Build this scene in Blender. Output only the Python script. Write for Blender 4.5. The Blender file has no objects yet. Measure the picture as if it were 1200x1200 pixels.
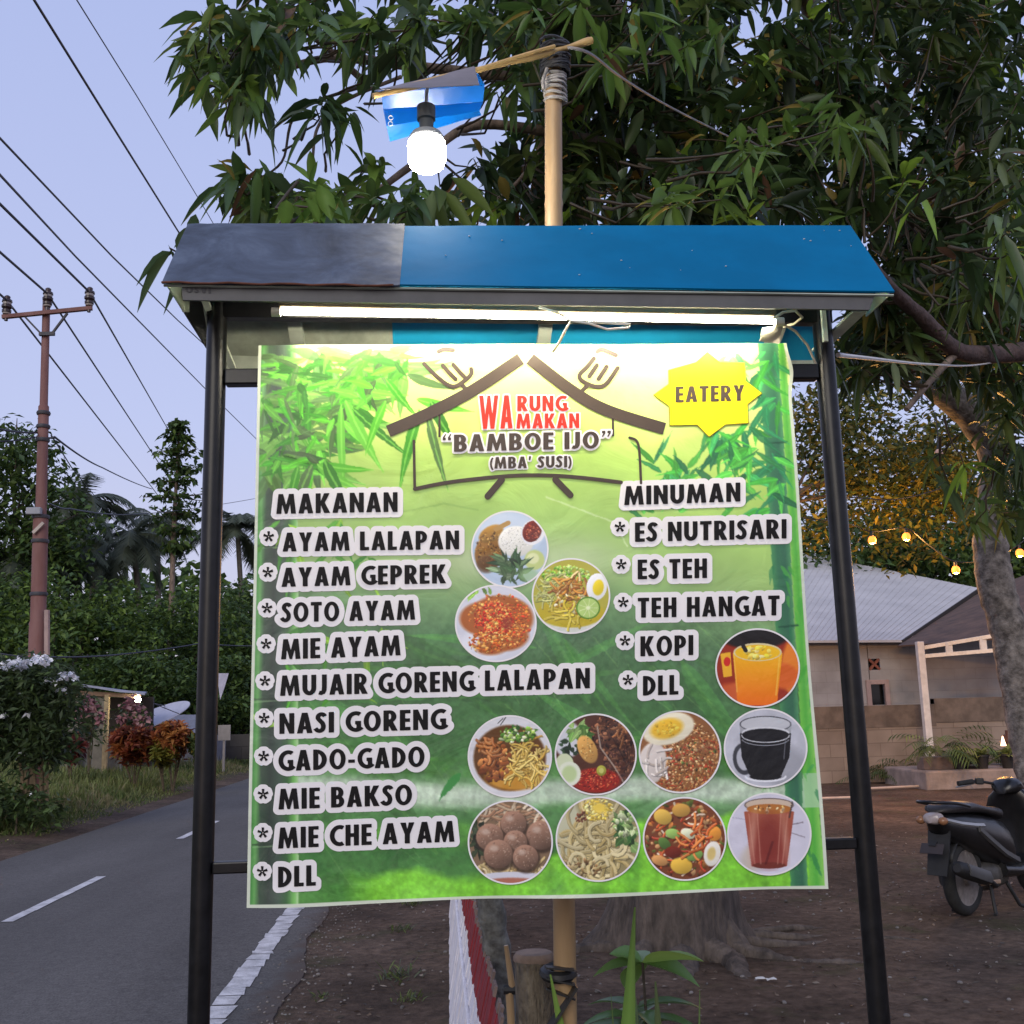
import bpy, bmesh, math, random
import numpy as np
from mathutils import Vector, Matrix

# ---------------------------------------------------------------- camera, sky, exposure
sc = bpy.context.scene
C = sc.collection
PITCH, ROLL, YAW, FPX, EYE = 0.1851, -0.0255, 0.0726, 1257.75, 1.5
_f = Vector((math.sin(YAW)*math.cos(PITCH), math.cos(YAW)*math.cos(PITCH), math.sin(PITCH)))
_r0 = Vector((math.cos(YAW), -math.sin(YAW), 0.0))
_u0 = _r0.cross(_f)
CR = math.cos(ROLL)*_r0 + math.sin(ROLL)*_u0
CU = -math.sin(ROLL)*_r0 + math.cos(ROLL)*_u0
CF = _f
CO = Vector((0, 0, EYE))
cam_d = bpy.data.cameras.new('camera')
cam = bpy.data.objects.new('camera', cam_d); C.objects.link(cam)
M4 = Matrix.Identity(4)
for i in range(3):
    M4[i][0] = CR[i]; M4[i][1] = CU[i]; M4[i][2] = -CF[i]; M4[i][3] = CO[i]
cam.matrix_world = M4
cam_d.sensor_width = 36.0
cam_d.lens = 36.0*FPX/1200.0
cam_d.clip_start = 0.05; cam_d.clip_end = 3000
sc.camera = cam

SUN_EL, SUN_ROT = math.radians(2.0), math.radians(205)
w = bpy.data.worlds.new('World'); sc.world = w; w.use_nodes = True
nt = w.node_tree; bg = nt.nodes['Background']
sky = nt.nodes.new('ShaderNodeTexSky'); sky.sky_type = 'NISHITA'
sky.sun_disc = False; sky.sun_elevation = SUN_EL; sky.sun_rotation = SUN_ROT
sky.air_density = 1.0; sky.dust_density = 0.6; sky.ozone_density = 3.0
tint = nt.nodes.new('ShaderNodeMix'); tint.data_type = 'RGBA'; tint.blend_type = 'MIX'
tint.inputs[0].default_value = 0.72
tint.inputs[7].default_value = (2.15, 2.42, 3.95, 1)
tcw = nt.nodes.new('ShaderNodeTexCoord'); sxw = nt.nodes.new('ShaderNodeSeparateXYZ'); rmp = nt.nodes.new('ShaderNodeValToRGB')
rmp.color_ramp.elements[0].position = .02; rmp.color_ramp.elements[0].color = (.68, .62, .76, 1)
rmp.color_ramp.elements[1].position = .75; rmp.color_ramp.elements[1].color = (.42, .505, .85, 1)
e_ = rmp.color_ramp.elements.new(.26); e_.color = (.56, .595, .87, 1)
scl = nt.nodes.new('ShaderNodeVectorMath'); scl.operation = 'SCALE'; scl.inputs[3].default_value = 4.6
nt.links.new(tcw.outputs['Generated'], sxw.inputs[0]); nt.links.new(sxw.outputs['Z'], rmp.inputs[0]); nt.links.new(rmp.outputs[0], scl.inputs[0]); nt.links.new(scl.outputs[0], tint.inputs[7])
nt.links.new(sky.outputs[0], tint.inputs[6]); nt.links.new(tint.outputs[2], bg.inputs[0])
bg.inputs[1].default_value = 0.10
sl = bpy.data.lights.new('sun', 'SUN'); sl.energy = 0.62; sl.angle = math.radians(40); sl.color = (1, .93, .80)
sun = bpy.data.objects.new('sun', sl); C.objects.link(sun)
sun.rotation_euler = Vector((.35, 1, -.55)).to_track_quat('-Z', 'Y').to_euler()   # the glow of the western sky behind the viewer
sc.view_settings.view_transform = 'Standard'; sc.view_settings.look = 'None'
sc.view_settings.gamma = 1; sc.view_settings.exposure = 1.45
sc.view_settings.use_curve_mapping = False
sc.cycles.use_denoising = True
sc.cycles.max_bounces = 6; sc.cycles.transparent_max_bounces = 8
sc.cycles.sample_clamp_indirect = 4

# ---------------------------------------------------------------- helpers
rnd = random.Random(7)
npr = np.random.default_rng(11)

def ray(px, py):
    return CR*((px-600)/FPX) + CU*((600-py)/FPX) + CF
def P(px, py, Y):            # the point seen at pixel (px,py) of the 1200 px photograph, at world y = Y
    d = ray(px, py); return CO + d*(Y/d.y)
def G(px, py, z=0.0):        # the same on the ground
    d = ray(px, py); return CO + d*((z-EYE)/d.z)

def s2l(c):
    return tuple(((v/12.92) if v <= .04045 else ((v+.055)/1.055)**2.4) for v in c[:3])
def hexc(r, g, b): return s2l((r/255, g/255, b/255))

MATS = {}
def mat(name, col, rough=.6, var=.15, scale=6, metal=0, bump=0.0, bscale=None, spec=.5, detail=5, col2=None, stretch=None):
    if name in MATS: return MATS[name]
    m = bpy.data.materials.new(name); m.use_nodes = True
    n = m.node_tree.nodes; l = m.node_tree.links; b = n['Principled BSDF']
    b.inputs['Roughness'].default_value = rough; b.inputs['Metallic'].default_value = metal
    b.inputs['Specular IOR Level'].default_value = spec
    tc = n.new('ShaderNodeTexCoord'); mp = n.new('ShaderNodeMapping')
    l.new(tc.outputs['Object'], mp.inputs[0])
    if stretch: mp.inputs['Scale'].default_value = stretch
    tx = n.new('ShaderNodeTexNoise'); tx.inputs['Scale'].default_value = scale; tx.inputs['Detail'].default_value = detail
    tx.inputs['Roughness'].default_value = .62
    l.new(mp.outputs[0], tx.inputs['Vector'])
    rp = n.new('ShaderNodeValToRGB')
    c2 = col2 or tuple(min(1, v*(1+var)) for v in col); c1 = col if col2 else tuple(v*(1-var) for v in col)
    rp.color_ramp.elements[0].position = .34; rp.color_ramp.elements[1].position = .66
    rp.color_ramp.elements[0].color = (*c1, 1); rp.color_ramp.elements[1].color = (*c2, 1)
    l.new(tx.outputs['Fac'], rp.inputs[0]); l.new(rp.outputs[0], b.inputs['Base Color'])
    if bump:
        bn = n.new('ShaderNodeTexNoise'); bn.inputs['Scale'].default_value = bscale or scale*4; bn.inputs['Detail'].default_value = 6
        l.new(mp.outputs[0], bn.inputs['Vector'])
        bp = n.new('ShaderNodeBump'); bp.inputs['Strength'].default_value = min(1, bump); bp.inputs['Distance'].default_value = .02
        l.new(bn.outputs['Fac'], bp.inputs['Height']); l.new(bp.outputs[0], b.inputs['Normal'])
    MATS[name] = m; return m

def attr_mat(name, rough=.5, translucent=0.0, spec=.4, gain=1.0):
    """base colour from the point attribute Col; optional light through the leaf"""
    if name in MATS: return MATS[name]
    m = bpy.data.materials.new(name); m.use_nodes = True
    n = m.node_tree.nodes; l = m.node_tree.links; b = n['Principled BSDF']
    at = n.new('ShaderNodeAttribute'); at.attribute_name = 'Col'
    l.new(at.outputs['Color'], b.inputs['Base Color'])
    b.inputs['Roughness'].default_value = rough; b.inputs['Specular IOR Level'].default_value = spec
    if translucent:
        tr = n.new('ShaderNodeBsdfTranslucent'); mx = n.new('ShaderNodeMixShader'); mx.inputs[0].default_value = translucent
        hs = n.new('ShaderNodeHueSaturation'); hs.inputs['Value'].default_value = 1.6; hs.inputs['Hue'].default_value = .48
        l.new(at.outputs['Color'], hs.inputs['Color']); l.new(hs.outputs[0], tr.inputs[0])
        l.new(b.outputs[0], mx.inputs[1]); l.new(tr.outputs[0], mx.inputs[2])
        l.new(mx.outputs[0], n['Material Output'].inputs['Surface'])
    MATS[name] = m; return m

def emit(name, col, strength, base=(.8, .8, .8)):
    if name in MATS: return MATS[name]
    m = bpy.data.materials.new(name); m.use_nodes = True
    b = m.node_tree.nodes['Principled BSDF']
    b.inputs['Base Color'].default_value = (*base, 1)
    b.inputs['Emission Color'].default_value = (*col, 1); b.inputs['Emission Strength'].default_value = strength
    MATS[name] = m; return m

def tag(o, label=None, cat=None, group=None, kind=None):
    if label: o['label'] = label
    if cat: o['category'] = cat
    if group: o['group'] = group
    if kind: o['kind'] = kind
    return o
def empty(name, loc, label, cat, group=None, rz=0.0):
    o = bpy.data.objects.new(name, None); C.objects.link(o); o.location = loc; o.rotation_euler = (0, 0, rz)
    o.empty_display_size = .1
    return tag(o, label, cat, group)
def link(name, me, m, parent=None):
    o = bpy.data.objects.new(name, me); C.objects.link(o)
    if m is not None and len(me.materials) == 0: me.materials.append(m)
    if parent is not None:
        o.parent = parent
        o.matrix_parent_inverse = Matrix.Identity(4)
    return o

class MB:
    """collects shapes into ONE mesh; coordinates are those of the thing's base when org is given"""
    def __init__(s, org=None):
        s.v = []; s.f = []; s.o = Vector(org) if org is not None else Vector((0, 0, 0))
    def add(s, vs, fs):
        k = len(s.v); s.v += [Vector(p)-s.o for p in vs]; s.f += [tuple(i+k for i in f) for f in fs]; return s
    def box(s, c, size, rz=0.0, R=None):
        c = Vector(c); hx, hy, hz = size[0]/2, size[1]/2, size[2]/2
        M = R if R is not None else Matrix.Rotation(rz, 3, 'Z')
        vs = [c + M @ Vector((x*hx, y*hy, z*hz)) for z in (-1, 1) for x, y in ((-1, -1), (1, -1), (1, 1), (-1, 1))]
        return s.add(vs, [(3, 2, 1, 0), (4, 5, 6, 7), (0, 1, 5, 4), (1, 2, 6, 5), (2, 3, 7, 6), (3, 0, 4, 7)])
    def bar(s, a, b, wd, ht, up=(0, 0, 1)):
        a = Vector(a); b = Vector(b); d = (b-a).normalized(); up = Vector(up)
        x = d.cross(up); x = x.normalized() if x.length > 1e-4 else Vector((1, 0, 0)); z = x.cross(d)
        vs = [p + x*(sx*wd/2) + z*(sz*ht/2) for p in (a, b) for sx, sz in ((-1, -1), (1, -1), (1, 1), (-1, 1))]
        return s.add(vs, [(0, 1, 2, 3), (7, 6, 5, 4), (0, 4, 5, 1), (1, 5, 6, 2), (2, 6, 7, 3), (3, 7, 4, 0)])
    def tube(s, pts, r, n=10, caps=True):
        pts = [Vector(p) for p in pts]; k = len(pts)
        rs = r if isinstance(r, (list, tuple)) else [r]*k
        vs = []; fs = []; x = None
        for i, p in enumerate(pts):
            d = (pts[min(i+1, k-1)]-pts[max(i-1, 0)]).normalized()
            if x is None:
                x = d.cross(Vector((0, 0, 1)));
                if x.length < 1e-3: x = d.cross(Vector((0, 1, 0)))
                x.normalize()
            else:
                x = (x - d*x.dot(d)).normalized()
            y = d.cross(x)
            vs += [p + (x*math.cos(2*math.pi*j/n) + y*math.sin(2*math.pi*j/n))*rs[i] for j in range(n)]
        for i in range(k-1):
            for j in range(n):
                a = i*n+j; b = i*n+(j+1) % n
                fs.append((a, b, b+n, a+n))
        if caps: fs += [tuple(range(n-1, -1, -1)), tuple((k-1)*n+j for j in range(n))]
        return s.add(vs, fs)
    def lathe(s, prof, c, axis=(0, 0, 1), n=20):
        c = Vector(c); a = Vector(axis).normalized()
        x = a.cross(Vector((0, 1, 0)));
        if x.length < 1e-3: x = a.cross(Vector((1, 0, 0)))
        x.normalize(); y = a.cross(x); vs = []; fs = []
        for (r, h) in prof:
            vs += [c + a*h + (x*math.cos(2*math.pi*j/n) + y*math.sin(2*math.pi*j/n))*r for j in range(n)]
        for i in range(len(prof)-1):
            for j in range(n):
                p = i*n+j; q = i*n+(j+1) % n; fs.append((p, q, q+n, p+n))
        fs += [tuple(range(n-1, -1, -1)), tuple((len(prof)-1)*n+j for j in range(n))]
        return s.add(vs, fs)
    def sheet(s, quad, th, nu=1, nv=1, wob=0.0, seed=1):
        """a sheet with thickness spanning four corners a,b,c,d"""
        a, b, c, d = [Vector(p) for p in quad]; nrm = (b-a).cross(d-a).normalized(); g = random.Random(seed)
        top = []
        for j in range(nv+1):
            for i in range(nu+1):
                u = i/nu; v = j/nv
                p = (a*(1-u)+b*u)*(1-v) + (d*(1-u)+c*u)*v
                top.append(p + nrm*(g.uniform(-wob, wob)))
        n0 = len(top); vs = top + [p - nrm*th for p in top]; fs = []
        W = nu+1
        for j in range(nv):
            for i in range(nu):
                q = (j*W+i, j*W+i+1, (j+1)*W+i+1, (j+1)*W+i)
                fs.append(q); fs.append(tuple(n0+k for k in reversed(q)))
        rim = [i for i in range(W)] + [j*W+nu for j in range(1, nv+1)] + [nv*W+i for i in range(nu-1, -1, -1)] + [j*W for j in range(nv-1, 0, -1)]
        for k in range(len(rim)):
            p = rim[k]; q = rim[(k+1) % len(rim)]; fs.append((q, p, p+n0, q+n0))
        return s.add(vs, fs)
    def prism(s, pts, ext):
        """closed 3-D outline swept by the vector ext"""
        pts = [Vector(p) for p in pts]; e = Vector(ext); n = len(pts)
        vs = pts + [p+e for p in pts]
        return s.add(vs, [tuple(range(n-1, -1, -1)), tuple(range(n, 2*n))] + [(i, (i+1) % n, (i+1) % n+n, i+n) for i in range(n)])
    def ell(s, c, r, n=14, m=9, R=None):
        c = Vector(c); vs = []; fs = []; R = R or Matrix.Identity(3)
        for i in range(m+1):
            t = math.pi*i/m
            for j in range(n):
                a = 2*math.pi*j/n
                vs.append(c + R @ Vector((r[0]*math.sin(t)*math.cos(a), r[1]*math.sin(t)*math.sin(a), r[2]*math.cos(t))))
        for i in range(m):
            for j in range(n):
                p = i*n+j; q = i*n+(j+1) % n; fs.append((p, p+n, q+n, q))
        return s.add(vs, fs)
    def loft(s, rings, closed=True, caps=True):
        n = len(rings[0]); vs = [p for r in rings for p in r]; fs = []
        for i in range(len(rings)-1):
            for j in range(n if closed else n-1):
                a = i*n+j; b = i*n+(j+1) % n; fs.append((a, b, b+n, a+n))
        if caps: fs += [tuple(range(n-1, -1, -1)), tuple((len(rings)-1)*n+j for j in range(n))]
        return s.add(vs, fs)
    def build(s, name, m, parent=None, smooth=False, bevel=0.0, fix=True, angle=40):
        me = bpy.data.meshes.new(name); me.from_pydata([tuple(v) for v in s.v], [], s.f)
        bm = bmesh.new(); bm.from_mesh(me)
        if fix:
            bmesh.ops.recalc_face_normals(bm, faces=bm.faces[:])
        if smooth:
            ang = math.radians(angle)
            for f in bm.faces: f.smooth = True
            for e in bm.edges:
                if len(e.link_faces) == 2 and e.calc_face_angle(0) > ang: e.smooth = False
        bm.to_mesh(me); bm.free()
        o = link(name, me, m, parent)
        if parent is None: o.location = s.o
        if bevel:
            b = o.modifiers.new('bevel', 'BEVEL'); b.width = bevel; b.segments = 2; b.limit_method = 'ANGLE'; b.angle_limit = math.radians(35)
        return o

def np_mesh(name, verts, quads, cols=None, m=None, parent=None, smooth=False, tris=None):
    """fast mesh from numpy arrays"""
    me = bpy.data.meshes.new(name)
    verts = np.asarray(verts, dtype=np.float32).reshape(-1, 3)
    parts = []
    idx = np.asarray(quads, dtype=np.int32).reshape(-1, 4) if quads is not None else np.zeros((0, 4), np.int32)
    t = np.asarray(tris, dtype=np.int32).reshape(-1, 3) if tris is not None else np.zeros((0, 3), np.int32)
    loops = np.concatenate([idx.ravel(), t.ravel()])
    starts = np.concatenate([np.arange(len(idx))*4, len(idx)*4 + np.arange(len(t))*3]).astype(np.int32)
    tot = np.concatenate([np.full(len(idx), 4), np.full(len(t), 3)]).astype(np.int32)
    me.vertices.add(len(verts)); me.vertices.foreach_set('co', verts.ravel())
    me.loops.add(len(loops)); me.loops.foreach_set('vertex_index', loops)
    me.polygons.add(len(starts)); me.polygons.foreach_set('loop_start', starts); me.polygons.foreach_set('loop_total', tot)
    if smooth: me.polygons.foreach_set('use_smooth', np.ones(len(starts), dtype=bool))
    me.update(calc_edges=True)
    if cols is not None:
        a = me.color_attributes.new('Col', 'FLOAT_COLOR', 'POINT')
        cc = np.ones((len(verts), 4), np.float32); cc[:, :3] = cols
        a.data.foreach_set('color', cc.ravel())
    return link(name, me, m, parent)

def vnoise(x, y, sc_, seed=0):
    """smooth value noise 0..1 on arrays"""
    g = np.random.default_rng(seed); T = g.random((64, 64))
    X = x/sc_; Y = y/sc_; xi = np.floor(X).astype(int); yi = np.floor(Y).astype(int); fx = X-xi; fy = Y-yi
    fx = fx*fx*(3-2*fx); fy = fy*fy*(3-2*fy)
    a = T[xi % 64, yi % 64]; b = T[(xi+1) % 64, yi % 64]; c = T[xi % 64, (yi+1) % 64]; d = T[(xi+1) % 64, (yi+1) % 64]
    return (a*(1-fx)+b*fx)*(1-fy) + (c*(1-fx)+d*fx)*fy
def fbm(x, y, sc_, seed=0, o=4):
    r = 0; a = .5; t = 0
    for i in range(o):
        r = r + a*vnoise(x+i*17.3, y+i*9.1, sc_/2**i, seed+i); t += a; a *= .55
    return r/t
# ================================================================= THE SETTING
def gz(X, Y):
    X = np.asarray(X, float); Y = np.asarray(Y, float)
    right = np.clip((X+.80)/.8, 0, 1); left = np.clip((-5.4-X)/3, 0, 1)
    near = np.clip(1-(Y-10)/25, 0, 1)
    Z = right*near*(.055*fbm(X+50, Y+50, 1.6, 3)-.012+.030*fbm(X+90, Y+20, .32, 5)) + left*(.22+.25*fbm(X+400, Y+100, 3.5, 9))*np.clip(1-(np.abs(X)-60)/40, 0, 1)
    Z += np.clip((X-1.0)/3, 0, 1)*near*.05*np.sin(Y*1.1+X*.6)*.5
    Z = np.where(right+left > 0, np.maximum(Z, -.006), 0)
    return Z
def ground_sheet():
    def axis(lim0, lim1, near0, near1, step):
        a = list(np.arange(near0, near1+1e-6, step)); d = step; x = near1
        while x < lim1: d *= 1.35; x += d; a.append(x)
        d = step; x = near0
        while x > lim0: d *= 1.35; x -= d; a.insert(0, x)
        return np.array(a)
    xs = axis(-900, 900, -1, 8, .07); ys = axis(-60, 1500, 1.5, 14, .07)
    X, Y = np.meshgrid(xs, ys)
    Z = gz(X, Y)
    v = np.stack([X, Y, Z], -1).reshape(-1, 3)
    nx, ny = len(xs), len(ys)
    i = (np.arange(ny-1)[:, None]*nx + np.arange(nx-1)[None, :]).ravel()
    q = np.stack([i, i+1, i+nx+1, i+nx], -1)
    m = bpy.data.materials.new('earth'); m.use_nodes = True
    n = m.node_tree.nodes; l = m.node_tree.links; b = n['Principled BSDF']; b.inputs['Roughness'].default_value = .95; b.inputs['Specular IOR Level'].default_value = .15
    geo = n.new('ShaderNodeNewGeometry')
    def noise(sc_, det=6):
        t = n.new('ShaderNodeTexNoise'); t.inputs['Scale'].default_value = sc_; t.inputs['Detail'].default_value = det; t.inputs['Roughness'].default_value = .65
        l.new(geo.outputs['Position'], t.inputs['Vector']); return t
    def ramp(src, p0, c0, p1, c1):
        r = n.new('ShaderNodeValToRGB'); r.color_ramp.elements[0].position = p0; r.color_ramp.elements[1].position = p1
        r.color_ramp.elements[0].color = (*c0, 1); r.color_ramp.elements[1].color = (*c1, 1); l.new(src, r.inputs[0]); return r
    def mix(fac, a, c, bt='MIX'):
        x = n.new('ShaderNodeMix'); x.data_type = 'RGBA'; x.blend_type = bt; l.new(fac, x.inputs[0])
        for s_, k in ((a, 6), (c, 7)):
            if isinstance(s_, tuple): x.inputs[k].default_value = (*s_, 1)
            else: l.new(s_, x.inputs[k])
        return x
    big = ramp(noise(.9).outputs['Fac'], .36, (.062, .044, .033), .66, (.150, .106, .080))
    fine = ramp(noise(16, 8).outputs['Fac'], .32, (.50, .48, .46), .72, (1.35, 1.32, 1.28))
    d1 = n.new('ShaderNodeMix'); d1.data_type = 'RGBA'; d1.blend_type = 'MULTIPLY'; d1.inputs[0].default_value = 1
    l.new(big.outputs[0], d1.inputs[6]); l.new(fine.outputs[0], d1.inputs[7])
    # pale grit
    vo = n.new('ShaderNodeTexVoronoi'); vo.inputs['Scale'].default_value = 24; l.new(geo.outputs['Position'], vo.inputs['Vector'])
    gr = ramp(vo.outputs['Distance'], .05, (1, 1, 1), .13, (0, 0, 0))
    gm = ramp(noise(3.0).outputs['Fac'], .50, (0, 0, 0), .70, (.75, .75, .75))
    gx = n.new('ShaderNodeMath'); gx.operation = 'MULTIPLY'; l.new(gr.outputs[0], gx.inputs[0]); l.new(gm.outputs[0], gx.inputs[1])
    d2 = mix(gx.outputs[0], d1.outputs[2], (.22, .20, .18))
    mo = ramp(noise(1.7).outputs['Fac'], .56, (0, 0, 0), .70, (.6, .6, .6))
    d3 = mix(mo.outputs[0], d2.outputs[2], (.060, .070, .026))
    # the far bank of the road is grassy soil
    sx = n.new('ShaderNodeSeparateXYZ'); l.new(geo.outputs['Position'], sx.inputs[0])
    jn = n.new('ShaderNodeMath'); jn.operation = 'MULTIPLY_ADD'; l.new(noise(1.2).outputs['Fac'], jn.inputs[0]); jn.inputs[1].default_value = 1.6; l.new(sx.outputs['X'], jn.inputs[2])
    lr = n.new('ShaderNodeMapRange'); lr.inputs[1].default_value = -4.6; lr.inputs[2].default_value = -5.4; l.new(jn.outputs[0], lr.inputs[0])
    gs = ramp(noise(5).outputs['Fac'], .35, (.028, .036, .012), .68, (.085, .100, .030))
    d4 = mix(lr.outputs[0], d3.outputs[2], gs.outputs[0])
    l.new(d4.outputs[2], b.inputs['Base Color'])
    bp = n.new('ShaderNodeBump'); bp.inputs['Strength'].default_value = .9; bp.inputs['Distance'].default_value = .03
    l.new(noise(22, 8).outputs['Fac'], bp.inputs['Height']); l.new(bp.outputs[0], b.inputs['Normal'])
    o = np_mesh('ground', v, q, None, m, None, True); o['kind'] = 'structure'
ground_sheet()

RL, RR = -5.36, -.86            # asphalt edges
def road():
    g = random.Random(3); L = []; Rr = []; y = -8
    while y < 420:
        L.append((RL + g.uniform(-.03, .03), y)); Rr.append((RR + g.uniform(-.012, .012) + .035*math.sin(y*1.3) + .03*math.sin(y*3.7+1), y))
        y += .10 if y < 14 else (1.2 if y < 60 else 12)
    vs = []; fs = []
    for (a, b_) in zip(L, Rr):
        vs += [(a[0], a[1], -.06), (a[0], a[1], .006), (-3.3, a[1], .022), (-1.25, b_[1], .016), (b_[0], b_[1], .010), (b_[0]+.02, b_[1], -.06)]
    for i in range(len(L)-1):
        for k in range(5):
            a = i*6+k; fs.append((a, a+1, a+7, a+6))
    m = bpy.data.materials.new('asphalt'); m.use_nodes = True
    n = m.node_tree.nodes; l = m.node_tree.links; b = n['Principled BSDF']; b.inputs['Roughness'].default_value = .88; b.inputs['Specular IOR Level'].default_value = .2
    geo = n.new('ShaderNodeNewGeometry')
    mp = n.new('ShaderNodeMapping'); mp.inputs['Scale'].default_value = (1, .25, 1); l.new(geo.outputs['Position'], mp.inputs[0])
    t1 = n.new('ShaderNodeTexNoise'); t1.inputs['Scale'].default_value = 1.1; t1.inputs['Detail'].default_value = 6; l.new(mp.outputs[0], t1.inputs['Vector'])
    t2 = n.new('ShaderNodeTexNoise'); t2.inputs['Scale'].default_value = 95; t2.inputs['Detail'].default_value = 3; l.new(geo.outputs['Position'], t2.inputs['Vector'])
    r1 = n.new('ShaderNodeValToRGB'); r1.color_ramp.elements[0].position = .3; r1.color_ramp.elements[1].position = .7
    r1.color_ramp.elements[0].color = (.078, .073, .070, 1); r1.color_ramp.elements[1].color = (.118, .111, .106, 1)
    r2 = n.new('ShaderNodeValToRGB'); r2.color_ramp.elements[0].position = .3; r2.color_ramp.elements[1].position = .72
    r2.color_ramp.elements[0].position = .38; r2.color_ramp.elements[1].position = .62; r2.color_ramp.elements[0].color = (.66, .66, .66, 1); r2.color_ramp.elements[1].color = (1.36, 1.36, 1.36, 1)
    mx = n.new('ShaderNodeMix'); mx.data_type = 'RGBA'; mx.blend_type = 'MULTIPLY'; mx.inputs[0].default_value = 1
    t4 = n.new('ShaderNodeTexNoise'); t4.inputs['Scale'].default_value = 28; t4.inputs['Detail'].default_value = 5; t4.inputs['Roughness'].default_value = .8; l.new(geo.outputs['Position'], t4.inputs['Vector'])
    av = n.new('ShaderNodeMix'); av.inputs[0].default_value = .5; l.new(t2.outputs['Fac'], av.inputs[2]); l.new(t4.outputs['Fac'], av.inputs[3])
    l.new(t1.outputs['Fac'], r1.inputs[0]); l.new(av.outputs[0], r2.inputs[0]); l.new(r1.outputs[0], mx.inputs[6]); l.new(r2.outputs[0], mx.inputs[7])
    sx = n.new('ShaderNodeSeparateXYZ'); l.new(geo.outputs['Position'], sx.inputs[0])
    t3 = n.new('ShaderNodeTexNoise'); t3.inputs['Scale'].default_value = 4.5; t3.inputs['Detail'].default_value = 8; t3.inputs['Roughness'].default_value = .7; l.new(geo.outputs['Position'], t3.inputs['Vector'])
    ma = n.new('ShaderNodeMath'); ma.operation = 'MULTIPLY_ADD'; l.new(t3.outputs['Fac'], ma.inputs[0]); ma.inputs[1].default_value = .55; l.new(sx.outputs['X'], ma.inputs[2])
    mr = n.new('ShaderNodeMapRange'); mr.inputs[1].default_value = -.74; mr.inputs[2].default_value = -.58; l.new(ma.outputs[0], mr.inputs[0])
    m2 = n.new('ShaderNodeMix'); m2.data_type = 'RGBA'; l.new(mr.outputs[0], m2.inputs[0]); l.new(mx.outputs[2], m2.inputs[6]); m2.inputs[7].default_value = (.085, .064, .052, 1)
    vo = n.new('ShaderNodeTexVoronoi'); vo.feature = 'DISTANCE_TO_EDGE'; vo.inputs['Scale'].default_value = 1.6
    wv = n.new('ShaderNodeVectorMath'); wv.operation = 'MULTIPLY_ADD'; l.new(t3.outputs['Color'], wv.inputs[0]); wv.inputs[1].default_value = (.35, .35, .35); l.new(geo.outputs['Position'], wv.inputs[2]); l.new(wv.outputs[0], vo.inputs['Vector'])
    cr = n.new('ShaderNodeMapRange'); cr.inputs[1].default_value = .004; cr.inputs[2].default_value = .012; cr.inputs[3].default_value = .45; cr.inputs[4].default_value = 0; l.new(vo.outputs['Distance'], cr.inputs[0])
    nc = n.new('ShaderNodeMapRange'); nc.inputs[1].default_value = -2.0; nc.inputs[2].default_value = -1.2; l.new(sx.outputs['X'], nc.inputs[0])
    cm = n.new('ShaderNodeMath'); cm.operation = 'MULTIPLY'; l.new(cr.outputs[0], cm.inputs[0]); l.new(nc.outputs[0], cm.inputs[1])
    m3 = n.new('ShaderNodeMix'); m3.data_type = 'RGBA'; l.new(cm.outputs[0], m3.inputs[0]); l.new(m2.outputs[2], m3.inputs[6]); m3.inputs[7].default_value = (.02, .018, .017, 1)
    l.new(m3.outputs[2], b.inputs['Base Color'])
    bp = n.new('ShaderNodeBump'); bp.inputs['Strength'].default_value = .5; bp.inputs['Distance'].default_value = .006
    l.new(t2.outputs['Fac'], bp.inputs['Height']); l.new(bp.outputs[0], b.inputs['Normal'])
    o = MB().add(vs, fs).build('road', m, None, True); o['kind'] = 'structure'
road()
def rz_(x):                      # height of the road's crown
    return np.interp(x, [-5.36, -3.3, -1.25, -.86], [.006, .022, .016, .010])
PAINT = mat('road_paint', (.50, .49, .50), .8, .30, 9, bump=.4, bscale=60)
def road_paint():
    g = random.Random(5)
    m = MB()
    def quad(x0, x1, y0, y1, j=.012):
        vs = [(x0+g.uniform(-j, j), y0+g.uniform(-j, j)), (x1+g.uniform(-j, j), y0+g.uniform(-j, j)), (x1+g.uniform(-j, j), y1+g.uniform(-j, j)), (x0+g.uniform(-j, j), y1+g.uniform(-j, j))]
        m.add([(x, y, rz_(x)+.005) for x, y in vs], [(0, 1, 2, 3)])
    y = .5
    while y < 12:                # the near edge line has broken into blocks
        L = g.uniform(.10, .26); quad(-1.215, -1.085, y, y+L-.012, .014); y += L
    while y < 300:
        L = 1.0 if y < 40 else 8; quad(-1.215, -1.085, y, y+L-.02, .005); y += L
    o = m.build('edge_line', PAINT); o['kind'] = 'structure'
    m = MB(); y = 2.0
    while y < 300:
        L = .6 if y < 40 else 8; quad(-5.22, -5.13, y, y+L, .008); y += L
    o = m.build('edge_line', PAINT); o['kind'] = 'structure'
    m = MB(); a = G(125, 1030).y; k = 0
    per = G(255, 964).y - a
    for y1 in [a + per*i for i in range(-1, 40)]:
        if y1 < 0: continue
        yy = y1 - 2.35
        while yy < y1: quad(-3.36, -3.265, yy, min(y1, yy+.47), .006); yy += .47
    o = m.build('centre_line', PAINT); o['kind'] = 'structure'
    print('dash', a, per, 'edge', G(345, 1065), G(260, 1190), G(0, 1003), G(290, 909), G(62, 1060), G(268, 956))
road_paint()

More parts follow.
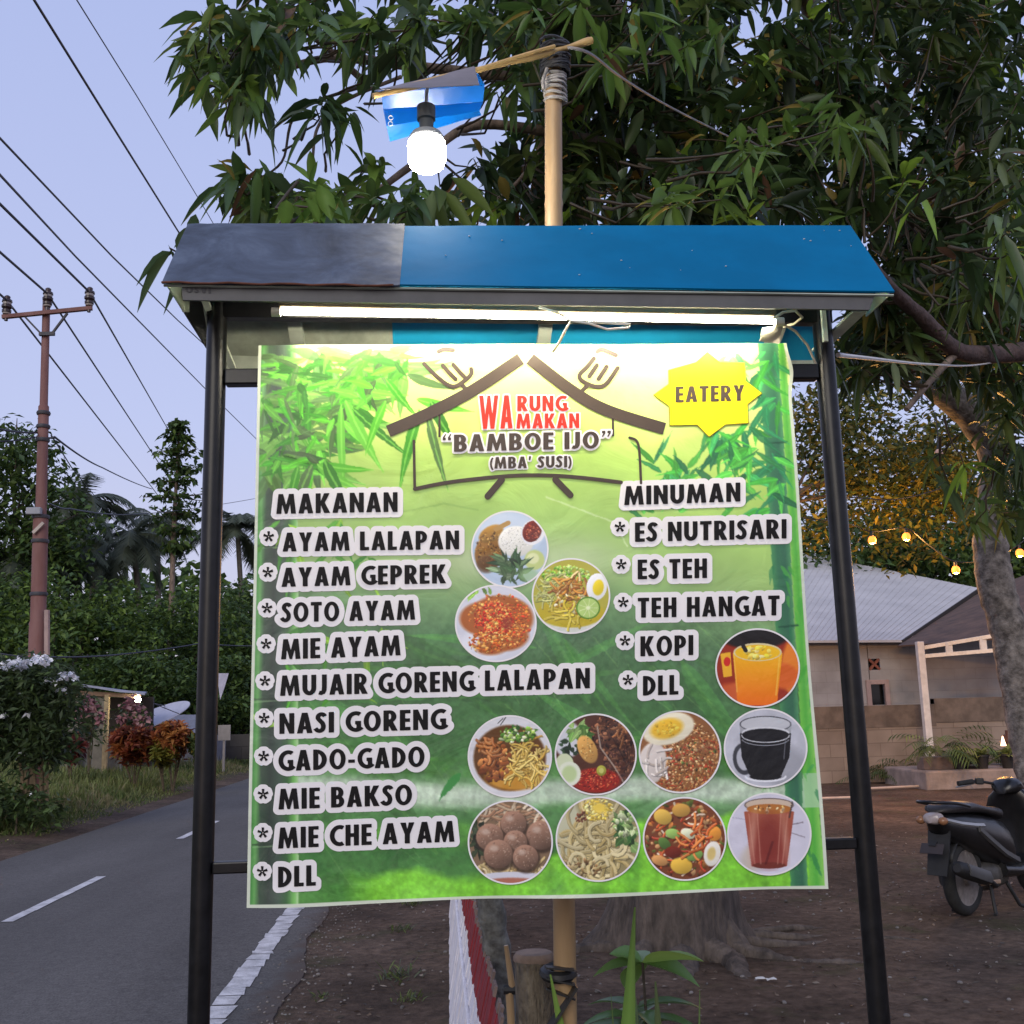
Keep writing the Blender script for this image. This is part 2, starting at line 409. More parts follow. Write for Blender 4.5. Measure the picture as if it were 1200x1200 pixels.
# ================================================================= THE MENU STAND
D = 2.20
BLACK = mat('black_enamel', (.006, .006, .007), .33, .5, 30, spec=.35)
ZINC_W = mat('pale_sheet_metal', (.36, .40, .34), .5, .25, 9, bump=.05)
XL, XR = P(253, 437, D).x, P(968, 437, D).x
stand = empty('menu_stand', ((XL+XR)/2, D, 0), 'black two-post steel sign stand with a small blue and grey gabled roof', 'sign stand')
so = stand.location
ZE, YE_, ZR, YR = 2.335, 2.012, 2.552, 2.20     # eave and ridge
YB = 2.44
exl, exr = P(188, 329, YE_), P(1047, 341, YE_)
rl, rr = P(222, 265, YR), P(998, 264, YR)
xl, xr = (exl.x+rl.x)/2, (exr.x+rr.x)/2
zl, zr_ = exl.z, exr.z
print('eave', exl, exr, 'ridge', rl, rr)
def stand_parts():
    for x, nm in ((XL, 0), (XR, 1)):
        m = MB(so)
        m.tube([(x, D, -.02), (x, D, 2.40)], .021, 20)
        m.build('post', BLACK, stand, True)
        b = MB(so); b.box((x, D, .006), (.12, .12, .012)); b.build('base_plate', BLACK, stand)
    def rail(pa, pb, Y, hh):
        a = P(*pa, Y); b = P(*pb, Y)
        dx = (b.z-a.z)/(b.x-a.x); A = Vector((XL+.021, Y, a.z+dx*(XL+.021-a.x))); B = Vector((XR-.021, Y, a.z+dx*(XR-.021-a.x)))
        MB(so).bar(A, B, .03, hh).build('rail', BLACK, stand, bevel=.003)
    rail((280, 443), (945, 437), D, .034); rail((270, 1016), (986, 988), D, .022)
    # the beam across the post tops
    a = P(255, 365, D); b = P(960, 372, D)
    MB(so).bar((XL-.02, D, a.z), (XR+.02, D, b.z), .03, .034).build('rail', BLACK, stand, bevel=.003)
    for px in (345, 640, 915):
        x = P(px, 390, 2.3).x
        MB(so).bar((x, D+.02, 2.40), (x, YB-.005, 2.315), .03, .02).build('bracket', ZINC_W, stand)
    # roof sheets
    grey = bpy.data.materials.new('worn_grey_sheet'); grey.use_nodes = True
    n = grey.node_tree.nodes; l = grey.node_tree.links; b = n['Principled BSDF']
    tc = n.new('ShaderNodeTexCoord'); mp = n.new('ShaderNodeMapping'); mp.inputs['Scale'].default_value = (1, 1.2, 1.2); l.new(tc.outputs['Object'], mp.inputs[0])
    t = n.new('ShaderNodeTexNoise'); t.inputs['Scale'].default_value = 5.5; t.inputs['Detail'].default_value = 9; t.inputs['Roughness'].default_value = .7; t.inputs['Distortion'].default_value = .6; l.new(mp.outputs[0], t.inputs[0])
    r = n.new('ShaderNodeValToRGB'); r.color_ramp.elements[0].position = .30; r.color_ramp.elements[1].position = .72
    r.color_ramp.elements[0].color = (*hexc(50, 56, 68), 1); r.color_ramp.elements[1].color = (*hexc(98, 110, 130), 1)
    e = r.color_ramp.elements.new(.5); e.color = (*hexc(70, 80, 98), 1)
    l.new(t.outputs['Fac'], r.inputs[0]); l.new(r.outputs[0], b.inputs['Base Color']); b.inputs['Roughness'].default_value = .62; b.inputs['Specular IOR Level'].default_value = .25
    t2 = n.new('ShaderNodeTexNoise'); t2.inputs['Scale'].default_value = 9; t2.inputs['Detail'].default_value = 3; l.new(tc.outputs['Object'], t2.inputs[0])
    bp = n.new('ShaderNodeBump'); bp.inputs['Strength'].default_value = .22; bp.inputs['Distance'].default_value = .02; l.new(t2.outputs['Fac'], bp.inputs['Height']); l.new(bp.outputs[0], b.inputs['Normal'])
    blue = mat('blue_painted_sheet', hexc(0, 102, 148), .78, .14, 3, bump=.12, bscale=5, spec=.10)
    xm = P(463, 300, 2.1).x
    ue = (xm-xl)/(xr-xl)
    E0 = Vector((xl, YE_, zl)); E1 = Vector((xr, YE_, zr_)); R0 = Vector((xl, YR, rl.z)); R1 = Vector((xr, YR, rr.z))
    Em = E0.lerp(E1, ue); Rm = R0.lerp(R1, ue+.004)
    up = Vector((0, -.7, .7))*.004
    o = MB(so).sheet([E0-Vector((0, .004, .004)), Em+Vector((.012, -.004, -.004)), Rm+Vector((.012, .0, .006)), R0+Vector((0, 0, .006))], .004, 22, 4, .0009, 3).build('roof_panel', grey, stand, True); o['label'] = 'worn bluish grey sheet with dull streaks'
    o = MB(so).sheet([Em, E1, R1, Rm], .004, 14, 2, .0006, 4).build('roof_panel', blue, stand, True); o['label'] = 'glossy blue painted sheet'
    rst = MB(so); rst.tube([E0.lerp(Em, k/14)+Vector((0, -.0065, -.006+.0015*math.sin(k*1.9))) for k in range(15)], .0022, 6); rst.build('rusty_edge', mat('rust', (.10, .035, .02), .9, .4, 30), stand)
    spk = MB(so); g = random.Random(2)
    nrm = (E1-E0).cross(R0-E0).normalized()
    for _ in range(16):
        u = g.uniform(.36, .98); v = g.uniform(.05, .95); p = (E0.lerp(E1, u)).lerp(R0.lerp(R1, u), v); s_ = g.uniform(.0012, .003)
        spk.ell(p+nrm*.0008, (s_, s_, s_*.5), 6, 4)
    spk.build('paint_speckle', mat('white_fleck', (.6, .6, .6), .7), stand)
    # rear slope with a pale grey sheet on the left and a blue one on the right, and its hanging apron
    B0 = Vector((xl, YB, zl-.005)); B1 = Vector((xr, YB, zr_-.005)); Bm = B0.lerp(B1, ue-.012)
    R0b, R1b, Rmb = R0+Vector((0, .006, -.006)), R1+Vector((0, .006, -.006)), R0.lerp(R1, ue-.012)+Vector((0, .006, -.006))
    o = MB(so).sheet([B0, Bm, Rmb, R0b], .004, 10, 3, .0015, 5).build('roof_panel', mat('dull_zinc', (.30, .33, .27), .5, .35, 8), stand, True); o['label'] = 'dull zinc sheet of the rear slope'
    o = MB(so).sheet([Bm, B1, R1b, Rmb], .004, 10, 3, .0015, 6).build('roof_panel', mat('cyan_sheet', hexc(20, 140, 185), .45, .12, 6), stand, True); o['label'] = 'light blue sheet of the rear slope'
    zb = P(280, 441, YB).z
    MB(so).sheet([Vector((xl+.02, YB+.002, zl+.004)), Vector((xr-.02, YB+.002, zr_+.004)), Vector((xr-.02, YB+.002, zb)), Vector((xl+.02, YB+.002, zb))], .003, 10, 1, .0008, 8).build('apron', ZINC_W, stand, True)
    # fascia under the front eave
    FY = 2.03
    FY = 2.0195; f0, f1, f2, f3 = P(213, 332.5, FY), P(1026, 343, FY), P(1019, 363, FY), P(214, 351.5, FY)
    fas = MB(so).sheet([f3, f2, f1, f0], .006, 10, 1, .0004, 9).build('fascia', mat('charcoal_fascia', (.085, .085, .088), .65, .2, 8), stand, True)
    # pale folded lip under the eave
    MB(so).sheet([Vector((xl+.002, YE_+.002, zl-.006)), Vector((xr-.002, YE_+.002, zr_-.006)), Vector((xr-.002, YE_+.006, zr_-.008)), Vector((xl+.002, YE_+.006, zl-.008))], .003, 4, 1).build('lip', ZINC_W, stand)
    # gable ends: pale triangle in front, dark strip at the back
    for s_, x, z0, rz0 in ((1, xl+.004, zl, R0.z), (-1, xr-.004, zr_, R1.z)):
        a = Vector((x, YE_+.012, z0-.004)); k = Vector((x, YR, rz0-.012)); bk = Vector((x, YB-.008, z0-.004))
        f_ = .36 if s_ > 0 else .30
        c_ = a.lerp(bk, f_); d_ = a.lerp(k, .80)
        pale = mat('pale_gable', (.66, .74, .60), .55, .2, 10)
        MB(so).prism([a, c_, d_], (.003*s_, 0, 0)).build('gable_panel', pale, stand)
        if s_ > 0:
            MB(so).prism([c_+Vector((0, .004, 0)), bk, k, d_+Vector((0, .004, .003))], (.003*s_, 0, 0)).build('gable_panel', mat('dark_gable', (.03, .03, .036), .6), stand)
            MB(so).bar(c_+Vector((.004, .0, .003)), c_.lerp(k, .35)+Vector((.004, 0, 0)), .006, .014, (1, 0, 0)).build('bracket', pale, stand)
            MB(so).bar(Vector((x+.06, YB-.02, z0-.05)), Vector((x+.045, YE_+.09, z0+.03)), .008, .014, (1, 0, 0)).build('bracket', pale, stand)
        else:
            MB(so).bar(Vector((x-.03, YE_+.10, z0-.004)), Vector((x-.06, YE_+.28, z0-.03)), .03, .006).build('bracket', pale, stand)
            MB(so).bar(Vector((x-.085, D-.02, z0+.03)), Vector((x-.085, D-.02, z0-.05)), .016, .01, (1, 0, 0)).build('bracket', pale, stand)
    return fas
stand_parts()

# the lit tube under the eave: a thing of its own, screwed to the roof
ta, tb = P(329, 366, 2.085), P(908, 377, 2.085)
tube = empty('tube_light', (ta+tb)/2, 'long thin white LED tube glowing under the front eave of the stand, above the banner', 'tube light')
to = tube.location
TD = (tb-ta).normalized()
MB(to).tube([ta, tb], .0044, 14).build('diffuser', emit('tube_glow', (1.0, .90, .68), 62), tube, True)
MB(to).bar(ta+Vector((-.004, .006, .019)), tb+Vector((.004, .006, .019)), .022, .018).build('batten', mat('cream_batten', (.075, .055, .028), .6, .1), tube, bevel=.003)
for p, s_ in ((ta, -1), (tb, 1)):
    MB(to).tube([p, p+TD*s_*.018], .0095, 14).build('end_cap', mat('white_plastic', (.7, .68, .62), .4, .05), tube, True)
def tube_cable():
    o = Vector(P(660, 372, 2.06)); m = MB(o)
    pts = [P(632, 360, 2.055), P(652, 366, 2.045), P(669, 376, 2.04), P(662, 388, 2.05), P(655, 402, 2.09), P(648, 412, 2.13)]
    m.tube(pts, .0028, 8)
    m.tube([P(669, 376, 2.04), P(690, 379, 2.045), P(712, 386, 2.05), P(737, 384, 2.05), P(739, 380, 2.05), P(722, 379, 2.05), P(690, 377, 2.045)], .0026, 8)
    tag(m.build('power_cable', mat('white_plastic', (.7, .68, .62), .4, .05), None, True), 'short twisted white cable hanging below the middle of the lit tube', 'cable')
    m = MB(P(912, 382, 2.08))
    m.tube([P(905, 374, 2.08), P(918, 366, 2.08), P(932, 364, 2.10), P(940, 372, 2.12), P(930, 380, 2.14), P(912, 384, 2.15)], .003, 8)
    m.tube([P(918, 380, 2.1), P(932, 388, 2.12), P(946, 404, 2.16), P(957, 428, 2.19)], .0026, 8)
    m.sheet([P(893, 384, 2.10), P(918, 381, 2.10), P(912, 402, 2.12), P(890, 400, 2.12)], .002, 3, 3, .004, 3)
    tag(m.build('power_cable', mat('cream_cable', (.6, .56, .45), .5, .1), None, True), 'loose cream cable and tape at the end of the tube beside the right post', 'cable')
tube_cable()
# ================================================================= THE PRINTED BANNER
BY = D - .030
TL, TRc, BRc, BL = (303, 405), (921.5, 402), (970, 1041), (289, 1064)
b_org = P(632, 735, BY)
banner = empty('menu_banner', b_org, 'large green printed menu banner headed WARUNG MAKAN, hung between the two black posts', 'banner')
def bwave(px, py):
    """how far the print bulges towards the viewer, metres"""
    u = (px-290)/680; v = (py-402)/660
    return .0022*np.sin(u*7+v*3) + .0016*np.sin(v*11+u*4) + .003*np.exp(-((v-1)/.03)**2)*np.sin(u*26) + .0012*np.sin(u*17-v*5)
def bmap(px, py, off=0.0):
    """arrays of photo pixels -> points on the banner, off metres in front of the print"""
    px = np.asarray(px, float); py = np.asarray(py, float)
    r, u, f = np.array(CR), np.array(CU), np.array(CF)
    d = ((px-600)/FPX)[..., None]*r + ((600-py)/FPX)[..., None]*u + f
    d = d*(BY/d[..., 1])[..., None]
    p = d + np.array([0, 0, EYE]) - np.array(b_org)
    p[..., 1] -= bwave(px, py) + off
    return p
def sRGB(a):
    a = np.clip(a, 0, 1); return np.where(a <= .04045, a/12.92, ((a+.055)/1.055)**2.4)

class Canvas:
    """a small painter; colours in sRGB 0..255, coordinates free"""
    def __init__(s, x0, y0, x1, y1, res, base=(0, 0, 0)):
        s.x0, s.y0, s.res = x0, y0, res
        s.w = int((x1-x0)*res); s.h = int((y1-y0)*res)
        s.a = np.zeros((s.h, s.w, 3), np.float32); s.a[:] = np.array(base, np.float32)/255
        s.X, s.Y = np.meshgrid(x0+(np.arange(s.w)+.5)/res, y0+(np.arange(s.h)+.5)/res)
    def win(s, xa, ya, xb, yb):
        i0 = max(0, int((xa-s.x0)*s.res)-1); i1 = min(s.w, int((xb-s.x0)*s.res)+2)
        j0 = max(0, int((ya-s.y0)*s.res)-1); j1 = min(s.h, int((yb-s.y0)*s.res)+2)
        return (slice(j0, max(j0, j1)), slice(i0, max(i0, i1)))
    def put(s, W, cov, col):
        c = np.array(col, np.float32)/255; s.a[W] += (c - s.a[W])*np.clip(cov, 0, 1)[..., None]
    def ell(s, cx, cy, rx, ry, col, ang=0, soft=None, al=1, grad=0):
        R_ = max(rx, ry)*1.2+2/s.res; W = s.win(cx-R_, cy-R_, cx+R_, cy+R_); x = s.X[W]-cx; y = s.Y[W]-cy
        ca, sa = math.cos(ang), math.sin(ang); xx = x*ca+y*sa; yy = -x*sa+y*ca
        q = np.sqrt((xx/rx)**2+(yy/ry)**2); d = (1-q)*min(rx, ry)
        cov = np.clip(d/(soft or 1/s.res)+.5, 0, 1)*al
        c = np.array(col, np.float32)
        if grad:
            sh = 1+grad*(-(x/rx)*.4-(y/ry)*.8); s.a[W] += (np.clip(c/255*sh[..., None], 0, 1)-s.a[W])*cov[..., None]
        else: s.put(W, cov, col)
    def stroke(s, pts, wd, col, al=1, soft=None, taper=False):
        p = np.array(pts, float); lo = p.min(0)-wd-2/s.res; hi = p.max(0)+wd+2/s.res
        W = s.win(lo[0], lo[1], hi[0], hi[1]); x = s.X[W]; y = s.Y[W]
        if x.size == 0: return
        best = np.full(x.shape, 1e9); n = len(p)-1
        for i in range(n):
            ax, ay = p[i]; bx, by = p[i+1]; dx, dy = bx-ax, by-ay; L = dx*dx+dy*dy+1e-9
            t = np.clip(((x-ax)*dx+(y-ay)*dy)/L, 0, 1); d = np.hypot(x-ax-t*dx, y-ay-t*dy)
            if taper: d = d + wd/2*((i+t)/n)
            best = np.minimum(best, d)
        s.put(W, np.clip((wd/2-best)/(soft or 1/s.res)+.5, 0, 1)*al, col)
    def poly(s, pts, col, al=1, soft=None):
        p = np.array(pts, float); lo = p.min(0)-1; hi = p.max(0)+1; W = s.win(lo[0], lo[1], hi[0], hi[1])
        x = s.X[W]; y = s.Y[W]
        if x.size == 0: return
        s.put(W, np.clip(-sdf_poly([p], x, y)/(soft or 1/s.res)+.5, 0, 1)*al, col)
    def leaf(s, x, y, L, wd, ang, col, al=1, rib=None):
        ca, sa = math.cos(ang), math.sin(ang); W = s.win(x-L*1.1, y-L*1.1, x+L*1.1, y+L*1.1); X = s.X[W]-x; Y = s.Y[W]-y
        if X.size == 0: return
        t = (X*ca+Y*sa)/L; n_ = -X*sa+Y*ca - wd*.5*np.sin(t*3)*.3
        hw = wd/2*np.where((t > 0) & (t < 1), np.sin(np.pi*np.clip(t, 0, 1)**.65), 0)
        cov = np.clip((hw-np.abs(n_))*s.res+.5, 0, 1)*(hw > 0)
        s.put(W, cov*al, col)
        if rib: s.put(W, np.clip((wd*.08-np.abs(n_))*s.res+.5, 0, 1)*(hw > 0)*al*.6, rib)
    def noise(s, sc_, amp, seed, W=None, mask=None, tint=(1, 1, 1)):
        f = (fbm(s.X+500, s.Y+500, sc_, seed)-.5)*2*amp
        if mask is not None: f = f*mask
        s.a *= np.clip(1+f[..., None]*np.array(tint), .1, 3)

def sdf_poly(contours, x, y):
    """signed distance (negative inside, even-odd) to polygons on arrays x, y"""
    d = np.full(x.shape, 1e18); ins = np.zeros(x.shape, bool)
    for c in contours:
        c = np.asarray(c, float); q = np.roll(c, -1, 0)
        for (ax, ay), (bx, by) in zip(c, q):
            ex, ey = bx-ax, by-ay; L = ex*ex+ey*ey
            if L < 1e-12: continue
            t = np.clip(((x-ax)*ex+(y-ay)*ey)/L, 0, 1)
            d = np.minimum(d, (x-ax-t*ex)**2+(y-ay-t*ey)**2)
            if ay != by:
                cr = (ay > y) != (by > y)
                ins ^= cr & (x < (bx-ax)*(y-ay)/(by-ay)+ax)
    d = np.sqrt(d); return np.where(ins, -d, d)

# ---- letters: every glyph is a list of shapes (each a list of contours), cap height 1, y up
def st_(pts, wd, n=1):
    p = np.array(pts, float); t = np.gradient(p, axis=0); t /= np.maximum(np.linalg.norm(t, axis=1), 1e-9)[:, None]
    nr = np.stack([-t[:, 1], t[:, 0]], 1)*wd/2
    return [np.concatenate([p+nr, (p-nr)[::-1]])]
def arc(cx, cy, rx, ry, a0, a1, n=18):
    return [(cx+rx*math.cos(math.radians(a)), cy+ry*math.sin(math.radians(a))) for a in np.linspace(a0, a1, n)]
def bx_(a, b, c, d): return [[(a, b), (c, b), (c, d), (a, d)]]
def dsh(x1, y0, y1, t, th):
    r = (y1-y0)/2; cx = x1-r*.86
    o = [(0, y0)] + arc(cx, (y0+y1)/2, r*.86, r, -90, 90, 14) + [(0, y1)]
    ri = r-th; i = [(t, y0+th)] + arc(cx, (y0+y1)/2, max(r*.86-t, .02), ri, -90, 90, 12) + [(t, y1-th)]
    return [o, i]
def crom(pts, n=7):
    p = [pts[0]]+list(pts)+[pts[-1]]; out = []
    for i in range(1, len(p)-2):
        for k in range(n):
            t = k/n; a, b, c, d = [np.array(p[i+j], float) for j in (-1, 0, 1, 2)]
            out.append(.5*((2*b)+(c-a)*t+(2*a-5*b+4*c-d)*t*t+(3*b-a-3*c+d)*t**3))
    out.append(np.array(pts[-1], float)); return out
T = .205
GL = {
 'A': (.60, [[[(0, 0), (.19, 1), (.41, 1), (.60, 0), (.385, 0), (.352, .19), (.248, .19), (.215, 0)], [(.272, .345), (.328, .345), (.30, .66)]]]),
 'B': (.52, [dsh(.49, .43, 1, T, .16), dsh(.52, 0, .57, T, .165)]),
 'C': (.53, [st_(arc(.40, .5, .30, .41, 62, 298, 26), .19)]),
 'D': (.55, [dsh(.55, 0, 1, T, .175)]),
 'E': (.41, [bx_(0, 0, T, 1), bx_(T-.02, 0, .41, .17), bx_(T-.02, .415, .39, .585), bx_(T-.02, .83, .41, 1)]),
 'G': (.60, [st_(arc(.40, .5, .30, .41, 58, 318, 30), .19), bx_(.37, .36, .60, .53), bx_(.42, .14, .60, .45)]),
 'H': (.54, [bx_(0, 0, T, 1), bx_(.335, 0, .54, 1), bx_(T-.02, .41, .36, .59)]),
 'I': (.205, [bx_(0, 0, T, 1)]),
 'J': (.33, [st_([(.2275, 1), (.2275, .7), (.2275, .36), (.215, .22), (.17, .12), (.10, .09), (.01, .12)], .195)]),
 'K': (.58, [bx_(0, 0, T, 1), [[(.19, .54), (.34, 1), (.57, 1), (.37, .53), (.59, 0), (.345, 0), (.19, .47)]]]),
 'L': (.39, [bx_(0, 0, T, 1), bx_(T-.02, 0, .39, .18)]),
 'M': (.80, [[[(0, 0), (.09, 1), (.28, 1), (.40, .44), (.52, 1), (.71, 1), (.80, 0), (.595, 0), (.563, .50), (.45, 0), (.35, 0), (.237, .50), (.205, 0)]]]),
 'N': (.57, [[[(0, 0), (0, 1), (.19, 1), (.375, .46), (.375, 1), (.57, 1), (.57, 0), (.38, 0), (.195, .54), (.195, 0)]]]),
 'O': (.66, [[arc(.33, .5, .33, .505, 0, 345, 26), arc(.33, .5, .135, .33, 0, 345, 24)]]),
 'P': (.49, [bx_(0, 0, T, 1), dsh(.49, .36, 1, T, .165)]),
 'R': (.53, [bx_(0, 0, T, 1), dsh(.50, .40, 1, T, .16), [[(.16, .44), (.36, .46), (.55, 0), (.315, 0), (.17, .36)]]]),
 'S': (.42, [st_(crom([(.375, .80), (.315, .885), (.215, .905), (.125, .83), (.115, .70), (.20, .575), (.285, .455), (.315, .30), (.275, .155), (.17, .09), (.07, .135), (.005, .225)]), .185)]),
 'T': (.48, [bx_(0, .82, .48, 1), bx_(.1375, 0, .3425, .84)]),
 'U': (.56, [st_([(.1, 1), (.1, .7), (.1, .40)] + arc(.28, .36, .18, .265, 180, 360, 16) + [(.46, .40), (.46, .7), (.46, 1)], .2)]),
 'W': (.94, [[[(0, 1), (.20, 1), (.295, .42), (.40, 1), (.54, 1), (.645, .42), (.74, 1), (.94, 1), (.745, 0), (.555, 0), (.47, .50), (.385, 0), (.195, 0)]]]),
 'Y': (.57, [[[(0, 1), (.225, 1), (.285, .68), (.345, 1), (.57, 1), (.3875, .44), (.3875, 0), (.1825, 0), (.1825, .44)]]]),
 '(': (.22, [st_(arc(.42, .42, .32, .66, 128, 232, 12), .13)]),
 ')': (.22, [st_(arc(-.20, .42, .32, .66, 52, -52, 12), .13)]),
 "'": (.17, [[[(.02, 1.02), (.17, 1.02), (.12, .66), (.02, .66)]]]),
 '-': (.27, [bx_(0, .30, .27, .46)]),
 '<': (.40, [[[(.15, 1.05), (.05, .84), (.05, .68), (.17, .68), (.17, .82), (.12, .84), (.19, 1.02)]], [[(.36, 1.05), (.26, .84), (.26, .68), (.38, .68), (.38, .82), (.33, .84), (.40, 1.02)]]]),
 '>': (.40, [[[(.02, 1.03), (.02, .88), (.08, .87), (.01, .69), (.06, .66), (.16, .88), (.16, 1.03)]], [[(.24, 1.03), (.24, .88), (.30, .87), (.23, .69), (.28, .66), (.38, .88), (.38, 1.03)]]]),
}
def star_glyph():
    sh = []
    for k in range(5):
        a = math.radians(90+72*k); c, s_ = math.cos(a), math.sin(a)
        sh.append([[(c*.06-s_*.07, s_*.06+c*.07), (c*.5-s_*.13, s_*.5+c*.13), (c*.5+s_*.13, s_*.5-c*.13), (c*.06+s_*.07, s_*.06-c*.07)]])
    return (0, sh)
GL['*'] = star_glyph()
def lay_text(txt, x0, y0, x1, y1, cap, gap=.10, space=.44):
    """shapes of a line in photo pixels: baseline from (x0,y0) to (x1,y1)"""
    adv = 0; pos = []
    for ch in txt:
        if ch == ' ': adv += space-gap; continue
        pos.append((ch, adv)); adv += GL[ch][0]+gap
    adv -= gap; sx = (x1-x0)/adv; out = []
    for ch, a in pos:
        for sh in GL[ch][1]:
            cs = []
            for c in sh:
                c = np.asarray(c, float); X = x0+(a+c[:, 0])*sx
                cs.append(np.stack([X, y0+(y1-y0)*(X-x0)/(x1-x0) - c[:, 1]*cap], 1))
            out.append(cs)
    return out
def field(shapes, step=.6, pad=10):
    pts = np.concatenate([np.asarray(c) for s_ in shapes for c in s_]); lo = pts.min(0)-pad; hi = pts.max(0)+pad
    xs = np.arange(lo[0], hi[0]+step, step); ys = np.arange(lo[1], hi[1]+step, step)
    F = np.full((len(ys), len(xs)), 99.0)
    for s_ in shapes:
        p = np.concatenate([np.asarray(c) for c in s_]); a = p.min(0)-pad; b = p.max(0)+pad
        i0, i1 = np.searchsorted(xs, (a[0], b[0])); j0, j1 = np.searchsorted(ys, (a[1], b[1]))
        X, Y = np.meshgrid(xs[i0:i1], ys[j0:j1])
        F[j0:j1, i0:i1] = np.minimum(F[j0:j1, i0:i1], sdf_poly(s_, X, Y))
    return xs, ys, F
def march(xs, ys, F):
    """region F<0 as points and faces"""
    H, W = F.shape; ins = F < 0; idx = np.full((H, W), -1); idx[ins] = np.arange(ins.sum())
    jj, ii = np.nonzero(ins); V = [(xs[i], ys[j]) for j, i in zip(jj, ii)]
    cnt = ins[:-1, :-1].astype(int)+ins[:-1, 1:]+ins[1:, 1:]+ins[1:, :-1]
    fj, fi = np.nonzero(cnt == 4)
    faces = np.stack([idx[fj, fi], idx[fj, fi+1], idx[fj+1, fi+1], idx[fj+1, fi]], 1).tolist()
    ed = {}
    def cross(a, b):
        k = (a, b) if a < b else (b, a)
        if k not in ed:
            fa, fb = F[a], F[b]; t = fa/(fa-fb)
            V.append((xs[a[1]]+(xs[b[1]]-xs[a[1]])*t, ys[a[0]]+(ys[b[0]]-ys[a[0]])*t)); ed[k] = len(V)-1
        return ed[k]
    for j, i in zip(*np.nonzero((cnt > 0) & (cnt < 4))):
        cs = [(j, i), (j, i+1), (j+1, i+1), (j+1, i)]; f = []
        for k in range(4):
            a, b = cs[k], cs[(k+1) % 4]
            if ins[a]: f.append(int(idx[a]))
            if ins[a] != ins[b]: f.append(cross(a, b))
        if len(f) >= 3: faces.append(f)
    return np.array(V), faces
def print_piece(name, xs, ys, F, off, m, parent, label=None):
    V, fs = march(xs, ys, F)
    me = bpy.data.meshes.new(name); me.from_pydata(bmap(V[:, 0], V[:, 1], off).tolist(), [], [tuple(f) for f in fs])
    o = link(name, me, m, parent)
    if label: o['label'] = label
    return o
INK = mat('black_ink', (.005, .004, .005), .6, .15, 20, spec=.2)
WHITE_V = mat('white_print', hexc(228, 225, 226), .42, .02, 5, spec=.4)
RED_V = mat('red_print', hexc(226, 44, 24), .42, .05, 8, spec=.4)
BROWN_V = mat('brown_ink', hexc(66, 54, 46), .42, .12, 12, spec=.4)
YEL_V = mat('yellow_print', hexc(250, 226, 0), .42, .03, 5, spec=.4)
LINES = [('MAKANAN', 324, 602.5, 466, 600, 23), ('AYAM LALAPAN', 331.3, 646.5, 538, 643.5, 22), ('AYAM GEPREK', 330, 687.8, 522.6, 683.5, 22.3),
 ('SOTO AYAM', 330, 729.3, 486.5, 726.2, 23), ('MIE AYAM', 329.6, 772.8, 469.5, 768, 23.6), ('MUJAIR GORENG LALAPAN', 328.5, 815.5, 691, 806.5, 23.8),
 ('NASI GORENG', 327.8, 860, 522.8, 854.5, 24), ('GADO-GADO', 326.5, 903.5, 497.5, 898.5, 24), ('MIE BAKSO', 326.6, 948.5, 482.8, 943.2, 24.2),
 ('MIE CHE AYAM', 326, 994.3, 532.5, 986.3, 24.6), ('DLL', 326, 1039.8, 370, 1037.8, 24.2),
 ('MINUMAN', 731.5, 591.8, 867, 588, 22.2), ('ES NUTRISARI', 744, 635, 920.5, 631.5, 22.6), ('ES TEH', 747, 679, 828, 677.5, 23),
 ('TEH HANGAT', 747, 724, 912.5, 721.3, 23.2), ('KOPI', 750, 769.2, 812, 767.6, 23.4), ('DLL', 753, 815.2, 794.6, 813.8, 23)]
STARS = [(315, 629), (314, 670.7), (313, 712.7), (312, 754.7), (310.8, 798), (309.9, 841.5), (309.4, 886), (308.7, 930.4), (308.3, 975.6), (307.5, 1021),
 (726.4, 617.6), (727.7, 661.6), (730, 706), (732, 751), (735.5, 797)]
def lettering():
    for (t, x0, y0, x1, y1, cap) in LINES:
        xs, ys, F = field(lay_text(t, x0, y0, x1, y1, cap), .6, 9)
        k = print_piece('lettering', xs, ys, F, .0024, INK, banner, 'black menu lettering reading ' + t)
        o = print_piece('white_outline', xs, ys, F-6.4, .0012, WHITE_V, k)
    for (x, y) in STARS:
        sh = [[np.stack([x+np.asarray(c)[:, 0]*12.5, y-np.asarray(c)[:, 1]*12.5], 1) for c in s_] for s_ in GL['*'][1]]
        xs, ys, F = field(sh, .6, 8)
        k = print_piece('asterisk', xs, ys, F, .0024, INK, banner)
        print_piece('white_outline', xs, ys, F-5.0, .0012, WHITE_V, k)
    for (t, x0, y0, x1, y1, cap, m, ol) in (('WA', 561.5, 503, 600.5, 502.2, 38.6, RED_V, 1.8), ('RUNG', 606, 482.2, 664.4, 481.8, 18, RED_V, 1.6), ('MAKAN', 605, 502.4, 678.8, 501.6, 17.3, RED_V, 1.6),
            ('<BAMBOE IJO>', 517.4, 530, 716.5, 525, 20, BROWN_V, 2.2), ("(MBA' SUSI)", 573.5, 549.4, 670.4, 547.6, 13.6, BROWN_V, 1.8), ('EATERY', 791.7, 471.6, 872, 470, 18.6, BROWN_V, 0)):
        xs, ys, F = field(lay_text(t, x0, y0, x1, y1, cap, .10), .5, 6)
        lab = ('red' if m is RED_V else 'dark brown') + ' heading reading ' + t.replace('<', '').replace('>', '').replace("'", '').replace('(', '').replace(')', '')
        k = print_piece('lettering', xs, ys, F, .0032, m, banner, lab)
        if ol: print_piece('white_outline', xs, ys, F-ol, .0022, WHITE_V, k)
def pstroke(pts, wd): return st_(crom(pts, 6) if len(pts) > 2 else pts, wd)
def rstroke(pts, wd):
    c = crom(pts, 6) if len(pts) > 2 else [np.array(p, float) for p in pts]
    return [st_(c, wd)] + [[arc(p[0], p[1], wd/2, wd/2, 0, 330, 12)] for p in (c[0], c[-1])]
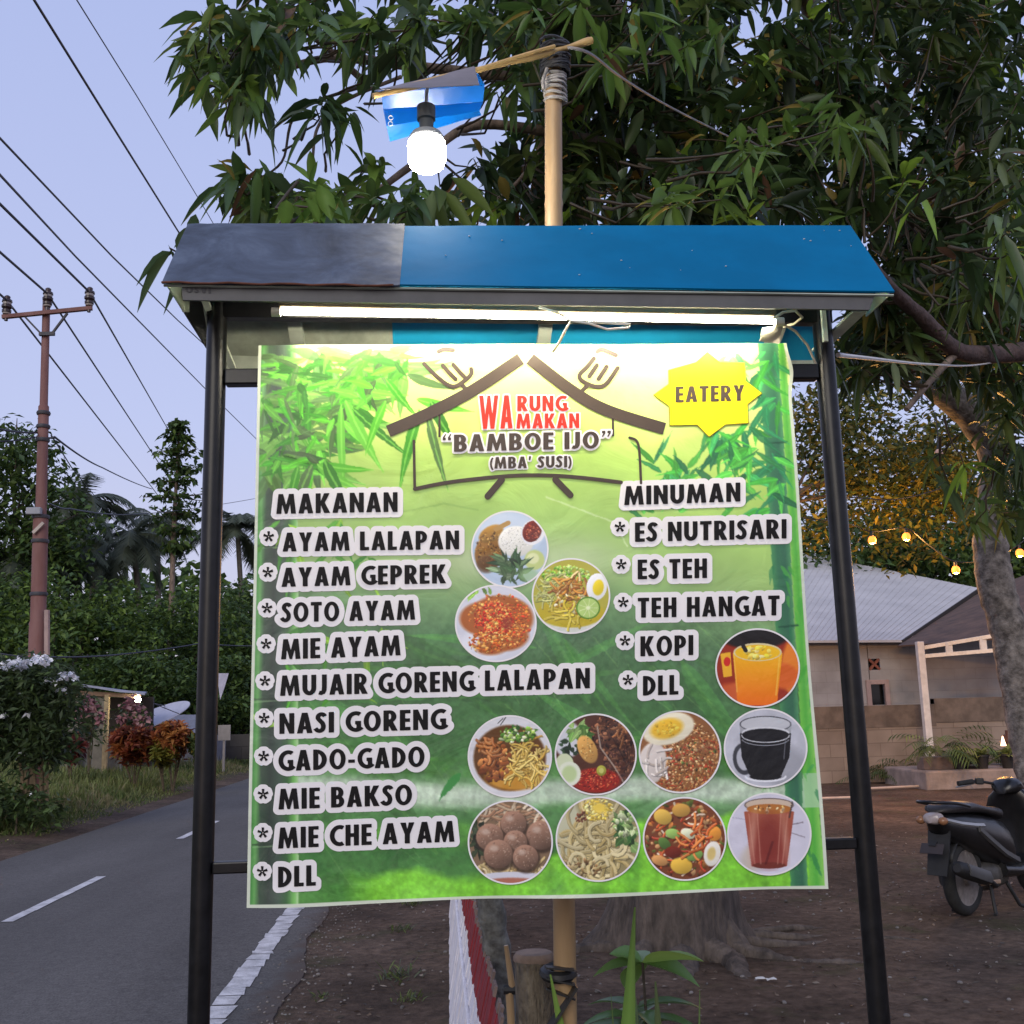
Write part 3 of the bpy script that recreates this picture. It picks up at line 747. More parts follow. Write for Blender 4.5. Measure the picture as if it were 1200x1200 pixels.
def logo():
    S = []
    S += [pstroke([(455, 506), (500, 486), (554, 458), (610, 421)], 14), pstroke([(621, 421), (668, 456.5), (710, 480), (779, 502)], 14)]
    for p in ([(497, 427), (510, 440), (524, 451), (534, 453), (545, 446), (552, 439), (552, 433)], [(519, 429), (527, 438), (534, 445)], [(531, 428), (538, 436), (544, 442)], [(540, 450), (548, 459)], [(514, 412.5), (521, 410), (531, 411)],
              [(696, 420), (688, 430), (680, 438), (680, 444), (689, 450), (701, 453), (711, 449), (724, 431)], [(699.5, 428), (690.5, 441)], [(711, 429.5), (701.5, 444)], [(690, 450), (683, 457)], [(700, 412), (706, 409.5), (722, 416)]):
        S += rstroke(p, 4.8)
    S += [pstroke([(515, 487), (515, 512.5)], 2.6), pstroke([(718.4, 485.5), (718.6, 511)], 2.6)]
    S += rstroke([(485, 517), (486, 573)], 3.2) + rstroke([(486, 573), (530, 564.4), (596, 557.6), (644, 557), (686, 560), (728, 565)], 4.4)
    S += rstroke([(738, 512.5), (746, 516), (749.5, 528), (751.4, 566)], 3) + rstroke([(588, 562), (571.5, 581.5)], 7.6) + rstroke([(651, 562), (668.5, 580)], 7.6)
    xs, ys, F = field(S, .6, 4)
    print_piece('house_logo', xs, ys, F, .0016, BROWN_V, banner, 'brown outline of a house with forks on its roof')
    star = [(767, 462.5), (784.5, 450), (784, 434), (816, 425), (829, 413.5), (843, 425), (872, 426), (873.5, 447), (892, 461), (875.5, 474), (876.6, 496), (850, 497.5), (831, 511.5), (817, 497.5), (785.6, 498), (785, 476)]
    xs, ys, F = field([[np.array(star, float)]], .6, 5)
    s_ = print_piece('starburst', xs, ys, F, .0024, YEL_V, banner, 'yellow eight-pointed star')
    print_piece('outline', xs, ys, F-.9, .0018, mat('olive_ink', hexc(120, 120, 20), .5), s_)
lettering(); logo()

# ---- the background print
def background():
    c = Canvas(284, 396, 976, 1070, 1.1)
    g = random.Random(21); X, Y = c.X, c.Y
    def lerpc(stops, t):
        xs = [s_[0] for s_ in stops]; return np.stack([np.interp(t, xs, [s_[1][k] for s_ in stops]) for k in range(3)], -1)/255
    bend = Y + 12*np.sin(X/90) + 18*(fbm(X, Y, 120, 4)-.5) - .10*(X-600)
    c.a[:] = lerpc([(400, (226, 238, 150)), (470, (214, 232, 128)), (540, (178, 214, 104)), (620, (160, 198, 108)), (668, (150, 184, 112)), (705, (118, 156, 104)), (745, (82, 118, 80)), (830, (70, 112, 66)), (900, (78, 128, 72)), (918, (104, 150, 96)), (1000, (70, 126, 64)), (1070, (84, 146, 66))], bend)
    c.noise(60, .10, 31)
    pale = np.exp(-((Y-655)/26)**2)*np.clip((X-430)/120, 0, 1)*np.clip((760-X)/80, 0, 1)
    c.a += (np.array([196, 206, 178])/255-c.a)*(pale*.55)[..., None]
    # large soft leaf blades in the dark middle band
    for _ in range(46):
        x = g.uniform(330, 930); y = g.uniform(740, 905); L = g.uniform(60, 170); a = g.uniform(-.5, 1.1) + (math.pi if g.random() < .4 else 0)
        k = g.uniform(.6, 1.5); c.leaf(x, y, L, g.uniform(10, 34), a, (70*k, 126*k, 60*k), g.uniform(.18, .5), (110, 170, 80))
    for _ in range(60):
        x = g.uniform(330, 940); y = g.uniform(720, 1000); L = g.uniform(40, 120); a = g.uniform(.7, 1.3)
        c.stroke([(x, y), (x+L*math.cos(a), y+L*math.sin(a)*.7)], g.uniform(.8, 2), (130, 180, 100), .28)
    # the river of pale light, the tree line above it and lime banks below
    yl = 928 + 5*np.sin(X/70)
    tl = np.exp(-((Y-(yl-32))/12)**2); c.a += (np.array([70, 136, 44])/255-c.a)*(tl*.7*np.clip(fbm(X, Y, 9, 8)*1.6-.3, 0, 1))[..., None]
    rv = np.exp(-(np.abs(Y-yl)/15)**4); c.a += (np.array([206, 220, 200])/255-c.a)*(rv*.95*(.75+.25*fbm(X, Y*6, 60, 12)))[..., None]
    bank = np.clip((Y-(1000+26*np.sin((X-380)/95)+44*(fbm(X, Y, 70, 6)-.5)-.05*(X-400)))/10, 0, 1)*np.clip((X-400)/40, 0, 1)
    c.a += (np.array([134, 216, 60])/255-c.a)*(bank*.9)[..., None]
    bank2 = np.clip((Y-960)/12, 0, 1)*np.clip((1000-Y)/18, 0, 1)*np.clip((X-350)/30, 0, 1)*np.clip(fbm(X, Y, 34, 9)*3-1.35, 0, 1)
    c.a += (np.array([120, 196, 60])/255-c.a)*(bank2*.6)[..., None]
    dk = np.clip(fbm(X, Y, 46, 14)*3-1.7, 0, 1)*np.clip((Y-965)/20, 0, 1); c.a += (np.array([40, 88, 48])/255-c.a)*(dk*.5)[..., None]
    c.noise(5, .16, 51, mask=np.clip((Y-690)/60, 0, 1)); c.noise(18, .14, 52, mask=np.clip((Y-690)/60, 0, 1))
    # the bamboo canes down both sides
    def cane(x0, x1, xb0, xb1, cols, y0=396, y1=1070):
        t = (Y-400)/660; a = x0+(xb0-x0)*t; b = x1+(xb1-x1)*t; u = (X-a)/(b-a); mk = np.clip(np.minimum(u, 1-u)*(b-a)+.5, 0, 1)*(Y > y0)*(Y < y1)
        col = lerpc(cols, np.clip(u, 0, 1)); c.a += (col-c.a)*mk[..., None]
    cane(303, 326, 291, 314, [(0, (60, 128, 58)), (.3, (104, 168, 92)), (.55, (62, 84, 66)), (1, (52, 66, 58))])
    cane(325, 349, 313, 350, [(0, (52, 64, 58)), (.35, (72, 92, 78)), (.62, (60, 104, 60)), (.85, (120, 190, 96)), (.97, (170, 214, 150)), (1, (150, 200, 130))])
    cane(888, 912, 928, 948, [(0, (76, 146, 90)), (.3, (58, 116, 82)), (.7, (54, 106, 80)), (1, (84, 150, 98))])
    cane(912, 920, 950, 968, [(0, (116, 196, 76)), (.5, (86, 176, 66)), (1, (140, 206, 96))])
    for y in (470, 640, 820, 990): c.stroke([(296, y), (344, y-3)], 2.4, (40, 60, 44), .6); c.stroke([(296, y+3), (344, y)], 1.4, (160, 200, 140), .5)
    for y in (520, 735): c.stroke([(892+(y-400)*.06, y), (914+(y-400)*.06, y-2)], 2.4, (26, 70, 52), .7)
    sqm = (np.abs(X-(951))<11)*(np.abs(Y-926)<20); c.a += (np.array([168, 206, 164])/255-c.a)*(sqm*.8)[..., None]
    # sprays of bamboo leaves
    def spray(x, y, n, Lr, wr, angs, cols, spread=6):
        for _ in range(n):
            a = math.radians(g.uniform(*angs)); k = g.uniform(.72, 1.18); col = [min(255, v*k) for v in g.choice(cols)]
            c.leaf(x+g.uniform(-spread, spread), y+g.uniform(-spread, spread), g.uniform(*Lr), g.uniform(*wr), a, col, g.uniform(.8, 1), [min(255, v*1.3) for v in col])
    GA = [(58, 146, 26), (82, 176, 34), (46, 118, 24), (104, 190, 56), (78, 112, 60)]
    GB = [(62, 158, 84), (86, 184, 70), (44, 124, 78), (70, 170, 60)]
    for (x, y) in ((330, 425), (352, 440), (378, 418), (402, 448), (365, 478), (402, 470), (425, 430), (445, 420), (340, 505), (372, 522), (410, 480), (318, 470), (322, 540), (365, 545), (470, 430)):
        spray(x, y, 9, (34, 64), (8, 14), (-20, 200), [(96, 150, 60), (110, 168, 70), (84, 128, 66)], 12)
    for (x, y) in ((330, 425), (352, 440), (378, 418), (402, 448), (365, 478), (402, 470), (425, 430), (445, 420), (340, 505), (372, 522), (410, 480), (318, 470), (322, 540), (365, 545), (470, 430), (345, 455), (392, 500), (430, 455)):
        spray(x, y, 12, (16, 48), (4, 9), (-20, 200), GA, 12)
    for x, y, a, L in ((405, 470, 62, 95), (412, 478, 40, 92), (400, 475, 88, 105), (372, 545, 5, 66), (372, 545, 30, 58), (488, 468, 12, 70), (452, 444, 50, 60), (492, 480, 104, 100), (500, 480, 75, 100), (505, 470, 60, 60), (452, 470, 110, 70), (380, 540, 60, 60), (366, 545, 110, 55), (350, 545, 100, 60)):
        col = g.choice(GA); c.leaf(x, y, L, g.uniform(9, 14), math.radians(a), col, .95, (150, 226, 90))
    for (x, y) in ((862, 420), (888, 440), (905, 470), (880, 500), (862, 520), (845, 515), (900, 540), (868, 560), (895, 600), (912, 570), (790, 548), (810, 552), (905, 420), (840, 508), (884, 530)):
        spray(x, y, 8, (20, 52), (4, 9), (20, 170), GB, 9)
    for (x, y) in ((770, 545), (800, 555), (832, 530), (862, 545), (796, 600), (850, 600), (760, 605)): spray(x, y, 4, (24, 44), (5, 9), (200, 340), GB, 8)
    for (x, y) in ((330, 620), (345, 655), (400, 618), (372, 745), (345, 785), (440, 745), (402, 790), (380, 655), (420, 655)): spray(x, y, 5, (24, 56), (5, 9), (20, 160), [(86, 170, 50), (62, 132, 48), (140, 190, 60)], 12)
    for _ in range(80):
        c.leaf(g.uniform(900, 960), g.uniform(640, 1010), g.uniform(14, 36), g.uniform(3, 6), math.radians(g.uniform(50, 130)), g.choice(GB), .6)
    c.leaf(297, 838, 34, 12, math.radians(22), (150, 200, 80), 1, (190, 226, 120)); c.leaf(540, 906, 42, 10, math.radians(128), (60, 140, 66), .95)
    c.stroke([(640, 582), (720, 612), (735, 640)], 2, (220, 234, 190), .5); c.stroke([(560, 597), (520, 590), (470, 600)], 2, (120, 160, 80), .35)
    # a mesh over the cloth, coloured point by point
    nx, ny = 640, 622
    U, V = np.meshgrid(np.linspace(0, 1, nx), np.linspace(0, 1, ny))
    bulge = 5*np.exp(-((V-.05)/.03)**2)*np.clip((U-.96)/.04, 0, 1) + 1.5*np.sin(V*9)*np.clip((U-.97)/.03, 0, 1)
    px = (TL[0]*(1-U)+TRc[0]*U)*(1-V)+(BL[0]*(1-U)+BRc[0]*U)*V + bulge; py = (TL[1]*(1-U)+TRc[1]*U)*(1-V)+(BL[1]*(1-U)+BRc[1]*U)*V + 1.6*np.sin(U*13)*np.clip((V-.985)/.015, 0, 1)
    i = np.clip(((px-c.x0)*c.res).astype(int), 0, c.w-1); j = np.clip(((py-c.y0)*c.res).astype(int), 0, c.h-1)
    cols = sRGB(c.a[j, i].reshape(-1, 3))
    edge = ((U < .006) | (U > .994) | (V > .995)).ravel(); cols[edge] = np.array([.62, .68, .55])
    k = (np.arange(ny-1)[:, None]*nx+np.arange(nx-1)[None, :]).ravel()
    np_mesh('printed_sheet', bmap(px, py).reshape(-1, 3), np.stack([k, k+nx, k+nx+1, k+1], -1), cols, attr_mat('vinyl_print', .38, 0, .45), banner, True)
    # the back of the cloth
    bk = bmap(px[::30, ::30], py[::30, ::30], -.004).reshape(-1, 3); h, w_ = px[::30, ::30].shape; k = (np.arange(h-1)[:, None]*w_+np.arange(w_-1)[None, :]).ravel()
    np_mesh('backing_sheet', bk, np.stack([k, k+1, k+w_+1, k+w_], -1), None, mat('grey_cloth_back', (.4, .4, .4), .7), banner, True)
background()
def vinyl_relief():
    m = MATS['vinyl_print']; n = m.node_tree.nodes; l = m.node_tree.links; b = n['Principled BSDF']; tc = n.new('ShaderNodeTexCoord'); t = n.new('ShaderNodeTexNoise'); t.inputs['Scale'].default_value = 7; t.inputs['Detail'].default_value = 4; t.inputs['Distortion'].default_value = 1.2
    l.new(tc.outputs['Object'], t.inputs['Vector']); bp = n.new('ShaderNodeBump'); bp.inputs['Strength'].default_value = .35; bp.inputs['Distance'].default_value = .012; l.new(t.outputs['Fac'], bp.inputs['Height']); l.new(bp.outputs[0], b.inputs['Normal'])
vinyl_relief()

# ---- the twelve round food pictures
def food():
    res = 3.0; g = random.Random(5)
    def U(a, b): return g.uniform(a, b)
    def pick(cols, k=(.75, 1.2)): q = U(*k); return [min(255, v*q) for v in g.choice(cols)]
    def rin(R_): a = U(0, 6.283); r = R_*math.sqrt(g.random()); return r*math.cos(a), r*math.sin(a)
    def chips(c, cx, cy, rx, ry, n, s0, s1, cols, al=1):
        for _ in range(n):
            x, y = rin(1); c.ell(cx+x*rx, cy+y*ry, U(s0, s1), U(s0, s1)*.6, pick(cols), U(0, 3.14), None, al, .25)
    def strands(c, cx, cy, rx, ry, n, L, wd, cols, shade=True):
        for _ in range(n):
            x, y = rin(1); x = cx+x*rx; y = cy+y*ry; a = U(0, 6.28); k = U(-.10, .10); pts = []
            for _s in range(8): pts.append((x, y)); x += math.cos(a)*L/8; y += math.sin(a)*L/8; a += k*L/8+U(-.3, .3)
            if shade: c.stroke([(p[0]+.7, p[1]+1.0) for p in pts], wd*1.15, [v*.45 for v in cols[0]], .6)
            c.stroke(pts, wd, pick(cols, (.85, 1.12))); c.stroke([(p[0]-.2*wd, p[1]-.25*wd) for p in pts], wd*.3, pick([(250, 240, 200)], (.95, 1)), .35)
    def leaves(c, cx, cy, rx, ry, n, L0, L1, wd, cols, angs=(0, 360)):
        for _ in range(n):
            x, y = rin(1); cl = pick(cols, (.65, 1.25)); c.leaf(cx+x*rx, cy+y*ry, U(L0, L1), U(wd*.6, wd*1.3), math.radians(U(*angs)), cl, 1, [min(255, v*1.35) for v in cl])
    def lalapan(c):
        c.a[:] = np.array([178, 196, 218])/255; c.ell(-10, -30, 40, 20, (198, 212, 230), 0, 14)
        c.ell(-26, 4, 19, 24, (132, 92, 40), .3, 2, 1, .3); c.ell(-24, -20, 17, 10, (160, 118, 50), -.5, 2, 1, .3); c.stroke([(-18, -26), (-6, -32), (-2, -34)], 6, (176, 138, 78))
        chips(c, -26, 0, 18, 24, 160, .6, 2.4, [(160, 110, 46), (100, 62, 26), (190, 150, 80), (84, 52, 24)], .8); c.ell(-30, 20, 13, 11, (86, 56, 28), 0, 3, .7)
        c.ell(8, -10, 23, 20, (226, 226, 220), 0, 2, 1, .12); chips(c, 8, -12, 20, 16, 220, .5, 1.3, [(242, 242, 238), (206, 206, 198)], .7)
        c.ell(30, -22, 15, 17, (222, 222, 228), .5); c.ell(29, -23, 12, 14.5, (110, 34, 24), .5, None, 1, .2); chips(c, 29, -22, 9, 11, 70, .6, 1.8, [(160, 60, 40), (90, 24, 18), (196, 110, 80)])
        c.ell(32, 14, 13, 13, (186, 200, 128), 0, 2); c.ell(30, 12, 8, 7, (214, 220, 170), 0, 2)
        leaves(c, 2, 26, 14, 10, 26, 14, 30, 7, [(58, 86, 54), (40, 66, 42), (96, 124, 84)], (180, 330)); leaves(c, 2, 30, 18, 8, 14, 10, 22, 6, [(78, 108, 70), (130, 156, 118)])
        c.ell(26, 34, 12, 8, (150, 186, 130), 0, 5, .7)
    def soto(c):
        c.a[:] = np.array([176, 170, 66])/255; c.ell(0, 36, 40, 14, (210, 214, 206), 0, 2); c.ell(0, 22, 42, 20, (188, 168, 40), 0, 2)
        chips(c, -6, -28, 30, 12, 160, 1, 3.4, [(140, 192, 64), (176, 212, 96), (100, 156, 44), (200, 222, 140)]); strands(c, -26, -10, 14, 18, 40, 16, 1.6, [(204, 206, 130), (180, 190, 90)])
        strands(c, 0, -10, 22, 16, 70, 13, 2.4, [(204, 130, 40), (222, 160, 66), (150, 84, 30), (232, 210, 150)]); chips(c, 4, 10, 24, 14, 60, 1.4, 4, [(230, 216, 160), (190, 150, 50), (150, 110, 36), (226, 226, 190)])
        strands(c, -8, 26, 26, 8, 20, 18, 2.6, [(226, 206, 70), (206, 180, 40)])
        c.ell(33, -12, 13, 18, (236, 238, 240), .15, None, 1, .08); c.ell(35, -11, 7, 10.5, (232, 208, 40), .15, 1.5, 1, .1)
        c.ell(22, 16, 15.5, 15, (90, 136, 40)); c.ell(22, 16, 13.5, 13, (176, 206, 116))
        for k in range(9): a = k*.698; c.stroke([(22, 16), (22+12*math.cos(a), 16+12*math.sin(a))], .9, (214, 230, 170), .8)
        c.ell(22, 16, 2.5, 2.5, (226, 238, 190), 0, 2)
    def geprek(c):
        c.a[:] = np.array([206, 208, 220])/255; c.ell(-18, 30, 30, 18, (222, 224, 234), 0, 10); leaves(c, -16, -38, 14, 4, 8, 8, 16, 5, [(120, 160, 70)])
        for x, y, rx, ry in ((6, -6, 40, 30), (10, 16, 30, 20), (-14, -6, 30, 22), (-6, 32, 18, 9)): c.ell(x, y, rx, ry, (168, 92, 40), 0, 4)
        for x, y, rx, ry in ((4, -8, 38, 30), (14, 12, 28, 20), (-10, 24, 24, 14)): chips(c, x, y, rx, ry, 210, .8, 3, [(206, 104, 36), (226, 140, 56), (190, 66, 26), (160, 90, 40), (236, 170, 90)])
        chips(c, -2, -6, 24, 22, 330, .7, 2.6, [(206, 46, 26), (226, 80, 40), (180, 28, 24), (240, 130, 60), (246, 180, 96)]); chips(c, 26, -4, 14, 22, 90, .7, 2.4, [(214, 60, 30), (236, 120, 50), (150, 70, 36)]); chips(c, -2, 16, 16, 10, 60, .6, 1.8, [(250, 200, 120), (236, 110, 50)])
        c.ell(14, 0, 7, 9, (140, 60, 44), .3, 4, .6)
    def mie_ayam(c):
        c.a[:] = np.array([214, 214, 218])/255; c.ell(0, 2, 43, 40, (96, 60, 26), 0, 3); c.ell(6, 26, 34, 15, (196, 140, 50), 0, 4)
        strands(c, 20, 8, 18, 22, 90, 26, 1.9, [(222, 184, 80), (236, 206, 116), (196, 150, 54)])
        chips(c, -20, 2, 20, 22, 60, 2, 5.4, [(176, 104, 50), (140, 76, 34), (198, 130, 70), (112, 58, 28)]); chips(c, -18, 16, 16, 14, 50, 2, 5, [(150, 84, 44), (110, 58, 32), (186, 116, 64)])
        strands(c, -22, -8, 12, 12, 16, 12, 3, [(190, 116, 58), (164, 92, 44)])
        leaves(c, 10, -26, 20, 9, 20, 6, 13, 6, [(46, 84, 36), (70, 110, 44)]); chips(c, 8, -26, 22, 10, 70, 1.2, 3.6, [(120, 168, 60), (170, 204, 100), (222, 230, 180), (70, 116, 40)]); c.stroke([(-14, -40), (-8, -46)], 1, (40, 40, 44)); c.stroke([(-11, -38), (-5, -47)], 1, (40, 40, 44))
    def mujair(c):
        c.a[:] = np.array([80, 46, 34])/255; c.ell(-34, -18, 18, 22, (206, 208, 214), 0, 3)
        chips(c, 20, -22, 26, 26, 260, 1, 3.4, [(78, 46, 38), (110, 70, 50), (52, 28, 26), (150, 100, 70), (36, 22, 22)]); chips(c, 30, 14, 20, 20, 160, 1, 3.2, [(86, 54, 46), (54, 32, 30), (126, 84, 62)])
        for k in range(9): c.stroke([(12+k*4, -36+k*3), (30+k*2, -2+k*4)], 1, (30, 18, 18), .5)
        c.stroke([(2, -34), (6, -8), (22, 14), (34, 34)], 1.8, (190, 176, 160), .7); strands(c, 26, -26, 12, 10, 10, 16, 2, [(176, 106, 60), (140, 80, 44)])
        leaves(c, -18, -28, 12, 8, 26, 8, 16, 6, [(110, 156, 76), (70, 120, 54), (150, 186, 110)]); leaves(c, -32, -2, 10, 16, 20, 6, 14, 5, [(30, 46, 34), (44, 66, 44)])
        c.ell(-10, -6, 11, 18, (206, 156, 84), -.45, 1.5, 1, .2); chips(c, -10, -6, 8, 14, 60, .6, 1.8, [(226, 186, 116), (176, 120, 56)], .7)
        c.ell(0, 32, 30, 15, (150, 34, 26), 0, 3); chips(c, 0, 30, 28, 13, 230, .6, 1.8, [(190, 60, 40), (130, 24, 22), (214, 110, 70), (100, 20, 22)]); c.ell(7, 20, 6, 6.5, (160, 160, 60), 0, 1, 1, .2); c.ell(7, 20, 3, 3.4, (196, 196, 110), 0, 1)
        c.ell(-38, 12, 11, 13, (206, 216, 178), 0, 1); c.ell(-32, 24, 14, 15, (222, 228, 206), 0, 1); c.ell(-32, 24, 9, 10, (186, 206, 150), 0, 3)
    def nasi(c):
        c.a[:] = np.array([140, 92, 54])/255; chips(c, 4, 6, 46, 44, 1100, .8, 2.2, [(184, 128, 74), (150, 92, 48), (206, 156, 100), (110, 62, 36), (222, 180, 130), (160, 60, 36)]); chips(c, 8, 4, 38, 36, 60, 1, 2.6, [(90, 110, 54), (70, 60, 40), (196, 80, 50)])
        c.ell(-34, 14, 17, 26, (214, 204, 196), .2, 2, 1, .1); strands(c, -34, 14, 12, 22, 12, 20, 2.4, [(230, 222, 216), (190, 176, 168)]); c.ell(-14, -28, 32, 19, (236, 228, 200), -.25, 2, 1, .05); c.ell(-16, -28, 20, 12, (236, 190, 60), -.25, 4, 1, .1); chips(c, -16, -28, 16, 9, 40, 1, 3, [(246, 210, 90), (226, 170, 40)], .6)
    def bakso(c):
        c.a[:] = np.array([128, 104, 80])/255; strands(c, 0, -30, 40, 14, 60, 22, 2.6, [(196, 170, 140), (160, 120, 90), (214, 196, 170), (176, 130, 100)]); leaves(c, -38, -4, 8, 18, 22, 8, 16, 6, [(54, 66, 46), (40, 48, 38)])
        strands(c, 0, 30, 42, 8, 60, 20, 2.6, [(206, 180, 120), (226, 206, 160), (160, 130, 80)]); c.ell(2, 44, 44, 9, (206, 206, 216), 0, 1); c.ell(2, 50, 38, 8, (176, 110, 90), 0, 2)
        for x, y, r in ((4, -22, 15), (36, -8, 17), (-24, -6, 16), (6, 0, 14), (-14, 14, 17), (18, 18, 15)):
            c.ell(x+1, y+3, r+1.5, r+1, (52, 36, 28), 0, 3, .8); c.ell(x, y, r, r, (136, 104, 86), 0, 1.2, 1, .38); chips(c, x, y, r*.85, r*.85, 60, .5, 1.7, [(170, 140, 118), (104, 76, 62), (190, 164, 144)], .45); c.ell(x-r*.3, y-r*.4, r*.3, r*.22, (206, 186, 170), 0, 3, .6)
    def che(c):
        c.a[:] = np.array([150, 138, 96])/255; c.ell(-36, -10, 16, 38, (190, 190, 160), 0, 5)
        strands(c, 0, 8, 30, 34, 120, 42, 4.0, [(196, 178, 124), (214, 200, 152), (170, 150, 96)]); chips(c, -22, 34, 26, 12, 60, 1, 3.4, [(150, 116, 76), (110, 84, 54), (196, 170, 120)])
        chips(c, 0, -34, 18, 13, 130, 1, 3, [(226, 200, 96), (238, 220, 140), (200, 170, 66)]); c.ell(2, -36, 8, 6, (240, 210, 90), 0, 4); chips(c, -20, -26, 7, 6, 22, 1, 3, [(130, 80, 54), (104, 60, 44)])
        leaves(c, 34, -10, 12, 22, 34, 7, 16, 8, [(70, 106, 54), (120, 150, 88), (176, 196, 140), (50, 84, 44)]); chips(c, 28, -20, 12, 16, 30, 1.4, 4.4, [(204, 214, 170), (140, 166, 100)])
    def gado(c):
        c.a[:] = np.array([120, 66, 40])/255; chips(c, 0, 0, 46, 46, 300, 1.4, 4.6, [(150, 76, 40), (110, 52, 32), (176, 110, 54), (90, 100, 44), (196, 150, 100)]); strands(c, 0, 0, 40, 40, 50, 16, 2.2, [(214, 90, 40), (226, 206, 180), (190, 60, 36)])
        for x, y, rx, ry, a, col in ((-26, -26, 11, 9, .4, (214, 176, 80)), (-4, -34, 11, 8, 0, (196, 150, 70)), (-14, -6, 9, 6, .2, (150, 186, 96)), (4, -6, 9, 6, .4, (222, 226, 190)), (-4, 32, 13, 10, .1, (222, 180, 70)), (36, -6, 8, 9, 0, (226, 150, 60)), (12, 20, 10, 6, -.3, (120, 160, 80)), (-24, 6, 9, 6, .8, (84, 116, 56)), (-30, 26, 10, 6, .3, (206, 150, 90)), (-14, 16, 10, 7, 0, (112, 40, 26))):
            c.ell(x+1, y+1.5, rx, ry, (50, 28, 20), a, 2, .5); c.ell(x, y, rx, ry, col, a, 1, 1, .22)
        strands(c, 14, 0, 16, 16, 14, 20, 2.6, [(216, 100, 44), (226, 130, 60)]); c.ell(33, 18, 10, 15, (232, 228, 216), .2, 1, 1, .08); c.ell(32, 18, 5, 8, (214, 190, 120), .2, 2)
    def glass_shape(c, top, bot, yt, yb, col, colb):
        n = 40
        for k in range(n):
            t = k/(n-1); y = yt+(yb-yt)*t; hw = (top+(bot-top)*t)/2; cl = [col[i]+(colb[i]-col[i])*t for i in range(3)]
            c.stroke([(-hw, y), (hw, y)], (yb-yt)/n*1.6, cl)
    def orange(c):
        c.a[:] = np.array([150, 44, 20])/255; c.ell(-4, -40, 40, 16, (24, 20, 20), 0, 3); c.ell(42, -6, 14, 34, (230, 130, 40), .1, 4); c.ell(44, 26, 9, 8, (210, 120, 40), 0, 3); c.poly([(-44, -18), (-32, -20), (-30, 10), (-40, 12)], (236, 176, 40)); c.ell(-36, -8, 4, 6, (206, 40, 30))
        c.ell(30, 10, 20, 16, (216, 100, 36), .3, 5); c.ell(-20, 30, 30, 12, (200, 90, 44), 0, 5); glass_shape(c, 56, 44, -18, 46, (242, 180, 16), (236, 112, 16)); c.ell(0, -20, 28.5, 11.5, (220, 206, 160)); c.ell(0, -19.5, 26.5, 9.8, (240, 190, 30)); chips(c, 0, -20, 20, 7, 22, 2, 5, [(250, 222, 110), (246, 206, 60), (252, 236, 170)], .8)
        c.stroke([(-14, -22), (-22, -38)], 5, (30, 26, 26)); c.stroke([(-28, -18), (-24, 30)], 1.4, (250, 210, 120), .5); c.stroke([(26, -14), (22, 34)], 2, (255, 214, 110), .5)
    def coffee(c):
        c.a[:] = np.array([186, 188, 198])/255; c.noise(14, .12, 3); c.ell(20, 24, 34, 26, (150, 152, 160), .4, 12, .8)
        c.ell(-26, 14, 13, 20, (60, 62, 68), -.1, 1); c.ell(-26, 14, 8.5, 14.5, (178, 180, 190), -.1, 1); glass_shape(c, 62, 60, -30, -18, (176, 178, 184), (150, 152, 158)); glass_shape(c, 60, 56, -18, 12, (26, 26, 30), (20, 20, 24)); glass_shape(c, 56, 38, 12, 34, (20, 20, 24), (22, 22, 24)); c.ell(0, 36, 19, 5, (20, 20, 22))
        c.ell(0, -30, 31, 10.5, (70, 72, 78)); c.ell(0, -30, 29.5, 9.2, (190, 192, 198)); c.ell(0, -19, 28.5, 8, (206, 208, 214)); c.ell(0, -16.5, 28, 8, (26, 26, 30)); c.stroke(arc(0, -16, 28.5, 9, 0, 180, 14), 1.2, (196, 198, 204)); c.stroke(arc(0, -12, 28.5, 9, 10, 170, 14), 1, (150, 152, 160)); c.stroke(arc(0, 36, 24, 6, 0, 180, 14), 2.4, (224, 226, 232)); c.stroke([(24, -12), (22, 14)], 1.2, (120, 122, 130), .7)
    def tea(c):
        c.a[:] = np.array([206, 204, 218])/255; c.noise(16, .06, 5); c.stroke([(-44, -20), (-20, -16)], 1, (150, 146, 170), .6); c.stroke([(20, -10), (40, -14)], 1.4, (110, 100, 110), .8); c.stroke([(24, -2), (42, 4)], 1.4, (130, 120, 130), .7); c.ell(-20, 30, 14, 16, (190, 178, 160), .3, 8, .7)
        glass_shape(c, 58, 42, -34, -26, (180, 164, 150), (150, 110, 80)); glass_shape(c, 57, 40, -26, 38, (164, 88, 66), (146, 66, 58)); c.ell(0, 38, 20, 4, (110, 50, 40)); c.ell(0, -35, 29.5, 8.5, (110, 96, 90)); c.ell(0, -35, 27.8, 7.2, (200, 180, 160)); c.ell(0, -30, 26.5, 6.2, (176, 110, 50)); chips(c, 0, -30, 20, 4, 20, 1, 3, [(206, 150, 90), (90, 60, 40), (226, 196, 150)])
        c.ell(0, 8, 15, 30, (122, 44, 38), 0, 14, .75); c.ell(-20, 4, 4, 30, (206, 160, 140), .09, 5, .5); c.ell(19, 4, 3.4, 28, (196, 150, 130), -.09, 5, .5)
        for x in (-24, -14, 14, 22): c.stroke([(x, -24), (x*.72, 36)], 1.6, (206, 150, 130), .45)
        c.stroke([(-4, 36), (4, 10)], 3, (80, 26, 28), .5); c.stroke([(24, -20), (28, -40)], 2, (60, 50, 50), .8)
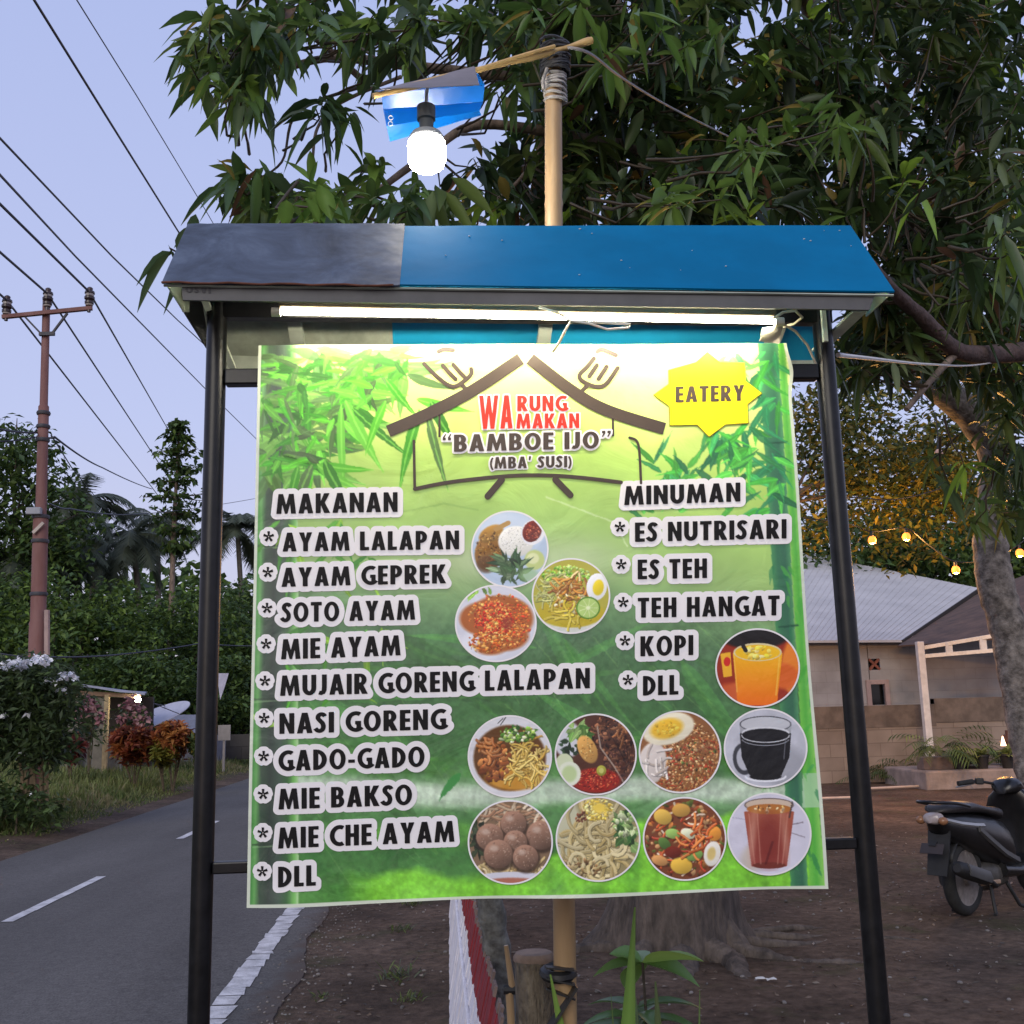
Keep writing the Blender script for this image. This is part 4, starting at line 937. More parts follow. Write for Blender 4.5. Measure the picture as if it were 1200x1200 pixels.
    ITEMS = [(597.5, 643.5, 45.5, 45.5, lalapan, 'fried chicken with rice and raw vegetables'), (669, 698.5, 46, 44.5, soto, 'yellow chicken soup with egg and lime'), (581, 730.5, 48, 45.5, geprek, 'crushed fried chicken under red chilli'),
             (597.5, 886.5, 49.5, 48.5, mie_ayam, 'bowl of noodles with brown chicken pieces'), (698, 884, 48, 48, mujair, 'dark fried fish with red sambal'), (796.5, 881, 48.5, 48.5, nasi, 'fried rice with an egg'), (598, 987, 50, 49.5, bakso, 'six meatballs on noodles'),
             (700.5, 983, 49.5, 50, che, 'plain thick noodles with greens'), (801.5, 982.5, 49, 49, gado, 'mixed vegetable salad with egg'), (887, 783, 49.5, 46.5, orange, 'glass of orange juice'), (896.5, 876.5, 49, 46.5, coffee, 'glass cup of black coffee'), (900.5, 977, 49.5, 48.5, tea, 'glass of red tea')]
    m = attr_mat('vinyl_print', .38, 0, .45)
    # pictures further down the list lie over those above, as in the print
    for q, (cx, cy, rx, ry, fn, lab) in enumerate(ITEMS):
        c = Canvas(-50, -50, 50, 50, res); fn(c)
        nr, na = 74, 232
        ring = np.linspace(0, 1, nr); an = np.linspace(0, 2*np.pi, na, endpoint=False); Rr, A = np.meshgrid(ring, an, indexing='ij')
        x = Rr*np.cos(A); y = Rr*np.sin(A); i = np.clip(((x*48.5+50)*res).astype(int), 0, c.w-1); j = np.clip(((y*48.5+50)*res).astype(int), 0, c.h-1)
        b_ = (c.a[j, i] + c.a[np.clip(j+1, 0, c.h-1), i] + c.a[j, np.clip(i+1, 0, c.w-1)])/3
        cols = sRGB(b_.reshape(-1, 3))
        k = (np.arange(nr-1)[:, None]*na + np.arange(na)[None, :]); k2 = (np.arange(nr-1)[:, None]*na + (np.arange(na)[None, :]+1) % na)
        qd = np.stack([k.ravel(), (k2).ravel(), (k2+na).ravel(), (k+na).ravel()], -1)
        off = .0012+.0003*q
        o = np_mesh('food_picture', bmap(cx+x*(rx-1.6), cy+y*(ry-1.6), off).reshape(-1, 3), qd, cols, m, banner, True); o['label'] = 'round picture of ' + lab
        an = np.linspace(0, 2*np.pi, 96, endpoint=False); vv = np.concatenate([bmap(cx+np.cos(an)*(rx-f), cy+np.sin(an)*(ry-f), off+.00012) for f in (0, 1.9)])
        kk = np.arange(96); np_mesh('white_rim', vv, np.stack([kk, kk+96, (kk+1) % 96+96, (kk+1) % 96], -1), None, WHITE_V, o)
food()

def fascia_mark():
    sh = []
    for s_ in lay_text('IASO', 217, 343.5, 247, 344.5, 8.5): sh.append([np.stack([464-c[:, 0], 678.5-c[:, 1]], 1) for c in s_])
    xs, ys, F = field(sh, .35, 2); V, fs = march(xs, ys, F); me = bpy.data.meshes.new('faint_lettering'); me.from_pydata([tuple(P(x, y, 2.0182)-so) for x, y in V], [], [tuple(f) for f in fs])
    link('faint_lettering', me, mat('faded_ink', (.038, .038, .044), .7), stand)['label'] = 'faint upside-down letters at the left end of the fascia'
fascia_mark()
# ================================================================= VEGETATION
BARK = mat('mango_bark', (.085, .066, .054), .9, .5, 14, bump=.9, bscale=36, stretch=(1, 1, .35))
BARK_L = mat('pale_bark', (.17, .125, .095), .85, .45, 12, bump=.8, bscale=30, stretch=(1, 1, .4))
TWIG = mat('twig_bark', (.085, .066, .042), .85, .4, 20)
LEAF = attr_mat('mango_leaf', .40, .34, .45)
LEAF_S = attr_mat('small_leaf', .55, .25, .3)

def frames(d):
    """unit axes (d, s, n) for many directions"""
    d = d/np.maximum(np.linalg.norm(d, axis=1), 1e-9)[:, None]
    up = np.tile(np.array([[0, 0, 1.0]]), (len(d), 1)); par = np.abs(d[:, 2]) > .97; up[par] = (1, 0, 0)
    s_ = np.cross(d, up); s_ /= np.linalg.norm(s_, axis=1)[:, None]; n = np.cross(s_, d); return d, s_, n
def leaf_mesh(base, dirn, roll, L, W, droop, cols, rows=5, fold=.22, shape=.8):
    """many leaves at once: rows x 3 points each, bent down along their length"""
    N = len(base); d, s_, n = frames(dirn); c, si = np.cos(roll)[:, None], np.sin(roll)[:, None]
    S = s_*c+n*si; Nn = -s_*si+n*c
    t = np.linspace(0, 1, rows); prof = np.sin(np.pi*np.clip(t, 0.02, .985)**shape)**.85; prof[0] = .06; prof[-1] = .03
    V = np.zeros((N, rows, 3, 3)); Cc = np.zeros((N, rows, 3, 3))
    for r in range(rows):
        mid = base + d*(L*t[r])[:, None]; mid[:, 2] -= droop*L*t[r]**2
        hw = (W/2*prof[r])[:, None]
        V[:, r, 1] = mid - Nn*hw*fold; V[:, r, 0] = mid - S*hw + Nn*hw*fold; V[:, r, 2] = mid + S*hw + Nn*hw*fold
        Cc[:, r, 0] = cols; Cc[:, r, 2] = cols; Cc[:, r, 1] = np.clip(cols*1.35, 0, 1)
    b0 = np.arange(N)[:, None]*rows*3; q = []
    for r in range(rows-1):
        for k in range(2): q.append(np.stack([b0[:, 0]+r*3+k, b0[:, 0]+r*3+k+1, b0[:, 0]+(r+1)*3+k+1, b0[:, 0]+(r+1)*3+k], -1))
    return V.reshape(-1, 3), np.concatenate(q), Cc.reshape(-1, 3)
class Foliage:
    def __init__(s, seed=1): s.V = []; s.Q = []; s.C = []; s.n = 0; s.g = np.random.default_rng(seed)
    def put(s, V, Q, Cc): s.V.append(V); s.Q.append(Q+s.n); s.C.append(Cc); s.n += len(V)
    def whorls(s, cen, axis, per, L, W, pal, spread=(45, 95), droop=(.15, .55), young=.06, young_col=(.16, .27, .03)):
        """clusters of long leaves round a twig end"""
        g = s.g; N = len(cen); k = g.integers(per[0], per[1]+1, N); idx = np.repeat(np.arange(N), k)
        ax, s1, n1 = frames(axis); M = len(idx)
        az = g.random(M)*6.283; el = np.radians(g.uniform(*spread, M))
        d = ax[idx]*np.cos(el)[:, None] + (s1[idx]*np.cos(az)[:, None]+n1[idx]*np.sin(az)[:, None])*np.sin(el)[:, None]
        d += g.normal(0, .10, d.shape)
        base = cen[idx] - ax[idx]*(g.random(M)**1.4*L*.85)[:, None] + g.normal(0, .012, (M, 3))
        pal = np.array(pal); ci = g.integers(0, len(pal), N)[idx]; col = pal[ci]*g.uniform(.7, 1.3, (M, 1))
        od = g.random(M); col[od < .025] = (.20, .16, .03); col[od > .988] = (.10, .055, .025); yw = (g.random(N) < young)[idx]; col[yw] = np.array(young_col)*g.uniform(.8, 1.2, (yw.sum(), 1))
        ll = L*g.uniform(.6, 1.2, M)
        s.put(*leaf_mesh(base, d, g.normal(0, .5, M), ll, ll*W*g.uniform(.8, 1.25, M), g.uniform(*droop, M), np.clip(col, 0, 1)))
    def cards(s, cen, size, pal, flat=.0, aspect=.55, droop=.2):
        """single small leaves scattered at points"""
        g = s.g; N = len(cen); d = g.normal(0, 1, (N, 3)); d[:, 2] = d[:, 2]*.5-.25
        pal = np.array(pal); col = pal[g.integers(0, len(pal), N)]*g.uniform(.65, 1.35, (N, 1)); L = size*g.uniform(.6, 1.35, N)
        s.put(*leaf_mesh(cen, d, g.normal(0, .7, N), L, L*aspect, np.full(N, droop), np.clip(col, 0, 1), rows=3))
    def build(s, name, m, parent, org):
        V = np.concatenate(s.V) - np.array(org); return np_mesh(name, V, np.concatenate(s.Q), np.concatenate(s.C), m, parent, True)
def smooth_line(pts, n=8):
    return [Vector(p) for p in crom([tuple(p) for p in pts], n)]
def limb(parent, org, pts, r0, r1, name='limb', m=None, n=10, gn=.08, seed=0):
    L = smooth_line(pts, 7); g = random.Random(seed); k = len(L)-1
    rs = [(r0+(r1-r0)*(i/k)**.9)*(1+g.uniform(-gn, gn)) for i in range(k+1)]
    b = MB(org); b.tube(L, rs, n); b.build(name, m or BARK, parent, True, angle=80); return L
def twigs(f, ends, skel, r=.006, seed=1):
    """thin stems from every leaf cluster to the nearest limb"""
    g = np.random.default_rng(seed); sk = np.array([tuple(p) for p in skel]); V = []; Q = []; n = 0
    for e in ends:
        j = np.argmin(((sk-e)**2).sum(1)); a = sk[j]; dist = np.linalg.norm(e-a)
        if dist > .42: a = e + (a-e)*(.42/dist) + g.normal(0, .03, 3)
        mid = (a+e)/2 + g.normal(0, .035, 3)*min(1, dist) + np.array([0, 0, -.04]); pts = [a, (a+mid)/2+g.normal(0, .008, 3), mid, (mid+e)/2+g.normal(0, .008, 3), e]
        d = e-a; d /= np.linalg.norm(d)+1e-9; x = np.cross(d, (0, 0, 1)); x /= np.linalg.norm(x)+1e-9; y = np.cross(d, x)
        for i, p in enumerate(pts):
            rr = r*(1.5-.22*i)
            for k in range(4): V.append(p + (x*math.cos(k*1.571)+y*math.sin(k*1.571))*rr)
        for i in range(4):
            for k in range(4): Q.append((n+i*4+k, n+i*4+(k+1) % 4, n+(i+1)*4+(k+1) % 4, n+(i+1)*4+k))
        n += 20
    f.put(np.array(V), np.array(Q), np.tile(np.array([.085, .064, .04]), (len(V), 1)))
def blob(g, cx, cy, rx, ry, Y0, Y1, n):
    n = int(n)
    a = g.random(n)*6.283; r = np.sqrt(g.random(n)); Y = g.uniform(Y0, Y1, n)
    return np.array([tuple(P(cx+rx*r[i]*math.cos(a[i]), cy+ry*r[i]*math.sin(a[i]), Y[i])) for i in range(n)])
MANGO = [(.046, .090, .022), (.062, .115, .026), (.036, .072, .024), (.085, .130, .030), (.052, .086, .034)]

SHADED = [tuple(v*k for v in c) for c in MANGO for k in (.42, .62, .85)]  # mango greens darkened for inner leaves: crown shade put into the leaf colour

def mango_a():
    base = G(790, 1118); base.z = 0
    t = empty('mango_tree', base, 'big leafy mango tree behind the stand, its broad root flare showing below the banner', 'tree')
    o = t.location; g = np.random.default_rng(5)
    # trunk with a flare of roots
    tr = MB(o); rings = []; NS = 34; gg = random.Random(4)
    lob = [gg.uniform(0, 6.28) for _ in range(6)]
    cl = [(0, P(790, 1130, base.y)), (.25, P(792, 1070, base.y)), (.7, P(800, 1000, base.y)), (1.6, P(806, 800, base.y)), (2.6, P(812, 600, base.y)), (3.6, P(818, 420, base.y)), (4.6, P(826, 240, base.y))]
    zs = [-.12, 0, .06, .14, .26, .42, .65, 1.0, 1.5, 2.2, 3.0, 3.8, 4.6]
    for z in zs:
        r0 = .345 - .04*z + .05*math.exp(-max(z, 0)/.2); ring = []
        cx = base.x + .03*z + .05*math.sin(z*1.3); cy = base.y + .04*math.sin(z)
        for j in range(NS):
            a = 2*math.pi*j/NS; fl = sum(max(0, math.cos(a-l_))**6 for l_ in lob)
            rr = r0*(1 + .06*math.sin(a*3+z*2)+.03*math.sin(a*7-z)) + .34*fl*math.exp(-max(z, 0)/.16)*.32 + .03*fl
            ring.append(Vector((cx+rr*math.cos(a), cy+rr*math.sin(a), z)))
        rings.append(ring)
    tr.loft(rings); trunk = tr.build('trunk', BARK, t, True, angle=80)
    rt = random.Random(9)
    for (a0, L_, r_) in ((-35, 1.2, .05), (-8, 1.9, .03), (16, 1.3, .03), (34, 1.7, .025), (-62, .9, .07), (-95, .7, .07), (-130, .8, .06), (180, 1.1, .05)):
        pts = []; a = math.radians(a0); x, y = base.x+.34*math.cos(a), base.y+.34*math.sin(a)
        for k in range(6):
            pts.append((x, y, .06-.018*k+rt.uniform(-.02, .02))); x += math.cos(a)*L_/5; y += math.sin(a)*L_/5; a += rt.uniform(-.6, .6)
        limb(t, o, pts, r_*1.3, r_*.4, 'root', BARK, 8, .15, rt.randint(0, 99))
    kn = MB(o); kp = G(850, 1120); kn.tube(smooth_line([(kp.x-.03, kp.y+.06, .42), (kp.x-.02, kp.y, .2), (kp.x+.03, kp.y-.05, .06), (kp.x+.06, kp.y-.08, -.05)], 5), [.05+.006*i for i in range(16)], 10); kn.build('root', BARK, t, True, angle=80)
    top = P(826, 250, base.y)
    sk = []
    TY = base.y
    sk += limb(t, o, [P(826, 280, TY), P(818, 205, TY-.2), P(760, 178, TY-.5), (P(690, 164, TY-.8)), P(565, 146, TY-1.1), P(500, 182, TY-1.3), P(430, 235, TY-1.5), P(396, 275, TY-1.6)], .060, .010, 'limb', BARK_L, 12, .06, 1)
    sk += limb(t, o, [P(818, 205, TY-.2), P(760, 130, TY-.4), P(640, 98, TY-.9), P(480, 77, TY-1.4), P(390, 68, TY-1.7), P(320, 84, TY-1.9), P(255, 96, TY-2.0)], .055, .008, 'limb', BARK_L, 10, .06, 2)
    sk += limb(t, o, [P(520, 140, TY-1.2), P(445, 108, TY-1.4), P(388, 60, TY-1.6), P(345, 24, TY-1.8), P(312, -10, TY-1.9)], .02, .016, 'limb', BARK_L, 8, .06, 3)
    sk += limb(t, o, [P(470, 90, TY-1.4), P(400, 120, TY-1.5), P(372, 150, TY-1.6), P(366, 195, TY-1.7), P(362, 235, TY-1.75)], .012, .006, 'limb', BARK_L, 7, .06, 4)
    sk += limb(t, o, [P(430, 100, TY-1.5), P(350, 130, TY-1.7), P(330, 190, TY-1.8), P(290, 215, TY-1.85)], .010, .005, 'limb', BARK, 7, .06, 5)
    sk += limb(t, o, [P(826, 260, TY), P(800, 150, TY+.4), P(740, 40, TY+.5), P(690, -60, TY+.4)], .10, .03, 'limb', BARK, 10, .06, 6)
    sk += limb(t, o, [P(760, 130, TY-.4), P(700, 50, TY-.9), P(620, 10, TY-1.3), P(540, -30, TY-1.5)], .04, .012, 'limb', BARK, 8, .06, 7)
    sk += limb(t, o, [P(818, 240, TY), P(900, 200, TY+.2), P(980, 160, TY-.3), P(1030, 120, TY-.6)], .07, .02, 'limb', BARK, 8, .06, 8)
    sk += limb(t, o, [P(640, 160, TY-.9), P(610, 210, TY-.9), P(560, 250, TY-.7)], .02, .008, 'limb', BARK_L, 7, .06, 9)
    f = Foliage(3)
    B = []
    for (x, y, n) in ((222, 52, 5), (250, 28, 6), (285, 50, 6), (255, 78, 5), (228, 82, 3), (268, 100, 4), (295, 92, 3), (312, 25, 5), (352, 12, 5), (284, 116, 2), (395, 22, 4), (440, 28, 5), (420, 52, 2), (500, 22, 7), (560, 28, 7), (470, 58, 3), (345, 48, 2), (612, 60, 5), (590, 100, 3)): B.append((x, y, 16, 14, 4.1, 5.2, n))
    B += [(366, 132, 10, 8, 4.1, 4.6, 3), (405, 140, 6, 6, 4.4, 4.8, 1), (432, 195, 10, 10, 4.4, 5.0, 2)]
    for (x, y, n) in ((284, 216, 3), (264, 220, 1), (312, 238, 4), (346, 238, 5), (382, 246, 4), (330, 254, 4), (296, 254, 2), (368, 218, 1), (430, 240, 3), (470, 248, 3), (500, 240, 2)): B.append((x, y, 12, 9, 3.9, 4.6, n))
    B.append((199, 290, 3, 3, 3.6, 3.8, 1))
    cs = [blob(g, *b) for b in B]; near = np.concatenate(cs)
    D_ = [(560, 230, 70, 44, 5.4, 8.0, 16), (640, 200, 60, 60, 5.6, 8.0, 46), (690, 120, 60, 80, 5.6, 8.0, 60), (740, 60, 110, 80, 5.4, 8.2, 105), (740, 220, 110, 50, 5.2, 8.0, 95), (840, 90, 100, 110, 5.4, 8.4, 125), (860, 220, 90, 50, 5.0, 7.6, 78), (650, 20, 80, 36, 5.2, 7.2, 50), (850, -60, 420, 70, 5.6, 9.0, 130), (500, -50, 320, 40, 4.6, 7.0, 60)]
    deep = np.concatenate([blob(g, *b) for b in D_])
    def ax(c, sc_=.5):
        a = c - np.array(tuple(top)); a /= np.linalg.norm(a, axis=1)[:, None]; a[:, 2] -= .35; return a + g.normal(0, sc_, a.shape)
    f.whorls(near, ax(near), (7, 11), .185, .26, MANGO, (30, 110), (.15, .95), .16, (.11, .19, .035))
    f.whorls(deep, ax(deep, .7), (6, 11), .21, .28, SHADED, (35, 110), (.1, .6), .04)
    # a few clusters hanging close over the roof, catching the lamp
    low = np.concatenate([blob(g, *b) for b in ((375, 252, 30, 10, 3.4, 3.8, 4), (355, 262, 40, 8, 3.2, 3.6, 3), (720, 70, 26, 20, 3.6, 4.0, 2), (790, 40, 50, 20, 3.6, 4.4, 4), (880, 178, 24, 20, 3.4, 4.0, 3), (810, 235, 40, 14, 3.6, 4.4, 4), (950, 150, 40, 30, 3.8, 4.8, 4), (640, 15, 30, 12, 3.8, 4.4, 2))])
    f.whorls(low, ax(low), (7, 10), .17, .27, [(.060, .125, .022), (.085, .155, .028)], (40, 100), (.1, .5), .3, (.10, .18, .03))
    twigs(f, np.concatenate([near, low, deep[::2]]), sk, .0055, 2); f.build('foliage', LEAF, t, o)
mango_a()

def mango_b():
    base = G(1222, 962); base.z = 0
    TY = base.y
    t = empty('mango_tree', base, 'mango tree at the right edge with a crooked mottled trunk rising behind the parked scooter', 'tree')
    o = t.location; g = np.random.default_rng(8); sk = []
    spot = mat('mottled_bark', (.06, .05, .042), .9, .3, 8, bump=1, bscale=26, col2=(.30, .265, .23))
    sk += limb(t, o, [P(1224, 968, TY), P(1214, 900, TY), P(1199, 820, TY), P(1184, 745, TY), P(1168, 690, TY), P(1161, 640, TY), P(1164, 590, TY), P(1165, 530, TY-.1), P(1130, 480, TY-.3), P(1085, 440, TY-.6), P(1066, 380, TY-.8)], .27, .17, 'trunk', spot, 16, .07, 3)
    sk += limb(t, o, [P(1066, 390, TY-.8), P(1078, 320, TY-1.0), P(1100, 240, TY-1.2), P(1116, 150, TY-1.4), P(1122, 60, TY-1.6), P(1130, -30, TY-1.8)], .165, .10, 'limb', BARK_L, 12, .05, 4)
    sk += limb(t, o, [P(1166, 540, TY-.1), P(1176, 480, TY-.2), P(1182, 400, TY-.4), P(1200, 300, TY-.6)], .15, .09, 'limb', BARK, 10, .05, 5)
    sk += limb(t, o, [P(1230, 408, 7.6), P(1178, 414, 7.4), P(1124, 412, 7.0), P(1080, 372, 6.6), P(1048, 342, 6.3), P(1012, 300, 6.0)], .085, .03, 'limb', mat('red_bark', (.085, .055, .05), .85, .35, 14, bump=.7, bscale=30), 10, .06, 6)
    sk += limb(t, o, [P(1122, 412, 7.0), P(1096, 440, 6.8), P(1062, 480, 6.6)], .03, .018, 'limb', BARK_L, 8, .05, 7)
    sk += limb(t, o, [P(1080, 330, TY-1.0), P(1056, 220, TY-2.5), P(1010, 115, TY-4), P(972, 55, TY-5), P(938, -10, TY-6)], .14, .062, 'limb', BARK_L, 10, .05, 8)
    sk += limb(t, o, [P(1112, 185, TY-1.4), P(1150, 80, TY-2.5), P(1185, 30, TY-3), P(1215, -30, TY-3.5)], .06, .03, 'limb', BARK_L, 8, .05, 9)
    sk += limb(t, o, [P(1075, 270, 7.4), P(1040, 230, 7.0), P(990, 215, 6.8)], .03, .012, 'limb', BARK_L, 8, .05, 10)
    f = Foliage(9)
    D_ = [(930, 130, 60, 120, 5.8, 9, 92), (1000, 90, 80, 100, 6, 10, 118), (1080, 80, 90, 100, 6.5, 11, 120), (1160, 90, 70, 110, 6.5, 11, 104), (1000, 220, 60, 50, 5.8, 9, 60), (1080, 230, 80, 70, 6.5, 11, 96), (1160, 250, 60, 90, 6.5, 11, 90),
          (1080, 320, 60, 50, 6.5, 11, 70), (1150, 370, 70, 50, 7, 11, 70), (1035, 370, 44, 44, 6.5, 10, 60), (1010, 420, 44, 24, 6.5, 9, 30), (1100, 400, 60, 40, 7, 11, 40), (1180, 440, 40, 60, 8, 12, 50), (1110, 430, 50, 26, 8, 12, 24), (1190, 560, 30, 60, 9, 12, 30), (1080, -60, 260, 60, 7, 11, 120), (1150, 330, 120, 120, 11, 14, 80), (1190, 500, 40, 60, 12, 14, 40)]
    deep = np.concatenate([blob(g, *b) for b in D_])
    # a window to the sky left open
    def hole(c, px, py, r):
        keep = []
        for p in c:
            d = Vector(p)-CO; z = d.dot(CF); x = 600+FPX*d.dot(CR)/z; y = 600-FPX*d.dot(CU)/z
            keep.append((x-px)**2+(y-py)**2 > r*r)
        return c[np.array(keep)]
    for h in ((965, 205, 24), (1005, 55, 22), (1050, 90, 14), (1045, 60, 10), (1130, 170, 9)): deep = hole(deep, *h)
    top = np.array(tuple(P(1100, 230, TY-1.2)))
    def ax(c, sc_=.6):
        a = c-top; a /= np.linalg.norm(a, axis=1)[:, None]; a[:, 2] -= .35; return a+g.normal(0, sc_, a.shape)
    f.whorls(deep, ax(deep), (6, 11), .22, .28, SHADED, (35, 110), (.1, .7), .04)
    near = np.concatenate([blob(g, *b) for b in ((1165, 305, 40, 20, 4.6, 5.4, 4), (1180, 255, 20, 30, 4.6, 5.4, 3), (1150, 330, 60, 24, 5, 6, 4), (1075, 205, 20, 20, 5, 6, 2), (1180, 210, 24, 20, 5, 6, 2), (1110, 560, 26, 20, 7, 8, 2), (1150, 590, 30, 30, 8.5, 9.5, 3), (1180, 540, 24, 24, 8, 9, 3), (1040, 430, 24, 10, 6.5, 7.5, 2), (1010, 145, 20, 16, 5, 6, 2), (1110, 540, 60, 30, 9, 10, 3))])
    f.whorls(near, ax(near), (7, 10), .23, .24, MANGO+[(.10, .13, .06)], (40, 100), (.2, .7), .1)
    twigs(f, np.concatenate([near, deep[::2]]), sk, .007, 3); f.build('foliage', LEAF, t, o)
mango_b()

def round_tree(name, label, base, trunk_h, crown, r_trunk, pal, leaf, n, seed, group=None, cat='tree', m=None, lumps=9, trunk_m=None, top_at=None):
    """trunk with limbs, a crown of leaf-sized faces gathered in clumps; crown = (cx,cy,cz, rx,ry,rz) world"""
    t = empty(name, base, label, cat, group); o = t.location; g = np.random.default_rng(seed); rr = random.Random(seed)
    c = Vector(crown[:3]); top = top_at or Vector((base[0]*.5+c.x*.5, base[1]*.5+c.y*.5, base[2]+trunk_h))
    L = limb(t, o, [base, (Vector(base)+top)/2+Vector((rr.uniform(-.1, .1)*trunk_h*.4, 0, 0)), top, top.lerp(c, .7)], r_trunk, r_trunk*.45, 'trunk', trunk_m or BARK, 9, .08, seed)
    cl = []
    for k in range(lumps):
        v = g.normal(0, 1, 3); v /= np.linalg.norm(v); q = g.uniform(.45, .95)
        cc = np.array(c)+v*q*np.array(crown[3:]); cl.append((cc, g.uniform(.28, .50)))
        if k < 6: limb(t, o, [top, top.lerp(Vector(cc), .5)+Vector((0, 0, .1)), Vector(cc)], r_trunk*.4, r_trunk*.12, 'limb', trunk_m or BARK, 6, .05, k)
    pts = []; per = n//lumps
    for cc, q in cl:
        v = g.normal(0, 1, (per, 3)); v /= np.linalg.norm(v, axis=1)[:, None]; rad = g.random((per, 1))**.45
        pts.append(cc + v*rad*q*np.array(crown[3:])*np.array([1, 1, .8]))
    f = Foliage(seed); pts = np.concatenate(pts); cc_ = np.array(pal)
    f.cards(pts, leaf, pal); f.build('foliage', m or LEAF_S, t, o)
    return t
DK = [(.036, .066, .018), (.050, .090, .022), (.026, .050, .018), (.075, .118, .026)]
MID = [(.085, .145, .024), (.115, .175, .034), (.060, .105, .024)]
def yellow_tree():
    b = P(918, 860, 17); b.z = 0
    c = P(1055, 545, 17.5); cr = (c.x, c.y, c.z, 2.2, 1.3, 1.9)
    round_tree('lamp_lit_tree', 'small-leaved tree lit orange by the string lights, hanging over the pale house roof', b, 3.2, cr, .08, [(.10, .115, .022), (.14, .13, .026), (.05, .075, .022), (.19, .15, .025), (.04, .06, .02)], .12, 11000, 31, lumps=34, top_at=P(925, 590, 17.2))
yellow_tree()

# ---- left side: woods across the road
def far_left():
    GR = 'dark round-crowned trees beyond the road'
    specs = [(-14.5, 42, 6.6, 3.9, 'dark leafy tree behind the rusty pole, yellow-green at the top', MID+DK), (-19.5, 46, 7.4, 4.4, 'dark leafy tree at the far left edge beyond the white-flowered bush', DK), (-11.0, 47, 7.0, 4.0, 'dark leafy tree between the rusty pole and the tall tiered tree', DK+MID[:1]),
             (-8.0, 52, 7.6, 3.8, 'dark leafy tree under the tall tiered tree, beside the left post', DK), (-4.9, 56, 8.6, 4.2, 'dark leafy tree seen between the left post and the banner', DK), (-23, 52, 9.4, 4.2, 'tall dark tree at the left edge below the feathery tree', DK)]
    for k, (x, y, h, r, lab, pal) in enumerate(specs):
        round_tree('broadleaf_tree', lab, (x, y, .2), 1.6, (x, y, h*.5+.3, r, r*.8, h*.52), .16, pal, .25, 13000, 60+k, GR, lumps=40)
    # woodland behind everything
    g = np.random.default_rng(77); f = Foliage(77); n = 34000
    x = g.uniform(-75, 75, n); y = g.uniform(72, 96, n); hh = 9.6+3.4*vnoise(x+200, y*0+3, 5, 2)+1.6*vnoise(x+200, y*0, 1.5, 4)-np.clip((x+10)/14, 0, 1)*5; z = hh*g.random(n)**.7
    f.cards(np.stack([x, y, z], -1), .95, DK); wd = f.build('woodland', LEAF_S, None, (0, 0, 0)); tag(wd, 'dark band of woodland along the horizon behind the palms', 'woodland', None, 'stuff')
    for k, (px, Y_, h_, r_, lab) in enumerate(((1010, 33, 8.6, 3.4, 'dark tree behind the ridge of the pale roof'), (1110, 36, 9.4, 3.8, 'dark tree behind the pale roof, just left of the crooked trunk'), (1190, 34, 9.5, 3.8, 'dark tree beyond the brown shelter roof at the right edge'))):
        c_ = P(px, 600, Y_); round_tree('broadleaf_tree', lab, (c_.x, Y_, 0), 2.5, (c_.x, Y_, h_*.6, r_, r_*.8, h_*.40), .18, DK+MID[2:], .27, 9000, 160+k, 'dark trees behind the house', lumps=34)
    # feathery tall tree at the left edge
    t = empty('tall_tree', P(20, 800, 48), 'tall airy tree with sparse leaves at the left edge behind the rusty pole', 'tree'); t.location.z = .1; o = t.location; base = Vector(o)
    sk = []; ends = []
    L = limb(t, o, [base, P(22, 700, 48), P(18, 610, 48), P(12, 520, 48)], .22, .05, 'trunk', BARK, 8, .05, 3); sk += L
    for (x, y) in ((70, 545), (95, 600), (45, 500), (60, 620), (-30, 560), (30, 560), (85, 640), (-20, 620), (20, 490), (90, 575)):
        sk += limb(t, o, [P(18, y+60, 48), P((18+x)/2, y+22, 48), P(x, y, 48)], .06, .015, 'limb', BARK, 6, .05, 4)
    f = Foliage(12); c = np.concatenate([blob(g, *b) for b in ((15, 520, 50, 26, 46, 50, 150), (0, 575, 60, 50, 46, 50, 480), (75, 575, 22, 24, 46, 50, 60), (60, 640, 44, 34, 46, 50, 320), (10, 650, 60, 50, 46, 50, 650), (30, 545, 40, 40, 46, 50, 200), (105, 610, 20, 16, 46, 50, 40))])
    c = np.repeat(c, 3, 0)+g.normal(0, .22, (len(c)*3, 3)); f.cards(c, .34, DK); f.build('foliage', LEAF_S, t, o)
    # the tiered tall tree above the woods
    base = P(200, 760, 50); base.z = .2; t = empty('tiered_tree', base, 'tall slim tree with whorled tiers of branches standing above the woods left of the post', 'tree'); o = t.location
    limb(t, o, [base, P(203, 640, 50), P(207, 560, 50), P(211, 497, 50)], .17, .03, 'trunk', BARK_L, 9, .03, 5)
    f = Foliage(15); pts = []
    for k, (yy, w_) in enumerate(((500, 4), (514, 15), (530, 22), (548, 30), (564, 27), (582, 38), (602, 36), (622, 27), (642, 18))):
        z0 = P(208, yy, 50)
        for q in range(7):
            a = q*.9+k*.5; L_ = w_*50/FPX*g.uniform(.65, 1.15); tip = z0+Vector((math.cos(a)*L_, math.sin(a)*L_, g.uniform(-.1, .25)))
            limb(t, o, [z0, (z0+tip)/2+Vector((0, 0, -.05)), tip], .035, .012, 'limb', BARK, 5, .02, q)
            m_ = 22; tt = g.uniform(.2, 1.05, m_)[:, None]; pts.append(np.array(z0)+(np.array(tip)-np.array(z0))*tt+g.normal(0, .14, (m_, 3))*np.array([1, 1, .7]))
    f.cards(np.concatenate(pts), .34, DK); f.build('foliage', LEAF_S, t, o)
